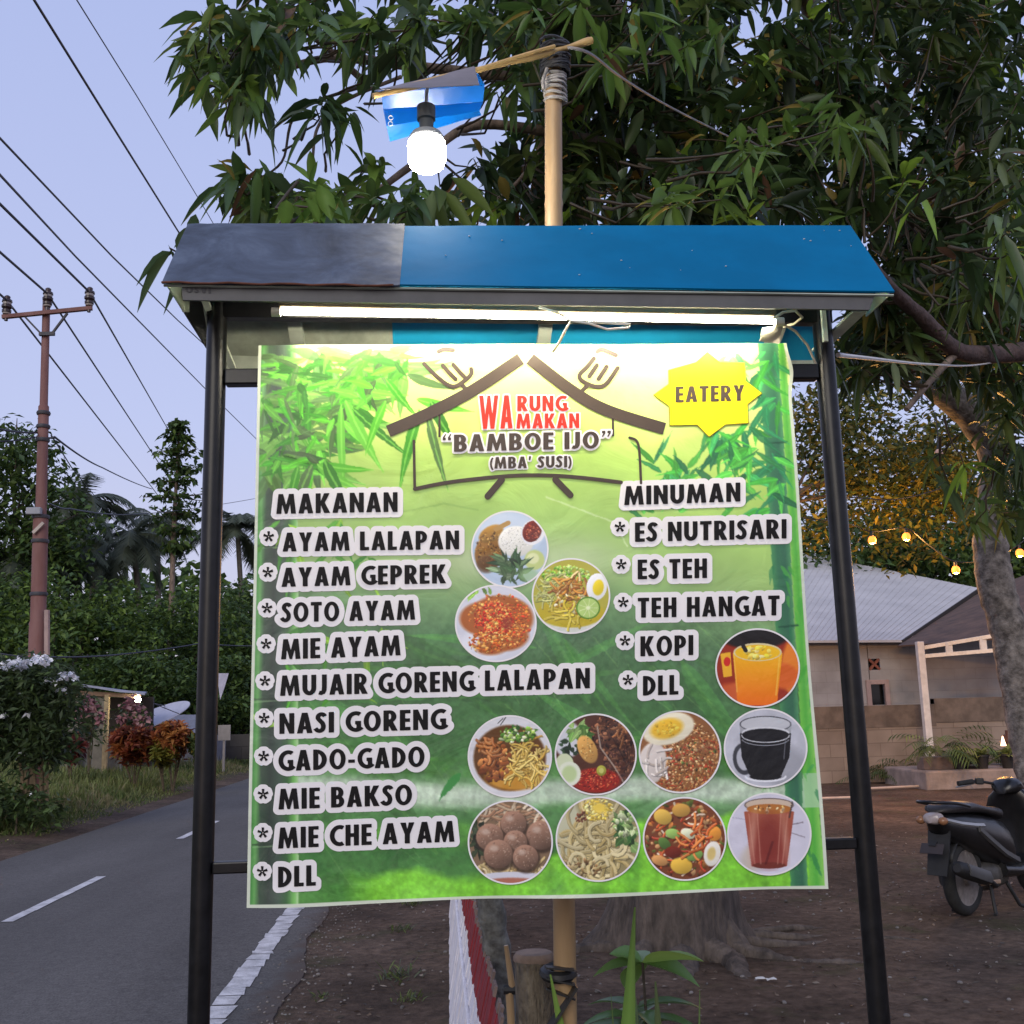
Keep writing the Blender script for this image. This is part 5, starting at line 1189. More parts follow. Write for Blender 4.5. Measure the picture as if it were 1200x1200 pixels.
    # coconut palms
    def palm(px, py, Y, R_, lab, seed, nf=17):
        gg = random.Random(seed); top = P(px, py, Y); base = Vector((top.x+gg.uniform(-.8, .8), Y, .1)); t = empty('coconut_palm', base, lab, 'palm', 'coconut palms beyond the road'); o = t.location
        limb(t, o, [base, base.lerp(top, .5)+Vector((gg.uniform(-.3, .3), 0, 0)), top], .2, .12, 'trunk', mat('palm_bark', (.14, .125, .105), .9, .3, 8), 9, .05, seed)
        V = []; Q = []; Cc = []; n = 0
        for k in range(nf):
            a = k*2.4+gg.uniform(-.3, .3); el = math.radians(gg.choice((48, 36, 24, 8, -12, -35))+gg.uniform(-8, 8)); L_ = R_*gg.uniform(.85, 1.1)
            d = np.array([math.cos(a)*math.cos(el), math.sin(a)*math.cos(el), math.sin(el)]); p = np.array(tuple(top)); sp = [p.copy()]; S = 13
            for i in range(S):
                p = p+d*L_/S; d = d+np.array([0, 0, -.11-.03*(el > .3)]); d /= np.linalg.norm(d); sp.append(p.copy())
            sp = np.array(sp); side = np.cross(sp[-1]-sp[0], (0, 0, 1.0)); side /= np.linalg.norm(side)+1e-9
            col = np.array([.075, .092, .062])*gg.uniform(.75, 1.3)
            for i in range(S):
                ax_ = sp[i+1]-sp[i]; ll = R_*.30*math.sin(math.pi*min(.97, .12+.85*i/S))
                for h in range(3):
                    q = sp[i]+ax_*(h/3)
                    for s_ in (-1, 1):
                        tip = q+side*s_*ll*.8+ax_/np.linalg.norm(ax_)*ll*.55+np.array([0, 0, -ll*gg.uniform(.25, .55)]); wv = ax_/np.linalg.norm(ax_)*R_*.017
                        V += [q-wv, q+wv, tip]; Q.append((n, n+1, n+2)); Cc += [col]*3; n += 3
                wv = np.array([0, 0, R_*.006]); sw = side*R_*.006
                V += [sp[i]-sw, sp[i]+sw, sp[i+1]]; Q.append((n, n+1, n+2)); Cc += [np.array([.09, .095, .05])]*3; n += 3
        np_mesh('fronds', np.array(V)-np.array(o), None, np.array(Cc), LEAF_S, t, True, np.array(Q))
    palm(96, 588, 58, 3.6, 'coconut palm rising beside the rusty pole above the dark trees', 1, 26)
    palm(155, 628, 52, 3.0, 'coconut palm with a wide open crown left of the tall tiered tree', 2, 22)
    palm(72, 640, 50, 2.8, 'low coconut palm with drooping fronds just right of the rusty pole', 3, 18)
    palm(20, 660, 48, 3.2, 'coconut palm with grey drooping fronds left of the rusty pole', 4, 20)
    palm(185, 610, 62, 3.2, 'coconut palm half hidden behind the tall tiered tree', 5, 20)
    palm(278, 618, 60, 3.4, 'coconut palm seen between the left post and the banner', 6, 24)
    palm(115, 640, 60, 3.2, 'coconut palm behind and between the two nearest palms', 7, 20)
far_left()
# ================================================================= AROUND THE STAND
def bamboo_mat():
    return mat('dry_bamboo', (.36, .235, .115), .42, .22, 7, spec=.4, stretch=(1, 1, .25), bump=.1)
BAM = bamboo_mat()
def bamboo_pole():
    PY = 2.52
    a = P(661, 1215, PY); b = P(648, 62, PY); a.z = -.05; a.x = b.x + (P(660, 1130, PY).x - b.x)*(b.z-a.z)/(b.z-P(660, 1130, PY).z)
    t = empty('bamboo_pole', (a.x, PY, 0), 'tall dry bamboo pole behind the stand with a bamboo arm tied across its top', 'bamboo pole'); o = t.location
    pts = []; rs = []; n = 64
    L = (b-a).length; nodes = [.18+.33*i for i in range(10)]
    for i in range(n*3):
        s_ = i/(n*3-1); z = s_*L; d = min(abs(z-k) for k in nodes); pts.append(a.lerp(b, s_)+Vector((.004*math.sin(z*2), 0, 0)))
        rs.append((.0265-.0045*s_)*(1+.055*math.exp(-(d/.007)**2)-.045*math.exp(-((d-.014)/.007)**2)))
    MB(o).tube(pts, rs, 18).build('pole', BAM, t, True, angle=80)
    # the arm, its tip and the lashing
    a1, a2 = P(694, 47, PY-.03), P(560, 82, PY-.10); a3 = P(437, 113, PY-.17)
    arm = MB(o); L2 = smooth_line([a1, P(650, 60, PY-.04), a2, a3], 6); arm.tube(L2, [.0085+.002*math.sin(i) for i in range(len(L2))], 9); arm.tube([p+Vector((0, -.006, .010)) for p in smooth_line([P(650, 60, PY-.05), P(615, 70, PY-.07), P(552, 90, PY-.10)], 5)], .005, 6)
    arm.build('arm', mat('split_bamboo', (.46, .30, .11), .5, .3, 12), t, True)
    ls = MB(o); g = random.Random(6); c = P(650, 66, PY)
    for k in range(16):
        z = c.z+g.uniform(-.05, .035); r = g.uniform(.030, .040); tilt = g.uniform(-.5, .5); ph = g.uniform(0, 6.28)
        ls.tube([(c.x+r*math.cos(q*.55+ph), PY-.004+r*math.sin(q*.55+ph), z+tilt*.03*math.cos(q*.55+ph)) for q in range(13)], .004, 6)
    ls.build('lashing', mat('black_wire', (.03, .03, .032), .5, .5, 40), t, True)
    rg = MB(o)
    for k in range(7):
        z = c.z-.055-.012*k; x0 = P(650, 90, PY).x
        rg.tube([(x0+.028*math.cos(q*.6), PY+.028*math.sin(q*.6), z+.006*math.sin(q*.6+k)) for q in range(12)], .0042, 6)
    rg.tube([P(641, 80, PY-.03), P(636, 95, PY-.032), P(637, 104, PY-.03)], .005, 6)
    rg.build('rag_binding', mat('grey_rag', (.34, .32, .30), .9, .4, 40), t, True)
    bk = P(654, 1140, PY)
    tt = MB(o)
    for k in range(3): tt.bar((bk.x-.03, PY-.031, bk.z+.02-.022*k), (bk.x+.032, PY-.031, bk.z+.012-.03*k), .004, .022, (0, 1, 0))
    tt.tube([(bk.x+.03*math.cos(q*.6), PY+.03*math.sin(q*.6), bk.z+.004*math.sin(q*.6)) for q in range(12)], .013, 8)
    tt.bar((bk.x+.035, PY-.033, bk.z-.02), (bk.x-.045, PY-.033, bk.z-.13), .005, .05, (0, 1, 0))
    tt.build('rubber_tie', mat('black_rubber', (.012, .012, .012), .5, .4, 20), t, True)
    w_ = MB(P(750, 105, PY)); w_.tube(smooth_line([P(655, 55, PY-.03), P(690, 62, PY), P(730, 92, PY+.4), P(790, 128, PY+1.1), P(862, 164, PY+2.0)], 6), .0042, 6)
    tag(w_.build('tie_wire', mat('galvanised_wire', (.30, .28, .27), .5, .2), None, True), 'thin stay wire running from the top of the bamboo pole into the mango leaves', 'wire')
bamboo_pole()
def bulb_lamp():
    Y = 2.40; c = P(500, 180, Y-.04)
    t = empty('hanging_lamp', c, 'lit white bulb under a folded grey and blue sheet shade, hanging from the bamboo arm', 'lamp'); o = t.location
    r = .045; MB(o).lathe([(.012, -.041), (.030, -.039), (.040, -.031), (r, -.016), (r, .026), (.040, .034), (.020, .040)], c, n=28).build('bulb', emit('bulb_glow', (1.0, .93, .80), 46), t, True)
    MB(o).lathe([(.041, .032), (.042, .040), (.036, .050), (.018, .056)], c, n=24).build('shading_collar', mat('dull_collar', (.22, .24, .25), .6, .1), t, True)  # collar added to keep the bulb's light off the socket
    MB(o).lathe([(.015, .050), (.017, .060), (.017, .085), (.022, .088), (.022, .122), (.016, .126)], c, n=20).build('socket', mat('dull_socket', (.07, .085, .09), .6, .1), t, True)
    MB(o).tube([c+Vector((0, 0, .124)), P(500, 108, Y-.01), P(502, 98, Y+.02)], .004, 8).build('flex', mat('white_plastic', (.7, .68, .62), .4, .05), t, True)
    o2 = o
    blue = mat('azure_sheet', hexc(10, 110, 205), .30, .10, 6, bump=.25, bscale=7, spec=.6); gy = mat('taupe_sheet', (.16, .14, .145), .6, .2, 10)
    R0, R1 = P(440, 108, Y-.02), P(556, 79, Y+.02); F0, F1 = P(446, 104, Y-.10), P(562, 101, Y-.08)
    MB(o2).sheet([P(439, 107, Y), P(556, 79, Y), P(562, 100, Y-.13), P(447, 105, Y-.13)], .002, 6, 2, .001, 3).build('shade_flap', gy, t, True)
    a0, a1 = P(447, 108, Y+.085), P(568, 100, Y+.085); m0, m1 = P(449, 128, Y+.115), P(566, 119, Y+.115); e0, e1 = P(457, 166, Y+.135), P(564, 135, Y+.14); n0, n1 = P(453, 148, Y+.105), P(562, 130, Y+.11)
    bf = MB(o2); 
    for q in ([m0, m1, a1, a0], [n0, n1, m1, m0], [e0, e1, n1, n0]): bf.sheet(q, .002, 8, 2, .0015, 5)
    bf.sheet([a0, a1, P(556, 79, Y+.004), P(439, 107, Y+.004)], .002, 6, 1)
    s_ = bf.build('lamp_shade', blue, t, True)
    mk = MB(o2)
    for (px, py) in ((458, 138), (457.5, 145)): mk.tube([P(px+2.6*math.cos(q*.5), py+2.6*math.sin(q*.5), Y+.096) for q in range(13)], .0012, 6, False)
    mk.build('ring_mark', mat('white_fleck', (.6, .6, .6), .7), s_)
bulb_lamp()

def picket_fence():
    g = random.Random(12); hp = .62
    bp = [G(527, py) for py in (1640, 1520, 1440, 1360, 1280, 1200, 1130, 1090, 1055, 1035)]; tp = [G(590+(py-1200)*35/145, py, hp) for py in (1330, 1260, 1200, 1150, 1100, 1055, 1030, 1010)]
    Xb = lambda y: float(np.interp(y, [p.y for p in bp], [p.x for p in bp])); Xt = lambda y: float(np.interp(y, [p.y for p in tp], [p.x for p in tp]))
    t = empty('picket_fence', (Xb(4.5), 4.5, 0), 'low fence of bamboo pickets painted white below and red above, running back beside the road', 'fence'); o = t.location
    W = mat('white_lime_paint', (.66, .64, .68), .75, .12, 20, bump=.3, bscale=60); Rm = mat('red_paint', (.20, .012, .018), .6, .25, 18); BR = mat('bare_tip', (.16, .11, .09), .85, .3, 20)
    white = MB(o); red = MB(o); tip = MB(o); y = 2.42
    def base_top(y): return Vector((Xb(y), y, 0)), Vector((Xt(y), y, hp))
    while y < 8.6:
        w_ = g.uniform(.055, .10); th = .012; a, b_ = base_top(y); a += Vector((g.uniform(-.003, .003), g.uniform(-.012, .012), 0)); b_ += Vector((g.uniform(-.004, .004), g.uniform(-.012, .012), g.uniform(-.012, .012))); d = b_-a
        r0 = .74+g.uniform(-.02, .02)
        white.bar(a, a+d*r0, w_*.94, th, (1, 0, 0)); red.bar(a+d*r0, a+d*.97, w_*.94, th, (1, 0, 0)); tip.bar(a+d*.97, a+d*(1+g.uniform(.0, .03)), w_*.6, th*.8, (1, 0, 0)); y += w_+g.uniform(.003, .022)
    white.build('white_pickets', W, t); red.build('red_picket_tops', Rm, t); tip.build('picket_tips', BR, t)
    for u in (.42, .80):
        pts = [base_top(y)[0].lerp(base_top(y)[1], u)+Vector((.016, 0, 0)) for y in np.linspace(2.45, 8.5, 14)]; MB(o).tube(pts, .011, 7).build('rail', W, t, True)
    pts = [base_top(y)[0].lerp(base_top(y)[1], .60)+Vector((-.012, 0, 0)) for y in np.linspace(2.45, 8.5, 14)]; MB(o).tube(pts, .008, 7).build('lath', W, t, True)
picket_fence()
def stumps():
    WOOD = mat('mossy_wood', (.04, .03, .022), .95, .3, 26, bump=1, bscale=70, col2=(.19, .16, .115), stretch=(1, 1, .4)); CUT = mat('cut_wood', (.24, .17, .125), .85, .3, 14)
    Y = 2.62; c = P(626, 1140, Y); r = .047; top = P(626, 1118, Y).z
    t = empty('wooden_post', (c.x, Y, 0), 'short thick cut wooden post strapped to the foot of the bamboo pole', 'post'); o = t.location; g = random.Random(3)
    b = MB(o); rings = []
    for z in np.linspace(-.05, top-.012, 16): rings.append([Vector((c.x+(r*(1+.10*math.sin(j*1.4+z*7)+.05*math.sin(j*3.1-z*12)))*math.cos(j*.3927), Y+r*(1+.1*math.sin(j*1.9+z*5))*math.sin(j*.3927), z)) for j in range(16)])
    b.loft(rings); b.build('shaft', WOOD, t, True, angle=80)
    e = MB(o); e.lathe([(r*1.0, top-.014), (r*1.02, top-.004), (r*.9, top+.004)], (c.x, Y, 0), n=16); e.build('cut_top', CUT, t, True)
    s_ = MB(o)
    for k in range(4): s_.tube([(c.x+.012+(r+.012)*1.15*math.cos(q*.45), Y+(r+.012)*math.sin(q*.45), top-.24-.028*k+.008*math.sin(q*.45+k)) for q in range(15)], .014, 8)
    s_.build('rubber_strap', mat('black_rubber', (.012, .012, .012), .5, .4, 20), t, True)
    # leaning mossy trunk piece behind the fence
    a = G(604, 1196); a.z = -.05; Y2 = 4.3
    t = empty('mossy_post', (P(585, 1190, Y2).x, Y2, 0), 'weathered lichen-covered post leaning beside the red picket tops', 'post'); o = t.location
    pts = [P(597, 1260, Y2), P(590, 1170, Y2), P(582, 1110, Y2), P(574, 1050, Y2), P(568, 985, Y2)]; pts[0].z = -.05
    LM = mat('lichen_bark', (.045, .042, .036), .95, .3, 13, bump=1, bscale=22, col2=(.17, .17, .15))
    L = smooth_line(pts, 6); MB(o).tube(L, [.052+.005*math.sin(i*1.7) for i in range(len(L))], 14).build('shaft', LM, t, True, angle=80)
    Y3 = 3.0; a, b_ = P(601, 1230, Y3), P(593, 1108, Y3); a2 = Vector((a.x, Y3, -.04))
    t = empty('bamboo_stake', (a.x, Y3, 0), 'slim bamboo stake standing between the red pickets and the cut wooden post', 'stake'); o = t.location
    MB(o).tube([a2, a, P(597, 1165, Y3), P(600, 1155, Y3), b_], [.010, .010, .0105, .009, .006], 10).build('cane', BAM, t, True)
    MB(o).tube([P(590, 1160, Y3), P(606, 1160, Y3)], .012, 8).build('rubber_tie', mat('black_rubber', (.012, .012, .012), .5, .4, 20), t, True)
stumps()
def curved_blade(f, base, tip, sag, wd, col, rows=9):
    """one long strap leaf from base to tip"""
    base = np.array(tuple(base)); tip = np.array(tuple(tip)); d = tip-base; s_ = np.cross(d, (0.15, 1, 0)); s_ /= np.linalg.norm(s_); n_ = np.cross(d, s_); n_ /= np.linalg.norm(n_); V = []; Q = []; Cc = []
    for r in range(rows):
        t = r/(rows-1); hw = wd/2*(math.sin(math.pi*min(.985, .22+.78*t)**.9)+.02); p = base+d*t+np.array(sag)*math.sin(math.pi*t)
        V += [p-s_*hw+n_*hw*.35, p, p+s_*hw+n_*hw*.35]; Cc += [np.array(col)*.9, np.array(col)*1.25, np.array(col)]
    for r in range(rows-1):
        for k in (0, 1): Q.append((r*3+k, r*3+k+1, r*3+k+4, r*3+k+3))
    f.put(np.array(V), np.array(Q), np.array(Cc))
def front_plants():
    Y = 2.75; b = P(748, 1330, Y); b.z = 0; g = np.random.default_rng(4)
    t = empty('strap_leaf_plant', b, 'clump of tall strap-leaved plants with one upright blade reaching up to the banner', 'plant'); o = t.location
    f = Foliage(5)
    for (bx, tx, ty, wd, sg, col, y_) in ((742, 744, 1063, .062, (-.03, 0, 0), (.12, .23, .045), Y-.1), (700, 645, 1142, .058, (.02, 0, .03), (.15, .26, .05), 2.5), (800, 820, 1160, .020, (0, 0, 0), (.10, .17, .05), Y), (720, 716, 1165, .016, (.01, 0, 0), (.10, .16, .05), Y), (770, 768, 1150, .062, (.01, 0, 0), (.09, .13, .05), Y+.1), (735, 690, 1200, .030, (.02, 0, .05), (.07, .12, .04), Y), (690, 668, 1190, .03, (0, 0, .04), (.08, .13, .05), Y+.05), (760, 745, 1168, .03, (0, 0, .05), (.10, .15, .07), Y)):
        bb = P(bx, 1330, y_); bb.z = 0; curved_blade(f, bb, P(tx, ty, y_-.03), sg, wd, col)
    f.build('leaves', attr_mat('strap_leaf', .35, .3, .5), t, o)
    Y = 3.35; b = P(752, 1400, Y); b.z = 0
    t = empty('mango_seedling', b, 'young plant with a whorl of broad drooping leaves under the banner, beside the upright blade', 'plant'); o = t.location
    c = P(753, 1128, Y); MB(o).tube(smooth_line([b, b.lerp(c, .5)+Vector((.02, 0, 0)), c], 5), [.006-.0002*i for i in range(11)], 8).build('stem', TWIG, t, True)
    f = Foliage(6); n = 0
    tips = [((800, 1106), (816, 1128)), ((785, 1126), (806, 1156)), ((728, 1112), (712, 1118)), ((722, 1120), (708, 1145)), ((745, 1140), (738, 1166)), ((740, 1110), (750, 1118)), ((738, 1150), (745, 1160))]
    for k, ((mx, my), (ex, ey)) in enumerate(tips[:6]):
        base = np.array(tuple(c)); e = np.array(tuple(P(ex, ey, Y-.10+.05*k))); m_ = np.array(tuple(P(mx, my, Y-.06+.03*k))); d = m_-base; dd = d/np.linalg.norm(d)
        L = np.linalg.norm(m_-base)+np.linalg.norm(e-m_); dr = (base[2]+dd[2]*L-e[2])/L
        f.put(*leaf_mesh(base[None], dd[None], np.array([.2*(-1)**k]), np.array([L]), np.array([.095]), np.array([max(.0, dr)]), np.array([[.13, .235, .06]]) if k else np.array([[.20, .31, .06]]), rows=8, fold=.3))
    for q in range(13):
        a = q*2.4; base = np.array(tuple(P(750, 1180+3*q, Y))); d = np.array([math.cos(a), math.sin(a), .35]); f.put(*leaf_mesh(base[None], d[None]/np.linalg.norm(d), np.array([0.]), np.array([.20]), np.array([.062]), np.array([.4]), np.array([[.085, .155, .05]]), rows=7))
    f.build('leaves', attr_mat('strap_leaf', .35, .3, .5), t, o)
front_plants()
def weeds():
    g = np.random.default_rng(14); gr = random.Random(14)
    for k, (px, py, s_, lab) in enumerate(((470, 1092, .9, 'small weed tuft on bare soil, just below the banner edge left of the pickets'), (466, 1150, 1.2, 'bushier low weed tuft on bare soil left of the white pickets'), (375, 1172, .5, 'tiny grass tuft on the soil near the road edge'), (482, 1062, .8, 'weed tuft half hidden by the lower edge of the banner'), (480, 1175, .8, 'low grey-green weed beside the foot of the white pickets'))):
        b = G(px, py); b.z = .03; f = Foliage(40+k); n = int(46*s_); az = g.random(n)*6.28; d = np.stack([np.cos(az)*.6, np.sin(az)*.6, np.full(n, .8)], 1); base = np.array(tuple(b))+np.stack([g.normal(0, .05*s_, n), g.normal(0, .07*s_, n), np.zeros(n)-.02], 1)
        col = np.array([[.075, .10, .03], [.10, .13, .04], [.06, .075, .045]])[g.integers(0, 3, n)]
        f.put(*leaf_mesh(base, d, g.normal(0, .5, n), s_*g.uniform(.05, .14, n), g.uniform(.006, .014, n), g.uniform(.1, .6, n), col, rows=4)); o = f.build('weed', LEAF_S, None, tuple(b)); o.location = b; tag(o, lab, 'weed', 'weed tufts on the bare soil')
    # grit and dry leaves on the soil: nobody could count them
    f = Foliage(44); n = 3200; y = 3.2+g.random(n)**1.5*10; x = g.uniform(-.7, 5.5, n); d = g.normal(0, 1, (n, 3)); d[:, 2] *= .12
    col = np.array([[.13, .10, .075], [.09, .065, .045], [.20, .17, .14], [.06, .05, .04]])[g.integers(0, 4, n)]*g.uniform(.7, 1.3, (n, 1)); z = gz(x, y)+.008
    f.put(*leaf_mesh(np.stack([x, y, z], 1), d, g.normal(0, .4, n), g.uniform(.012, .06, n), g.uniform(.008, .022, n), g.uniform(-.1, .2, n), col, rows=3)); o = f.build('leaf_litter', LEAF_S, None, (0, 0, 0)); tag(o, 'dry leaves and grit strewn over the dark soil', 'leaf litter', None, 'stuff')
    st = MB(); 
    for q in range(1300):
        p = Vector((gr.uniform(-.8, 5.5) if q < 620 else -.86+gr.gauss(.06, .13), 3.2+gr.random()**1.4*9, 0)); s_ = gr.uniform(.005, .018)*(1 if q < 620 else .6); st.ell((p.x, p.y, max(.012, float(gz(p.x, p.y)))+s_*.2), (s_, s_*gr.uniform(.6, 1), s_*.6), 6, 4, Matrix.Rotation(gr.uniform(0, 3), 3, 'Z'))
    o = st.build('gravel', mat('grey_stone', (.16, .145, .135), .9, .5, 9), None, True); tag(o, 'small stones scattered over the dark soil', 'gravel', None, 'stuff')
    for k, (px, py, lab) in enumerate(((892, 1160, 'white scrap of litter on the soil right of the root flare'), (905, 1161, 'smaller white scrap of litter beside the first one'), (78/4+0, 977, 'white scrap of litter on the soil left of the road'))):
        p = G(px, py); p.z = .06 if k < 2 else .05; m = MB(p); m.sheet([p+Vector(v) for v in ((-.03, -.02, 0), (.025, -.015, .002), (.02, .02, .004), (-.025, .02, 0))], .002, 3, 3, .003, k); tag(m.build('litter', mat('white_litter', (.6, .6, .58), .7), None, True), lab, 'litter')
weeds()

# ================================================================= RIGHT SIDE
def string_lights():
    Y = 15.4; c = P(1062, 610, Y)
    t = empty('string_lights', c, 'string of small warm bulbs hung between the trees above the pale roof', 'string lights'); o = t.location
    glow = emit('warm_bulb', (1.0, .23, .03), 1.0, (.35, .12, .02)); off = mat('unlit_bulb', (.75, .45, .33), .3, .1); sock = mat('black_socket', (.02, .02, .02), .5); 
    B = [(1022, 632, 1), (1062, 628, 1), (1120, 667, 1), (1195, 647, 1), (1100, 530, 0), (1157, 458, 0)]
    for (px, py, on) in B:
        p = P(px, py, Y); b = MB(o).lathe([(.02, -.072), (.048, -.060), (.062, -.024), (.054, .019), (.032, .044), (.020, .045)], p, n=14).build('bulb', glow if on else off, t, True)
        MB(o).lathe([(.022, .045), (.024, .10), (.012, .115)], p, n=10).build('socket', sock, t, True)
        if on:
            ld = bpy.data.lights.new('bulb_light', 'POINT'); ld.energy = 55; ld.color = (1, .48, .12); ld.shadow_soft_size = .03
            lo = bpy.data.objects.new('bulb_light', ld); C.objects.link(lo); lo.location = p+Vector((0, 0, -.10))
    wire = mat('black_wire', (.03, .03, .032), .5, .5, 40)
    def up(px, py): return P(px, py, Y)+Vector((0, 0, .115))
    for pts in ([P(870, 600, Y), P(985, 612, Y), up(1022, 632), up(1062, 628), P(1090, 640, Y), up(1120, 667), P(1160, 655, Y), up(1195, 647), P(1240, 600, Y)], [P(930, 580, Y), P(1000, 583, Y), P(1060, 584, Y), P(1140, 560, Y+1)], [P(1075, 462, Y), P(1092, 478, Y), P(1098, 500, Y), up(1100, 530)], [P(1140, 430, Y), P(1152, 440, Y), up(1157, 458)]):
        MB(o).tube(smooth_line(pts, 5), .009, 6).build('cable', wire, t, True)
    m = MB(P(1090, 425, 5.0)); m.tube(smooth_line([P(982, 416, 2.22), P(1010, 419, 2.9), P(1090, 427, 5.0), P(1150, 427, 7), P(1225, 412, 9)], 6), .006, 6); tag(m.build('power_cable', mat('white_cable', (.6, .58, .55), .5), None, True), 'white cable running from the right post of the stand towards the right-hand mango tree', 'cable')
string_lights()
BLOCK = None
def block_mat(name, c1, c2, mortar, scale):
    m = bpy.data.materials.new(name); m.use_nodes = True; n = m.node_tree.nodes; l = m.node_tree.links; b = n['Principled BSDF']; b.inputs['Roughness'].default_value = .95; b.inputs['Specular IOR Level'].default_value = .1
    tc = n.new('ShaderNodeTexCoord'); mp = n.new('ShaderNodeMapping'); mp.inputs['Rotation'].default_value = (math.pi/2, 0, 0); l.new(tc.outputs['Object'], mp.inputs[0])
    br = n.new('ShaderNodeTexBrick'); br.inputs['Scale'].default_value = scale; br.inputs['Mortar Size'].default_value = .012; br.inputs['Color1'].default_value = (*c1, 1); br.inputs['Color2'].default_value = (*c2, 1); br.inputs['Mortar'].default_value = (*mortar, 1); br.inputs['Brick Width'].default_value = .8; br.inputs['Row Height'].default_value = .4; l.new(mp.outputs[0], br.inputs['Vector'])
    t = n.new('ShaderNodeTexNoise'); t.inputs['Scale'].default_value = 1.3; t.inputs['Detail'].default_value = 8; l.new(tc.outputs['Object'], t.inputs['Vector'])
    r = n.new('ShaderNodeValToRGB'); r.color_ramp.elements[0].position = .3; r.color_ramp.elements[1].position = .7; r.color_ramp.elements[0].color = (.72, .70, .68, 1); r.color_ramp.elements[1].color = (1.15, 1.15, 1.15, 1); l.new(t.outputs['Fac'], r.inputs[0])
    x = n.new('ShaderNodeMix'); x.data_type = 'RGBA'; x.blend_type = 'MULTIPLY'; x.inputs[0].default_value = 1; l.new(br.outputs['Color'], x.inputs[6]); l.new(r.outputs[0], x.inputs[7]); l.new(x.outputs[2], b.inputs['Base Color'])
    bp = n.new('ShaderNodeBump'); bp.inputs['Strength'].default_value = .4; bp.inputs['Distance'].default_value = .02; l.new(br.outputs['Fac'], bp.inputs['Height']); bp.invert = True; l.new(bp.outputs[0], b.inputs['Normal']); return m
def house():
    Y = 24.0
    x0 = P(860, 800, Y).x; x1 = P(1215, 800, Y).x+2.2; cx = (x0+x1)/2
    t = empty('house', (cx, Y+2.5, 0), 'low unpainted block house with a pale sheet-metal roof behind the right post', 'house'); o = t.location
    we = P(1000, 752, Y).z
    wl = block_mat('rendered_block_wall', (.40, .38, .37), (.37, .35, .34), (.36, .335, .325), 1.6)
    b = MB(o); H = we+.1; wz0, wz1 = P(1027, 826, Y).z, P(1027, 802, Y).z; wx0, wx1 = P(1020.5, 815, Y).x, P(1037, 815, Y).x; vx0, vx1 = P(1018, 777, Y).x, P(1031, 777, Y).x; vz0, vz1 = P(1024, 785, Y).z, P(1024, 772, Y).z
    xs = [x0, vx0, wx0, vx1, wx1, x1]; zs = [0, wz0, wz1, vz0, vz1, H]
    for i in range(5):
        for j in range(5):
            a, c, d, e = xs[i], xs[i+1], zs[j], zs[j+1]; mx, mz = (a+c)/2, (d+e)/2
            if (wx0 < mx < wx1 and wz0 < mz < wz1) or (vx0 < mx < vx1 and vz0 < mz < vz1): continue
            b.add([(a, Y, d), (c, Y, d), (c, Y, e), (a, Y, e)], [(0, 1, 2, 3)])
    b.box(((x0+x1)/2, Y+5, H/2), (x1-x0, .15, H)); b.box((x0-.07, Y+2.6, H/2), (.14, 4.9, H)); b.box((x1+.07, Y+2.6, H/2), (.14, 4.9, H))
    b.build('wall', wl, t, fix=False)
    w_ = MB(o); fr = .10
    for (a, c, d, e) in ((wx0-fr, wx0, wz0-.03, wz1+fr), (wx1, wx1+fr, wz0-.03, wz1+fr), (wx0, wx1, wz1, wz1+fr)): w_.box(((a+c)/2, Y-.01, (d+e)/2), (c-a, .10, e-d))
    wf = w_.build('window', mat('pinkish_frame', (.42, .30, .27), .8, .1), t, bevel=.006); MB(o).box(((wx0+wx1)/2, Y+.12, (wz0+wz1)/2), (wx1-wx0+.02, .02, wz1-wz0+.02)).build('pane', mat('dark_pane', (.008, .009, .010), .15), wf)
    v = MB(o); vc = ((vx0+vx1)/2, (vz0+vz1)/2); s_ = (vx1-vx0)/2
    for q in range(4): a = q*math.pi/2+math.pi/4; v.bar((vc[0]+s_*.25*math.cos(a), Y+.02, vc[1]+s_*.25*math.sin(a)), (vc[0]+s_*1.3*math.cos(a), Y+.02, vc[1]+s_*1.3*math.sin(a)), s_*.42, .06, (0, 1, 0))
    v.box((vc[0], Y+.02, vc[1]), (s_*.5, .05, s_*.5)); vt = v.build('vent_block', mat('red_clay', (.26, .09, .06), .9, .2), t); MB(o).box((vc[0], Y+.10, vc[1]), (2*s_+.02, .02, 2*s_+.02)).build('recess', mat('dark_pane', (.008, .009, .010), .15), vt)
    # big pale roof: one long slope falling towards the yard, hipped at the right, and the slope behind
    A = P(880, 751, Y-.45); Bc = P(1057, 750, Y-.45); Cc = P(1147, 689, Y+4.6)
    n_ = (Bc-A).cross(Cc-A).normalized(); d = ray(930, 646); s1 = (A-CO).dot(n_)/d.dot(n_); Dd = CO+d*s1; A2 = A+(A-Bc)*.25; D2 = Dd+(Dd-Cc)*.18
    D2 = D2-n_*((D2-A).dot(n_))
    roof_m = mat('weathered_zinc_roof', (.48, .455, .44), .6, .10, 1.2, bump=.15, bscale=3, stretch=(1, 1, 1))
    rb = MB(o); rb.prism([A2, Bc, Cc, D2], (0, 0, -.05)); bk = Vector((0, 5.2, -2.0)); rb.prism([Cc, Cc+bk, D2+bk, D2], (0, 0, -.05)); rf = rb.build('roof', roof_m, t)
    sb = MB(o); e0, e1 = (Bc-A2), (D2-A2)
    for k in range(1, 34):
        u = k/34; p = A2.lerp(Bc, u); q = D2.lerp(Cc, u); sb.bar(p+n_*.008*(1 if n_.z > 0 else -1), q+n_*.008*(1 if n_.z > 0 else -1), .022, .003, n_)
    sb.build('corrugation', roof_m, rf)
    MB(o).bar(Bc+Vector((0, 0, -.05)), Cc+Vector((0, 0, -.05)), .06, .10).build('verge_board', mat('dark_board', (.035, .028, .024), .8), rf)
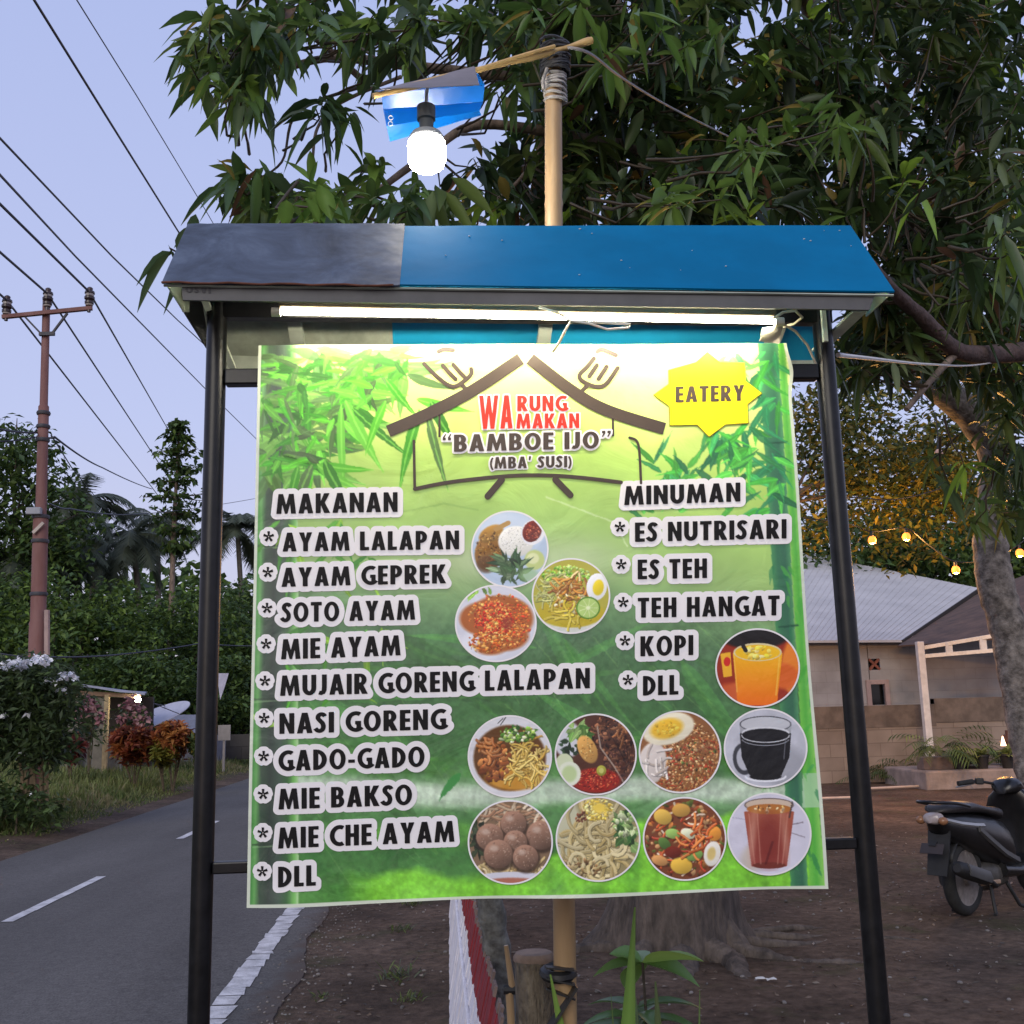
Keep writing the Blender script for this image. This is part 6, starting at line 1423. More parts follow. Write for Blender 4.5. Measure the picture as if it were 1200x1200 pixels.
    # brown sheeted canopy roof at the right, seen from beneath
    t2 = empty('open_shelter', P(1140, 900, 21), 'open shelter with a rusty brown roof on white steel truss beams', 'shelter'); t2.location.z = 0; o2 = t2.location
    q = [P(1052, 757, 23.2), P(1240, 742, 20.2), P(1290, 640, 24.5), P(1150, 693, 28.6)]
    MB(o2).sheet(q, .03, 12, 8, .006, 2).build('roof', mat('rusty_sheet', (.10, .055, .035), .8, .35, 3, bump=.2), t2)
    pu = mat('pale_purlin', (.30, .20, .15), .7, .15)
    for u in (.18, .42, .66, .88):
        a = q[0].lerp(q[3], u); b_ = q[1].lerp(q[2], u); MB(o2).bar(a.lerp(b_, .06)+Vector((0, -.02, -.09)), b_+Vector((0, -.02, -.09)), .05, .05).build('purlin', pu, t2)
    wht = mat('white_steel', (.62, .60, .58), .45, .12, 8); Yc = 20.3
    c0 = P(1078, 752, Yc); f0 = P(1085, 925, Yc); f0.z = .25; c0.x = f0.x = P(1078, 760, Yc).x
    MB(o2).box(((c0.x), Yc, (c0.z+.25)/2+.0), (.13, .13, c0.z-.25)).build('post', wht, t2, bevel=.01)
    MB(o2).box((c0.x, Yc, .27), (.30, .30, .06)).build('base_plate', wht, t2)
    for (ya, yb) in ((759, 740), (769, 763)):
        a = P(1083, ya, Yc); b_ = P(1230, yb-6, Yc-.9); MB(o2).bar(a, b_, .06, .075).build('truss_beam', wht, t2, bevel=.006)
    for (px, py) in ((1112, 760), (1152, 755), (1190, 750)):
        u = (px-1083)/147; MB(o2).box(P(px, py, Yc-.9*u), (.13, .05, .24)).build('truss_plate', wht, t2, bevel=.006)
house()
def yard():
    g = np.random.default_rng(22); gr = random.Random(22)
    Y = 20.8; z1 = P(1000, 828, Y).z; xa = P(880, 850, Y).x; xb = P(1100, 850, Y).x; xe = P(1290, 850, Y).x; z2 = P(1140, 818, Y).z
    bl = block_mat('grey_block', (.225, .19, .165), (.27, .23, .20), (.18, .15, .13), 1.6)
    t = MB(Vector((xa, Y, 0))); xm = P(1095, 850, Y).x; t.box(((xa+xm)/2, Y, z1/2), (xm-xa, .16, z1)); t.box(((xm+xe)/2, Y+.004, z2/2), (xe-xm, .16, z2)); 
    wl = empty('block_wall', (xa, Y, 0), 'low bare concrete block wall with a dark stained coping in front of the house', 'wall'); o = wl.location
    t.build('wall', bl, wl)
    MB(o).box(((xa+xm)/2, Y-.004, z1-.20), (xm-xa, .175, .42)).build('coping', mat('dark_render', (.13, .105, .088), .95, .3, 4), wl); MB(o).box(((xm+xe)/2, Y-.008, z2-.22), (xe-xm, .18, .46)).build('coping', mat('dark_render', (.13, .105, .088), .95, .3, 4), wl)
    # raised kerb bed with pots
    Yk = 18.4; a = P(1085, 905, Yk); kx0 = a.x; kx1 = P(1260, 905, Yk).x; h = P(1120, 903, Yk).z
    kb = MB(Vector((kx0, Yk, 0))); kb.box(((kx0+kx1)/2, Yk+.9, h/2), (kx1-kx0, 1.8, h)); o = kb.build('raised_bed', mat('pale_concrete', (.26, .215, .195), .9, .25, 4, bump=.3), bevel=.03); tag(o, 'long low concrete raised bed along the foot of the shelter, carrying the potted plants', 'raised bed')
    def pot(px, py, Y_, r, hh, lab, pal, L, n, kind):
        b = P(px, py, Y_); b.z = h; t = empty('potted_plant', b, lab, 'potted plant', 'potted plants on the raised bed'); o = t.location
        MB(o).lathe([(r*.7, .0), (r, hh), (r*1.08, hh), (r*1.08, hh*.86), (r*.95, hh*.86)], b, n=18).build('pot', mat('black_pot', (.018, .017, .018), .5), t, True)
        f = Foliage(int(px)); az = g.random(n)*6.28; el = g.uniform(.1, 1.2, n); d = np.stack([np.cos(az)*np.cos(el), np.sin(az)*np.cos(el), np.sin(el)], 1); base = np.array(tuple(b))+np.array([0, 0, hh*.95])+g.normal(0, r*.2, (n, 3))*np.array([1, 1, .2])
        f.put(*leaf_mesh(base, d, g.normal(0, .4, n), L*g.uniform(.7, 1.2, n), L*.28*np.ones(n), g.uniform(.2, .7, n), np.array(pal)[g.integers(0, len(pal), n)], rows=5)); f.build('leaves', LEAF_S, t, o)
    PG = [(.13, .16, .04), (.17, .20, .06)]
    pot(1125, 905, 18.75, .13, .22, 'small black pot with a pale green plant, left of the three', PG, .26, 26, 0); pot(1152, 906, 18.7, .13, .24, 'small black pot with a pale yellow-green plant, in the middle of the three', PG, .26, 26, 0); pot(1183, 907, 18.6, .14, .25, 'small black pot with a spreading pale plant, nearest the dark wooden trunk', PG, .28, 26, 0)
    m = MB(P(1139, 897, 18.8)); m.ell(P(1139, 897, 18.8), (.17, .14, .10), 12, 8); tag(m.build('helmet', mat('black_gloss', (.012, .012, .013), .25), None, True), 'rounded black shell lying between the small pots', 'helmet')
    def fern(px, py, Y_, z, L, n, lab, pal, planter):
        b = P(px, py, Y_); b.z = z; t = empty('arching_plant', b, lab, 'plant', 'arching green plants along the wall'); o = t.location; f = Foliage(int(px+3)); k0 = 0
        zz = z
        if planter:
            MB(o).box((b.x, b.y, z+.11), (.75, .30, .22)).build('planter', mat('terracotta', (.17, .12, .10), .9, .2), t, bevel=.015); zz = z+.2
        for q in range(n):
            a = g.random()*6.28; e = g.uniform(.7, 1.35); d = np.array([math.cos(a)*math.cos(e), math.sin(a)*math.cos(e), math.sin(e)]); p0 = np.array([b.x+g.normal(0, .08), b.y+g.normal(0, .05), zz]); LL = L*g.uniform(.6, 1.1); S = 12; p = p0.copy()
            col = np.array(pal[gr.randrange(len(pal))])*g.uniform(.7, 1.3); bs = []; ds = []
            for s_ in range(S):
                p = p+d*LL/S; d = d+np.array([math.cos(a)*.05, math.sin(a)*.05, -.13]); d /= np.linalg.norm(d); sd = np.cross(d, (0, 0, 1)); sd /= np.linalg.norm(sd)+1e-9
                if s_ > 2:
                    for w_ in (-1, 1): bs.append(p.copy()); ds.append(sd*w_*.8+d*.7+np.array([0, 0, -.2]))
            f.put(*leaf_mesh(np.array(bs), np.array(ds), np.zeros(len(bs)), np.full(len(bs), L*.22), np.full(len(bs), L*.03), np.full(len(bs), .3), np.tile(col, (len(bs), 1)), rows=3))
        f.build('fronds', LEAF_S, t, o)
    fern(1102, 890, 18.9, h, .95, 26, 'small potted palm with arching fronds beside the white shelter post', [(.06, .10, .03), (.12, .15, .045), (.09, .12, .03)], True)
    fern(1062, 928, 20.2, .02, .85, 34, 'dense dark green clump on the ground against the block wall, right of the black post', [(.045, .075, .025), (.06, .09, .03)], False)
    fern(1030, 926, 20.3, .02, .7, 12, 'thin sparse clump against the block wall, just right of the black post', [(.05, .08, .03)], False)
    fern(1160, 900, 20.0, h, .8, 22, 'green plant on the raised bed behind the pots', [(.05, .08, .025), (.07, .10, .03)], False); fern(1200, 900, 19.4, h, .8, 18, 'green plant on the raised bed at the right edge of the picture', [(.05, .08, .025), (.10, .13, .035)], False)
    b = P(1186, 905, 19.0); b.z = h; t = empty('carved_trunk', b, 'dark brown wooden trunk piece standing behind the pots with a tiny lit lamp', 'wooden trunk'); o = t.location; dw = mat('dark_wood', (.075, .035, .025), .8, .4, 10, bump=.5)
    MB(o).tube(smooth_line([P(1186, 910, 19.0), P(1187, 880, 19), P(1186, 856, 19)], 5), [.17, .16, .15, .15, .14, .14, .13, .13, .13, .12, .12], 10).build('trunk', dw, t, True, angle=80); MB(o).tube([P(1190, 880, 19), P(1199, 890, 19), P(1206, 905, 19)], .08, 8).build('branch', dw, t, True); MB(o).tube([P(1180, 868, 19), P(1176, 862, 19)], .05, 8).build('branch', dw, t, True)
    MB(o).lathe([(.05, 0), (.03, .08), (.008, .17)], P(1176, 874, 18.8), n=10).build('lamp', emit('tiny_lamp', (1, .55, .3), 1.6), t, True)
    for k, (pa, pb, lab) in enumerate((((950, 941.5), (1002, 940), 'thin pale pipe lying on the soil behind the banner edge and the right post'), ((1000, 930), (1080, 926), 'thin pale strip along the foot of the block wall'))):
        a, b_ = G(*pa), G(*pb); a.z = b_.z = .07; m = MB(a); m.tube([a, b_], .022, 8); tag(m.build('pipe', mat('pale_pipe', (.46, .38, .33), .6, .1), None, True), lab, 'pipe')
yard()
# ================================================================= THE SCOOTER
def scooter():
    base = G(1133, 1076); base.z = float(gz(base.x, base.y))
    hd = math.radians(39); SC = .95; ca, sa = math.cos(hd), math.sin(hd)
    t = empty('scooter', base, 'black scooter parked at the right edge, its tail and rear wheel towards the banner', 'scooter'); o = t.location
    def L(x, y, z): x, y, z = x*SC, y*SC, z*SC; return Vector((base.x+x*ca-y*sa, base.y+x*sa+y*ca, base.z+z))
    def LH(x, y, z):
        c_, s_ = math.cos(.55), math.sin(.55); return L(.98+(x-.98)*c_-y*s_, (x-.98)*s_+y*c_, z-.11)
    def V(x, y, z): return Vector((x*ca-y*sa, x*sa+y*ca, z))
    BP = mat('black_panel', (.009, .009, .010), .30, .3, 20, spec=.5); MT = mat('matt_black', (.010, .010, .011), .6, .3, 20); RUB = mat('tyre_rubber', (.016, .016, .016), .85, .3, 30); AL = mat('cast_alloy', (.30, .27, .25), .45, .2, 20, metal=.6); SEAT = mat('vinyl_seat', (.030, .027, .028), .45, .2, 30, bump=.2, bscale=120); SIL = mat('silver_trim', (.36, .36, .37), .4, .1, metal=.3); DUST = mat('grey_plastic', (.075, .075, .078), .5, .15)
    R_ = .272
    def wheel(x, nm):
        ty = MB(o); rings = []
        for i in range(36):
            a = i/36*6.2832; rings.append([L(x+math.cos(a)*(R_-.045+.045*math.cos(q*.5236)), .048*math.sin(q*.5236), R_+math.sin(a)*(R_-.045+.045*math.cos(q*.5236))) for q in range(12)])
        vs = [p for r in rings for p in r]; fs = [((i % 36)*12+j, ((i+1) % 36)*12+j, ((i+1) % 36)*12+(j+1) % 12, (i % 36)*12+(j+1) % 12) for i in range(36) for j in range(12)]
        w_ = ty.add(vs, fs).build(nm, RUB, t, True)
        rim = MB(o); ax = V(0, 1, 0); c = L(x, 0, R_)
        for s_ in (-1, 1): rim.lathe([(.178, s_*.030), (.192, s_*.034), (.192, s_*.024), (.178, s_*.018)], c, ax, 36)
        rim.lathe([(.045, -.05), (.055, -.03), (.055, .03), (.045, .05)], c, ax, 16)
        for k in range(5):
            for dq in (-.14, .14):
                a = k*1.2566+dq; rim.bar(L(x+.045*math.cos(a*1), -.02, R_+.045*math.sin(a)), L(x+.185*math.cos(a), -.024, R_+.185*math.sin(a)), .026, .018, tuple(ax))
        rim.build('rim', AL, w_, True); 
    wheel(0, 'rear_wheel'); wheel(1.25, 'front_wheel')
    def section(x, w_, z0, z1, n=14, pw=2.6, yo=0):
        r = []
        for q in range(n):
            a = 2*math.pi*q/n; c, s_ = math.cos(a), math.sin(a); r.append(L(x, yo+w_/2*math.copysign(abs(c)**(2/pw), c), (z0+z1)/2+(z1-z0)/2*math.copysign(abs(s_)**(2/pw), s_)))
        return r
    tail = MB(o); tail.loft([section(-.40, .06, .70, .735), section(-.36, .13, .655, .752), section(-.28, .20, .57, .765), section(-.08, .26, .50, .755), section(.15, .30, .42, .735), section(.36, .33, .32, .70), section(.52, .34, .26, .66), section(.60, .32, .24, .58)]); tail.build('body', BP, t, True, angle=60)
    for y in (-1, 1):
        m = MB(o); m.loft([[L(x, y*(w_-.004), z), L(x, y*(w_+.008), z+.012), L(x, y*(w_-.004), z+.03)] for x, w_, z in ((-.36, .085, .705), (-.18, .122, .665), (0, .142, .64), (.12, .152, .63))]); m.build('trim', SIL, t, True)
        m = MB(o); m.loft([[L(x, y*(w_-.012), z), L(x, y*(w_+.012), z+.01), L(x, y*(w_+.010), z+.045), L(x, y*(w_-.014), z+.055)] for x, w_, z in ((.04, .146, .60), (.2, .164, .50), (.38, .176, .40), (.56, .176, .335), (.62, .168, .32))]); m.build('trim', DUST, t, True)
    seat = MB(o); seat.loft([section(-.36, .10, .765, .79), section(-.30, .20, .755, .822), section(-.14, .25, .745, .832), section(.06, .27, .735, .822), section(.24, .28, .72, .778), section(.40, .27, .69, .755), section(.56, .22, .655, .742), section(.64, .14, .64, .70)]); seat.build('seat', SEAT, t, True, angle=70)
    MB(o).tube(smooth_line([L(-.10, .15, .80), L(-.30, .14, .835), L(-.43, .07, .845), L(-.45, 0, .848), L(-.43, -.07, .845), L(-.30, -.14, .835), L(-.10, -.15, .80)], 5), .012, 9).build('grab_rail', BP, t, True)
    tl = MB(o); tl.loft([section(-.435, .05, .70, .75), section(-.415, .12, .69, .765), section(-.36, .15, .68, .772)]); tl.build('tail_lamp', mat('pale_lens', (.34, .29, .29), .2, .1, spec=.7), t, True)
    for y in (-1, 1): MB(o).ell(L(-.40, y*.085, .715), (.035, .03, .028), 10, 7).build('indicator', mat('amber_lens', (.25, .12, .06), .25, .1), t, True)
    mg = MB(o); mg.sheet([L(-.30, -.085, .66), L(-.30, .085, .66), L(-.40, .075, .33), L(-.40, -.075, .33)], .012, 4, 6, .0, 1); mg.build('mudflap', MT, t, True)
    MB(o).sheet([L(-.42, -.085, .555), L(-.42, .085, .555), L(-.465, .085, .49), L(-.465, -.085, .49)], .004).build('number_plate', mat('dark_plate', (.03, .022, .022), .5), t)
    MB(o).bar(L(-.40, 0, .57), L(-.43, 0, .535), .05, .02).build('plate_bracket', MT, t)
    hug = MB(o); ring = []
    for q in range(9):
        a = math.radians(40+q*14); ring.append([L((R_+.035)*math.cos(a), y, R_+(R_+.035)*math.sin(a)) for y in (-.06, -.035, .035, .06)])
    hug.loft(ring, closed=False, caps=False); hm = hug.build('inner_fender', MT, t, True); so_ = hm.modifiers.new('thick', 'SOLIDIFY'); so_.thickness = .006
    ex = MB(o); ex.tube([L(-.42, -.165, .40), L(-.40, -.165, .395), L(-.30, -.165, .365), L(-.05, -.160, .30), L(.05, -.155, .27), L(.10, -.15, .255)], [.030, .048, .054, .054, .044, .022], 16); ex.tube(smooth_line([L(.10, -.15, .255), L(.25, -.13, .20), L(.42, -.06, .17)], 5), .018, 9); e_ = ex.build('exhaust', MT, t, True)
    MB(o).loft([[L(x, -.165-.054, z-.035), L(x, -.165-.066, z), L(x, -.165-.05, z+.045), L(x, -.165-.03, z+.035)] for x, z in ((-.34, .378), (-.18, .335), (0, .287))]).build('heat_shield', DUST, e_, True)
    en = MB(o); en.loft([section(-.08, .10, .20, .34, yo=.10), section(.10, .16, .15, .36, yo=.08), section(.32, .24, .14, .36), section(.5, .26, .16, .34)]); en.build('engine', mat('engine_alloy', (.07, .065, .06), .5, .3, 20, metal=.3), t, True)
    MB(o).bar(L(.02, -.125, .235), L(.28, -.150, .225), .022, .028).build('footrest', mat('bronze_trim', (.33, .22, .15), .45, .2), t, bevel=.006)
    fl = MB(o); fl.loft([section(.40, .34, .22, .36), section(.62, .38, .21, .315), section(.86, .39, .22, .32), section(1.0, .34, .26, .40)]); fl.build('floorboard', BP, t, True, angle=60)
    ls = MB(o); ls.loft([section(.90, .40, .26, .36), section(.95, .44, .40, .56), section(.97, .46, .55, .72), section(.955, .40, .70, .86), section(.93, .26, .84, .95)]) 
    ls = MB(o); rings = []
    for z, w_, x0, x1 in ((.26, .34, .90, 1.02), (.40, .42, .94, 1.09), (.55, .46, .955, 1.13), (.70, .46, .945, 1.13), (.78, .38, .92, 1.09), (.85, .22, .91, 1.03)):
        rings.append([L((x0+x1)/2+(x1-x0)/2*math.cos(q*.4488), w_/2*math.sin(q*.4488), z) for q in range(14)])
    ls.loft(rings); ls.build('leg_shield', BP, t, True, angle=60)
    m = MB(o); m.loft([[L(.90, -.205, .44), L(.885, -.20, .45), L(.885, -.165, .45)], [L(.93, -.215, .60), L(.91, -.205, .60), L(.91, -.165, .60)], [L(.905, -.19, .74), L(.89, -.18, .74), L(.89, -.15, .74)]]); m.build('trim', SIL, t, True)
    hs = MB(o); hs.loft([section(.82, .10, .82, .88), section(.87, .20, .82, .93), section(.96, .22, .80, .95), section(1.05, .18, .80, .91), section(1.10, .10, .82, .87)]); hs.build('handlebar_cover', BP, t, True, angle=60)
    MB(o).ell(L(1.09, 0, .85), (.05, .05, .05), 12, 8).build('headlight', mat('pale_lens', (.34, .29, .29), .2, .1, spec=.7), t, True)
    for y in (1, -1):
        MB(o).tube(smooth_line([LH(.93, y*.10, 1.0), LH(.90, y*.22, 1.025), LH(.85, y*.30, 1.03), LH(.80, y*.39, 1.02)], 5), .011, 9).build('handlebar', MT, t, True)
        MB(o).tube([LH(.855, y*.29, 1.03), LH(.79, y*.41, 1.018)], .019, 12).build('grip', RUB, t, True)
        MB(o).tube(smooth_line([LH(.93, y*.24, 1.02), LH(.92, y*.31, 1.0), LH(.86, y*.42, .985)], 5), .006, 7).build('brake_lever', SIL, t, True)
        MB(o).box(LH(.885, y*.235, 1.03), (.06, .06, .05), hd+.55).build('switch_box', MT, t, bevel=.01)
        if y > 0: continue
        m = MB(o); m.tube(smooth_line([LH(.91, y*.20, 1.05), LH(.93, y*.26, 1.14), LH(.93, y*.32, 1.19)], 5), .006, 7); st = m.build('mirror_stem', MT, t, True)
        MB(o).ell(LH(.93, y*.34, 1.21), (.045, .055, .045), 12, 8).build('mirror', MT, st, True)
    fk = MB(o)
    for y in (-1, 1): fk.tube([L(1.25, y*.075, R_), L(1.08, y*.075, .72)], .016, 9)
    fk.build('front_fork', MT, t, True); fm = MB(o); ring = []
    for q in range(9):
        a = math.radians(30+q*15); ring.append([L(1.25+(R_+.025)*math.cos(a), y, R_+(R_+.025)*math.sin(a)) for y in (-.06, -.035, .035, .06)])
    fm.loft(ring, closed=False, caps=False); f_ = fm.build('front_fender', BP, t, True); f_.modifiers.new('thick', 'SOLIDIFY').thickness = .006
    for y in (-1, 1): MB(o).tube([L(.22, y*.10, .22), L(.16, y*.15, .01), L(.12, y*.16, .004)], .013, 8).build('stand_leg', MT, t, True)
    MB(o).tube([L(.42, -.14, .20), L(.50, -.19, .03), L(.55, -.22, .01)], .014, 8).build('side_stand', MT, t, True)
scooter()

# ================================================================= LEFT SIDE, ACROSS THE ROAD
def utility_pole():
    Y = 18.0; tp = P(54.5, 352, Y); md = P(43.5, 770, Y); d = (md-tp); b = tp+d*((tp.z-float(gz(md.x, Y)))/(tp.z-md.z)); b.z -= .05
    rust = mat('rusty_pole', (.135, .050, .040), .75, .3, 3, bump=.3, col2=(.21, .105, .095), stretch=(1, 1, .25)); iron = mat('dark_iron', (.035, .035, .045), .6, .3)
    t = empty('utility_pole', b, 'rusty red steel utility pole with a crossarm and three insulators', 'utility pole'); o = t.location
    def at(py): u = (py-352)/(770-352); return tp.lerp(md, u)
    m = MB(o); seg = [(tp, .062), (at(480), .066), (at(482), .085), (at(612), .088), (at(614), .118), (at(730), .122), (at(732), .135), (b, .14)]
    m.tube([p for p, r in seg], [r for p, r in seg], 16); m.build('pole', rust, t, True)
    ca, cb = P(2.5, 371.5, Y-.10), P(108, 361, Y-.10); MB(o).bar(ca, cb, .07, .07).build('crossarm', rust, t, bevel=.006)
    for (pa, pb) in (((29, 371), (48, 391)), ((79, 367), (61, 391))): MB(o).bar(P(*pa, Y-.09), P(*pb, Y-.09), .045, .03).build('brace', iron, t)
    MB(o).bar(P(46, 391.5, Y-.09), P(64, 391, Y-.09), .06, .06).build('brace_clamp', iron, t)
    por = mat('brown_porcelain', (.035, .020, .022), .25, .2, spec=.6); gry = mat('grey_porcelain', (.30, .27, .26), .35, .1)
    for (px, py) in ((7.5, 371), (55.5, 362), (104.5, 361)):
        p = P(px, py-3, Y-.10); ins = MB(o); ins.lathe([(.03, -.12), (.03, .02), (.075, .03), (.078, .07), (.05, .085), (.085, .115), (.088, .15), (.055, .165), (.058, .205), (.085, .215), (.08, .25), (.045, .275), (.05, .31), (.03, .33)], p, n=18); i_ = ins.build('insulator', por, t, True)
        MB(o).lathe([(.072, .165), (.072, .205)], p, n=18).build('ring', gry, i_, True); MB(o).lathe([(.06, -.005), (.066, .02)], p, n=18).build('ring', gry, i_, True)
    for py in (490, 506, 522, 612, 640, 700): MB(o).lathe([(.105 if py < 600 else .135, -.03), (.115 if py < 600 else .142, 0), (.105 if py < 600 else .135, .03)], at(py), n=16).build('band', iron, t, True)
    MB(o).box(at(607)+Vector((-.06, -.14, 0)), (.24, .10, .12)).build('junction_box', mat('grey_box', (.24, .25, .29), .5), t, bevel=.015); MB(o).bar(at(628)+Vector((-.06, -.15, -.06)), at(622)+Vector((.10, -.15, .02)), .05, .05).build('bracket', mat('pale_bracket', (.42, .36, .32), .6), t)
    MB(o).tube([P(55, 715, Y-.1), P(55, 790, Y-.1)], .045, 9).build('conduit', mat('pale_conduit', (.34, .24, .22), .6), t, True)
    # wires: each one its own thing
    W = mat('black_cable', (.020, .022, .040), .6, .1); GRP = 'overhead cables'
    def wire(pts, r, lab, sag=0.0):
        p = [P(*q) for q in pts]; L = []
        for a, c in zip(p[:-1], p[1:]):
            for k in range(16): u = k/16; L.append(a.lerp(c, u)-Vector((0, 0, sag*4*u*(1-u))))
        L.append(p[-1]); m = MB(L[0]); m.tube(L, r, 6); tag(m.build('power_line', W, None, True), lab, 'power line', GRP)
    wire([(-60, 292, 14.5), (8, 352, Y-.1), (178, 571, 50), (192, 590, 56)], .020, 'power line on the left insulator, lowest of the three leaving the crossarm')
    wire([(-60, 243, 13), (55.5, 344, Y-.1), (189, 547, 50), (206, 574, 56)], .020, 'power line on the insulator at the pole top, middle of the three')
    wire([(-60, 180, 12), (104.5, 342, Y-.1), (199, 507, 50), (215, 535, 56)], .020, 'power line on the right insulator, highest of the three leaving the crossarm')
    wire([(-60, 142, 8), (0, 205, 9.5), (88, 300, 14), (241, 456, 30), (300, 514, 44), (330, 543, 54)], .013, 'cable crossing the sky from the left edge to behind the left post')
    wire([(-60, 105, 7), (0, 162, 8), (131, 300, 12), (208, 375, 18), (290, 450, 30)], .010, 'cable passing behind the lower left corner of the stand roof')
    wire([(10, -50, 6), (40, 0, 7), (130, 145, 9), (215, 281, 13), (300, 420, 24)], .011, 'thick dark cable from the top left corner down behind the grey roof sheet')
    wire([(60, -50, 7), (90, 0, 8), (160, 112, 10), (243, 250, 14), (330, 400, 24)], .006, 'thin cable nearest the mango leaves in the upper left sky')
    wire([(-30, 494, 15), (44, 507, Y), (64, 512, Y), (120, 548, 30), (178, 573, 50)], .018, 'low cable leaving the bands of the rusty pole towards the palms', .05)
    wire([(60, 510, Y), (84, 548, 26), (110, 580, 40)], .014, 'short steep cable dropping from the bands of the rusty pole')
    wire([(58, 590, Y), (81, 596, 20), (144, 603, 30), (210, 598, 49), (300, 584, 70)], .016, 'sagging cable strung across the palm crowns', .03)
    wire([(-30, 515, 16), (43, 512, Y)], .012, 'short thin cable from the left edge to the bands of the rusty pole', .05)
    wire([(0, 766, Y), (56, 770, Y), (140, 767, 22), (234, 754, 27), (300, 757, 33)], .016, 'lowest sagging cable in front of the dark trees', .02)
utility_pole()
def gp(px, py):
    """ground point on the far bank"""
    p = G(px, py)
    for _ in range(4): p = G(px, py, float(gz(p.x, p.y)))
    return p
def far_bank():
    g = np.random.default_rng(33); gr = random.Random(33)
    # flowering bush round the pole's foot
    Y = 16.4; b = P(45, 938, Y); b.z = float(gz(b.x, Y)); t = empty('flowering_bush', b, 'tall bush with white flower bunches at the foot of the rusty pole', 'bush'); o = t.location
    for k, (x0, x1, x2, y2) in enumerate(((30, 30, 10, 850), (36, 38, 30, 820), (42, 40, 50, 830), (27, 22, -10, 850), (54, 55, 60, 860), (48, 52, 75, 840), (33, 42, 40, 850))): limb(t, o, [P(x0, 940, Y), P(x1, 890, Y+.1), P(x2, y2, Y+.2)], .04, .02, 'stem', mat('straw_stem', (.20, .15, .09), .9, .3, 9), 6, .05, k)
    f = Foliage(50); D_ = [(20, 800, 50, 26, 150), (60, 812, 32, 30, 110), (20, 845, 50, 30, 120), (64, 860, 26, 24, 70), (40, 880, 34, 18, 60), (-25, 840, 40, 60, 120)]
    c = np.concatenate([blob(g, x, y, rx, ry, Y-.9, Y+.9, n) for x, y, rx, ry, n in D_]); c = np.repeat(c, 12, 0)+g.normal(0, .10, (len(c)*12, 3)); f.cards(c, .13, [(.035, .055, .02), (.05, .08, .025), (.028, .045, .02)], aspect=.4); f.build('foliage', LEAF_S, t, o)
    fl = Foliage(51); pts = []
    for (x, y, rx, ry, n) in ((10, 780, 22, 4, 90), (24, 775, 12, 3, 60), (48, 773, 10, 5, 70), (80, 791, 10, 5, 60), (73, 808, 6, 2.5, 26), (60, 796, 6, 3, 16), (22, 812, 1.5, 1.5, 4), (6, 838, 4, 1.5, 8), (33, 836, 1.5, 1.5, 4), (48, 841, 1.5, 1.5, 4), (22, 884, 1.5, 1.5, 4), (66, 797, 2, 2, 5), (39, 929, 1.5, 1.5, 4)): pts.append(blob(g, x, y, rx, ry, Y-.9, Y-.3, n))
    fl.cards(np.concatenate(pts), .075, [(.72, .72, .76), (.62, .62, .68)], aspect=.8); fl.build('flowers', attr_mat('petal', .6, .2, .2), t, o)
    # low undergrowth at its foot
    b2 = P(20, 950, 15.4); b2.z = float(gz(b2.x, 15.4)); t = empty('low_shrub', b2, 'low dark green undergrowth at the foot of the white-flowered bush', 'shrub'); f = Foliage(52); c = np.concatenate([blob(g, x, y, rx, ry, b2.y-.3, b2.y+1.4, n) for x, y, rx, ry, n in ((10, 940, 40, 22, 70), (50, 950, 16, 12, 24), (-20, 945, 30, 26, 50))]); c = np.repeat(c, 10, 0)+g.normal(0, .09, (len(c)*10, 3)); f.cards(c, .12, [(.045, .075, .022), (.06, .10, .03), (.035, .055, .02)], aspect=.5); f.build('foliage', LEAF_S, t, t.location)
    limb(t, t.location, [b2, b2+Vector((0, 0, .3))], .02, .01, 'stem', TWIG, 5)
    # verge grass: uncountable
    f = Foliage(53); n = 80000; y = 13.2+g.random(n)**1.5*32; x = -5.32-g.random(n)**1.25*(1.5+y*.34); keep = (y > 15.2)|(x < -7.0)|(g.random(n) < .05); keep &= vnoise(x+300, y+300, .8, 3)*.7+g.random(n)*.5 > .34; x = x[keep]; y = y[keep]; n = len(x)
    base = np.stack([x, y, gz(x, y)-.01], 1); d = np.stack([g.normal(0, .35, n), g.normal(0, .35, n), np.ones(n)], 1); h = (.16+.34*vnoise(x+100, y+100, 2.2, 5))*g.uniform(.6, 1.3, n)*np.clip((-5.25-x)/1.2, .3, 1)
    pal = 1.3*np.array([(.075, .095, .028), (.10, .115, .04), (.055, .08, .022), (.14, .125, .06), (.09, .11, .03)]); q = np.clip((vnoise(x+77, y+55, 2.5, 8)*5).astype(int), 0, 4); col = np.where((g.random(n) < .5)[:, None], pal[q], pal[g.integers(0, 5, n)])*g.uniform(.7, 1.3, (n, 1))
    f.put(*leaf_mesh(base, d, g.random(n)*6.28, h, g.uniform(.012, .03, n), g.uniform(.05, .45, n), col, rows=4, fold=.1)); o = f.build('grass', LEAF_S, None, (0, 0, 0)); tag(o, 'rough green and straw-coloured grass along the far side of the road', 'grass', None, 'stuff')
    # hut
    Y = 27.0; c = P(120, 880, Y); c.z = float(gz(c.x, c.y)); t = empty('roadside_hut', c, 'small open hut with a flat blue-grey tin roof and a bright lamp under its corner', 'hut'); o = t.location; tin = mat('bluish_tin', (.22, .24, .34), .5, .12, 4)
    MB(o).sheet([P(60, 797, Y-.6), P(170, 812, Y-.6), P(172, 811, Y+2.6), P(50, 798, Y+2.6)], .05, 8, 2, .012, 3).build('roof', tin, t)
    MB(o).bar(P(75, 811, Y-.4), P(165, 816, Y-.4), .08, .10).build('eave_beam', mat('brown_timber', (.16, .10, .065), .8, .2), t)
    pm = mat('ochre_timber', (.30, .23, .13), .8, .2, 8)
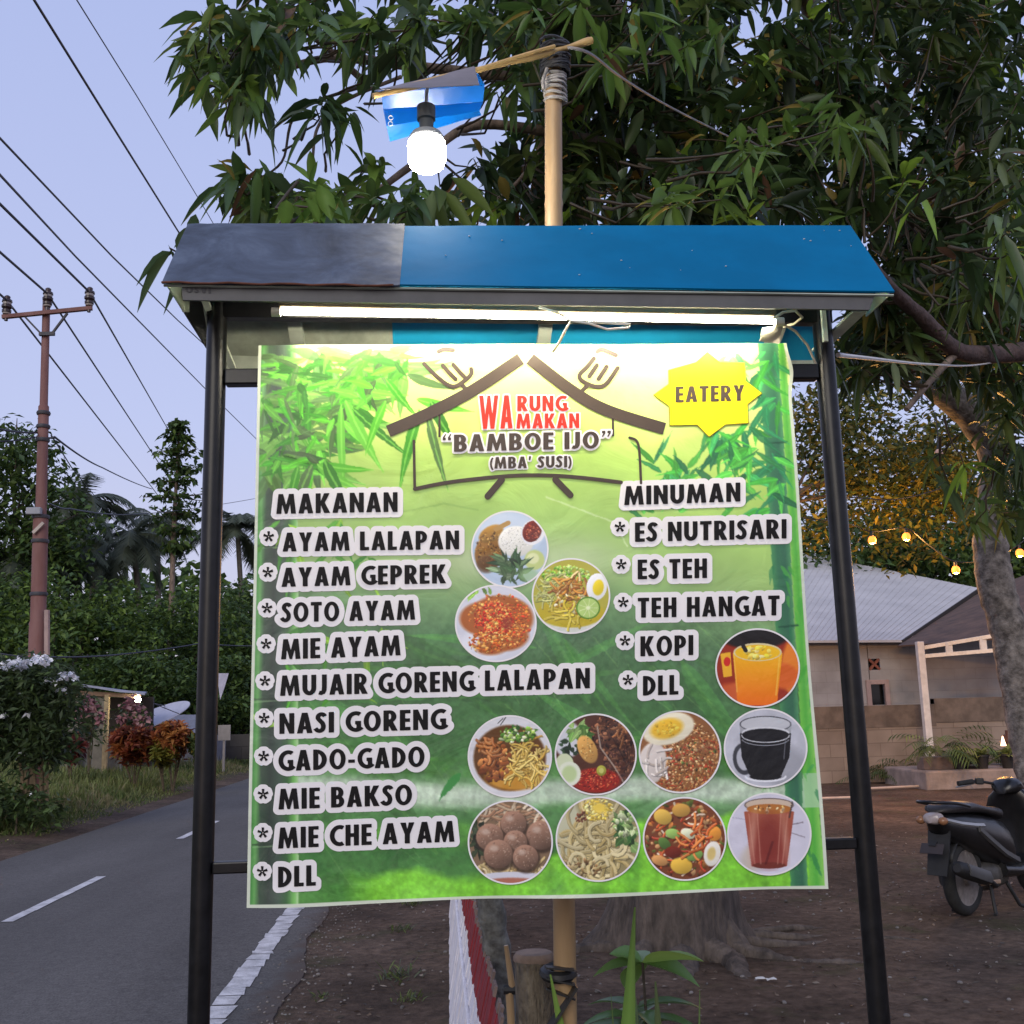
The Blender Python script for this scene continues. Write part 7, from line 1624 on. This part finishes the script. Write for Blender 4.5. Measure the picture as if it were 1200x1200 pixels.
    for (px, pb, Yp, wd) in ((126, 880, Y-.4, .10), (119, 884, Y-.3, .26), (88, 884, Y-.3, .30), (160, 884, Y+2, .1)):
        a = P(px, 814, Yp); z0 = float(gz(a.x, Yp)); MB(o).box((a.x, Yp, (a.z+z0)/2), (wd, .12, a.z-z0)).build('post', pm if wd < .2 else mat('grey_timber', (.16, .145, .12), .85, .2), t)
    MB(o).box((P(105, 868, Y).x, Y+.1, c.z+.40), (1.5, .12, .85)).build('low_wall', mat('grey_block_low', (.20, .20, .20), .9, .2, 5), t); MB(o).box((P(103, 850, Y).x-.2, Y+2.5, c.z+.9), (2.2, .1, 1.9)).build('rear_wall', mat('dark_board', (.035, .028, .024), .8), t)
    lp = P(161.5, 820, Y-.45); MB(o).ell(lp, (.075, .075, .075), 12, 8).build('lamp', emit('hut_lamp', (1, .86, .6), 55), t, True); MB(o).tube([lp+Vector((0, 0, .07)), lp+Vector((0, 0, .16))], .03, 8).build('lamp_socket', mat('grey_socket', (.30, .34, .36), .5, .1), t, True)
    # pink-flowered shrubs
    for k, (px, py, rx, ry, lab) in enumerate(((105, 838, 15, 24, 'shrub with dusty pink flowers in front of the hut'), (155, 838, 14, 20, 'shrub with pale pink flowers under the hut lamp'))):
        b = P(px, 880, 25.4); b.z = float(gz(b.x, b.y)); t = empty('pink_shrub', b, lab, 'shrub'); o = t.location
        for q in range(4): limb(t, o, [b, P(px+gr.uniform(-4, 4), 865, b.y), P(px+gr.uniform(-rx, rx)*.6, py+gr.uniform(-ry, ry)*.5, b.y)], .02, .01, 'stem', TWIG, 5)
        f = Foliage(60+k); c = np.repeat(blob(g, px, py+8, rx, ry, b.y-.4, b.y+.4, 40), 6, 0); c = c+g.normal(0, .12, c.shape); f.cards(c, .16, [(.05, .07, .03), (.035, .05, .02)]); f.build('foliage', LEAF_S, t, o)
        f = Foliage(62+k); c = np.concatenate([np.repeat(blob(g, px+dx, py+dy, 3, 3, b.y-.6, b.y-.3, 5), 5, 0) for dx, dy in ((-6, -12), (4, -10), (-12, 2), (10, 4), (0, -16))]); c = c+g.normal(0, .06, c.shape); f.cards(c, .13, [(.24, .11, .12), (.19, .09, .10), (.28, .16, .16)], aspect=.8); f.build('flowers', attr_mat('petal', .6, .2, .2), t, o)
    # crotons
    for k, (px, py, rx, ry, pal, lab) in enumerate(((157, 872, 27, 21, [(.16, .045, .022), (.24, .075, .025), (.09, .03, .02), (.30, .12, .03)], 'large rounded shrub with dark red leaves beside the road'), (203, 866, 20, 20, [(.26, .09, .03), (.34, .15, .04), (.15, .05, .025)], 'shrub with orange-red leaves just left of the black post'), (193, 882, 13, 13, [(.20, .18, .03), (.14, .15, .03)], 'small yellow-green shrub between the two reddish shrubs'), (84, 876, 14, 14, [(.10, .028, .03), (.15, .045, .03)], 'dark wine-red shrub beside the white-flowered bush'), (232, 872, 10, 14, [(.05, .075, .025), (.07, .10, .03)], 'small green shrub behind the black left post'))):
        Y_ = 23.6; b = P(px, 895, Y_); b.z = float(gz(b.x, Y_)); t = empty('leafy_shrub', b, lab, 'shrub'); o = t.location
        for q in range(5): limb(t, o, [b, P(px+gr.uniform(-rx, rx)*.7, py, Y_)], .02, .008, 'stem', TWIG, 5)
        f = Foliage(70+k); c = np.concatenate([blob(g, px, py, rx, ry, Y_-.5, Y_+.5, int(rx*4)), blob(g, px-rx*.4, py-ry*.25, rx*.5, ry*.7, Y_-.7, Y_, int(rx*2)), blob(g, px+rx*.4, py-ry*.3, rx*.5, ry*.6, Y_-.7, Y_, int(rx*2))]); ax = np.tile(np.array([[0, -.3, 1.]]), (len(c), 1))+g.normal(0, .4, (len(c), 3))
        f.whorls(c, ax, (7, 11), .19, .36, pal, (20, 80), (.1, .5), 0); f.build('foliage', LEAF_S, t, o)
    # satellite dish
    Y = 30.0; c = P(183, 840, Y); t = empty('satellite_dish', (c.x, Y, float(gz(c.x, Y))), 'large shallow pale satellite dish tilted to the sky behind the reddish shrubs', 'satellite dish'); o = t.location; n_ = Vector((-.29, -.31, .90)).normalized()
    R_ = .93; MB(o).lathe([(.03, -.13), (R_*.35, -.115), (R_*.7, -.075), (R_, 0), (R_, .02), (R_*.7, -.055), (R_*.35, -.095), (.03, -.11)], c, tuple(n_), 36).build('reflector', mat('pale_dish', (.42, .42, .50), .5, .1, 3), t, True)
    ar = MB(o); x = n_.cross(Vector((0, 1, 0))).normalized(); y_ = n_.cross(x); f_ = c+n_*.42
    for k in range(3): a = k*2.094+.4; ar.tube([c+(x*math.cos(a)+y_*math.sin(a))*R_*.96, f_], .012, 6)
    ar.build('feed_arms', iron_(), t, True); MB(o).lathe([(.07, -.07), (.07, .05), (.04, .07)], f_, tuple(n_), 12).build('feed_horn', mat('pale_bracket', (.42, .36, .32), .6), t, True)
    MB(o).tube([(c.x, Y, o.z-.05), c-n_*.2], .045, 10).build('mast', iron_(), t, True)
    # shed, board, flag, fence wall beyond
    Y = 33.0; a = P(190, 846, Y); b_ = P(250, 848, Y); zb = float(gz(a.x, Y)); t = empty('tin_shed', (a.x, Y, zb), 'low grey corrugated tin shed behind the satellite dish', 'shed'); o = t.location; MB(o).box(((a.x+b_.x)/2, Y+1, (a.z+zb)/2-.25), (b_.x-a.x, 2, a.z-zb-.4)).build('wall', mat('grey_tin', (.15, .15, .18), .6, .15), t)
    rf = MB(o); rf.sheet([P(188, 862, Y-.3), P(250, 864, Y-.3), P(252, 838, Y+2.2), P(196, 837, Y+2.2)], .03, 20, 2, .012, 4); rf.build('roof', mat('grey_tin', (.15, .15, .18), .6, .15), t)
    Y = 31; a = P(263, 850, Y); t = MB(a); t.box((a.x, Y, a.z-.2), (.34, .05, .42)); t.bar((a.x, Y, float(gz(a.x, Y))), (a.x, Y+.03, a.z), .06, .06); tag(t.build('white_board', mat('pale_board', (.26, .235, .225), .7, .1), None), 'small pale board standing between the left post and the banner', 'board')
    Y = 28; a = P(260, 792, Y); z0 = float(gz(a.x, Y)); t = empty('flag', (a.x-.3, Y, z0), 'pale hanging pennant on a pole between the left post and the banner', 'flag'); o = t.location; MB(o).tube([(a.x-.3, Y, z0), (a.x-.3, Y, a.z+.1)], .025, 8).build('pole', mat('pale_bracket', (.42, .36, .32), .6), t, True); MB(o).prism([P(254, 789, Y), P(268, 789, Y), P(263, 806, Y), P(258, 820, Y)], (0, .012, 0)).build('cloth', mat('lavender_cloth', (.36, .36, .46), .8, .1), t)
    Y = 36; a, b_ = P(225, 862, Y), P(420, 860, Y); z0 = float(gz(a.x, Y)); t = MB(Vector((a.x, Y, z0))); t.box(((a.x+b_.x)/2, Y, (a.z+z0)/2), (b_.x-a.x, .15, a.z-z0)); tag(t.build('far_wall', block_mat('dark_block', (.06, .056, .055), (.075, .07, .066), (.05, .046, .045), 1.0), None), 'dark block wall beyond the road, seen between the left post and the banner', 'wall')
    # hedge of brush in front of the trees, down to the ground
    for k, (px, Y, rx, h, lab) in enumerate(((15, 34, 3.4, 3.0, 'dark bushes behind the white-flowered bush'), (110, 38, 4.0, 3.6, 'dark bushes behind the hut roof'), (190, 40, 4.2, 3.8, 'dark bushes behind the satellite dish'), (262, 43, 3.6, 3.8, 'dark bushes behind the hanging pennant'), (330, 46, 4, 3.6, 'dark bushes behind the banner at the end of the road'))):
        c = P(px, 820, Y); b = Vector((c.x, Y, .2)); round_tree('dark_bush', lab, b, .8, (c.x, Y, h*.5+.1, rx, 1.6, h*.55), .06, DK, .22, 7000, 90+k, 'dark bushes across the road', 'bush', lumps=18)
def iron_(): return mat('dark_iron', (.035, .035, .045), .6, .3)
far_bank()
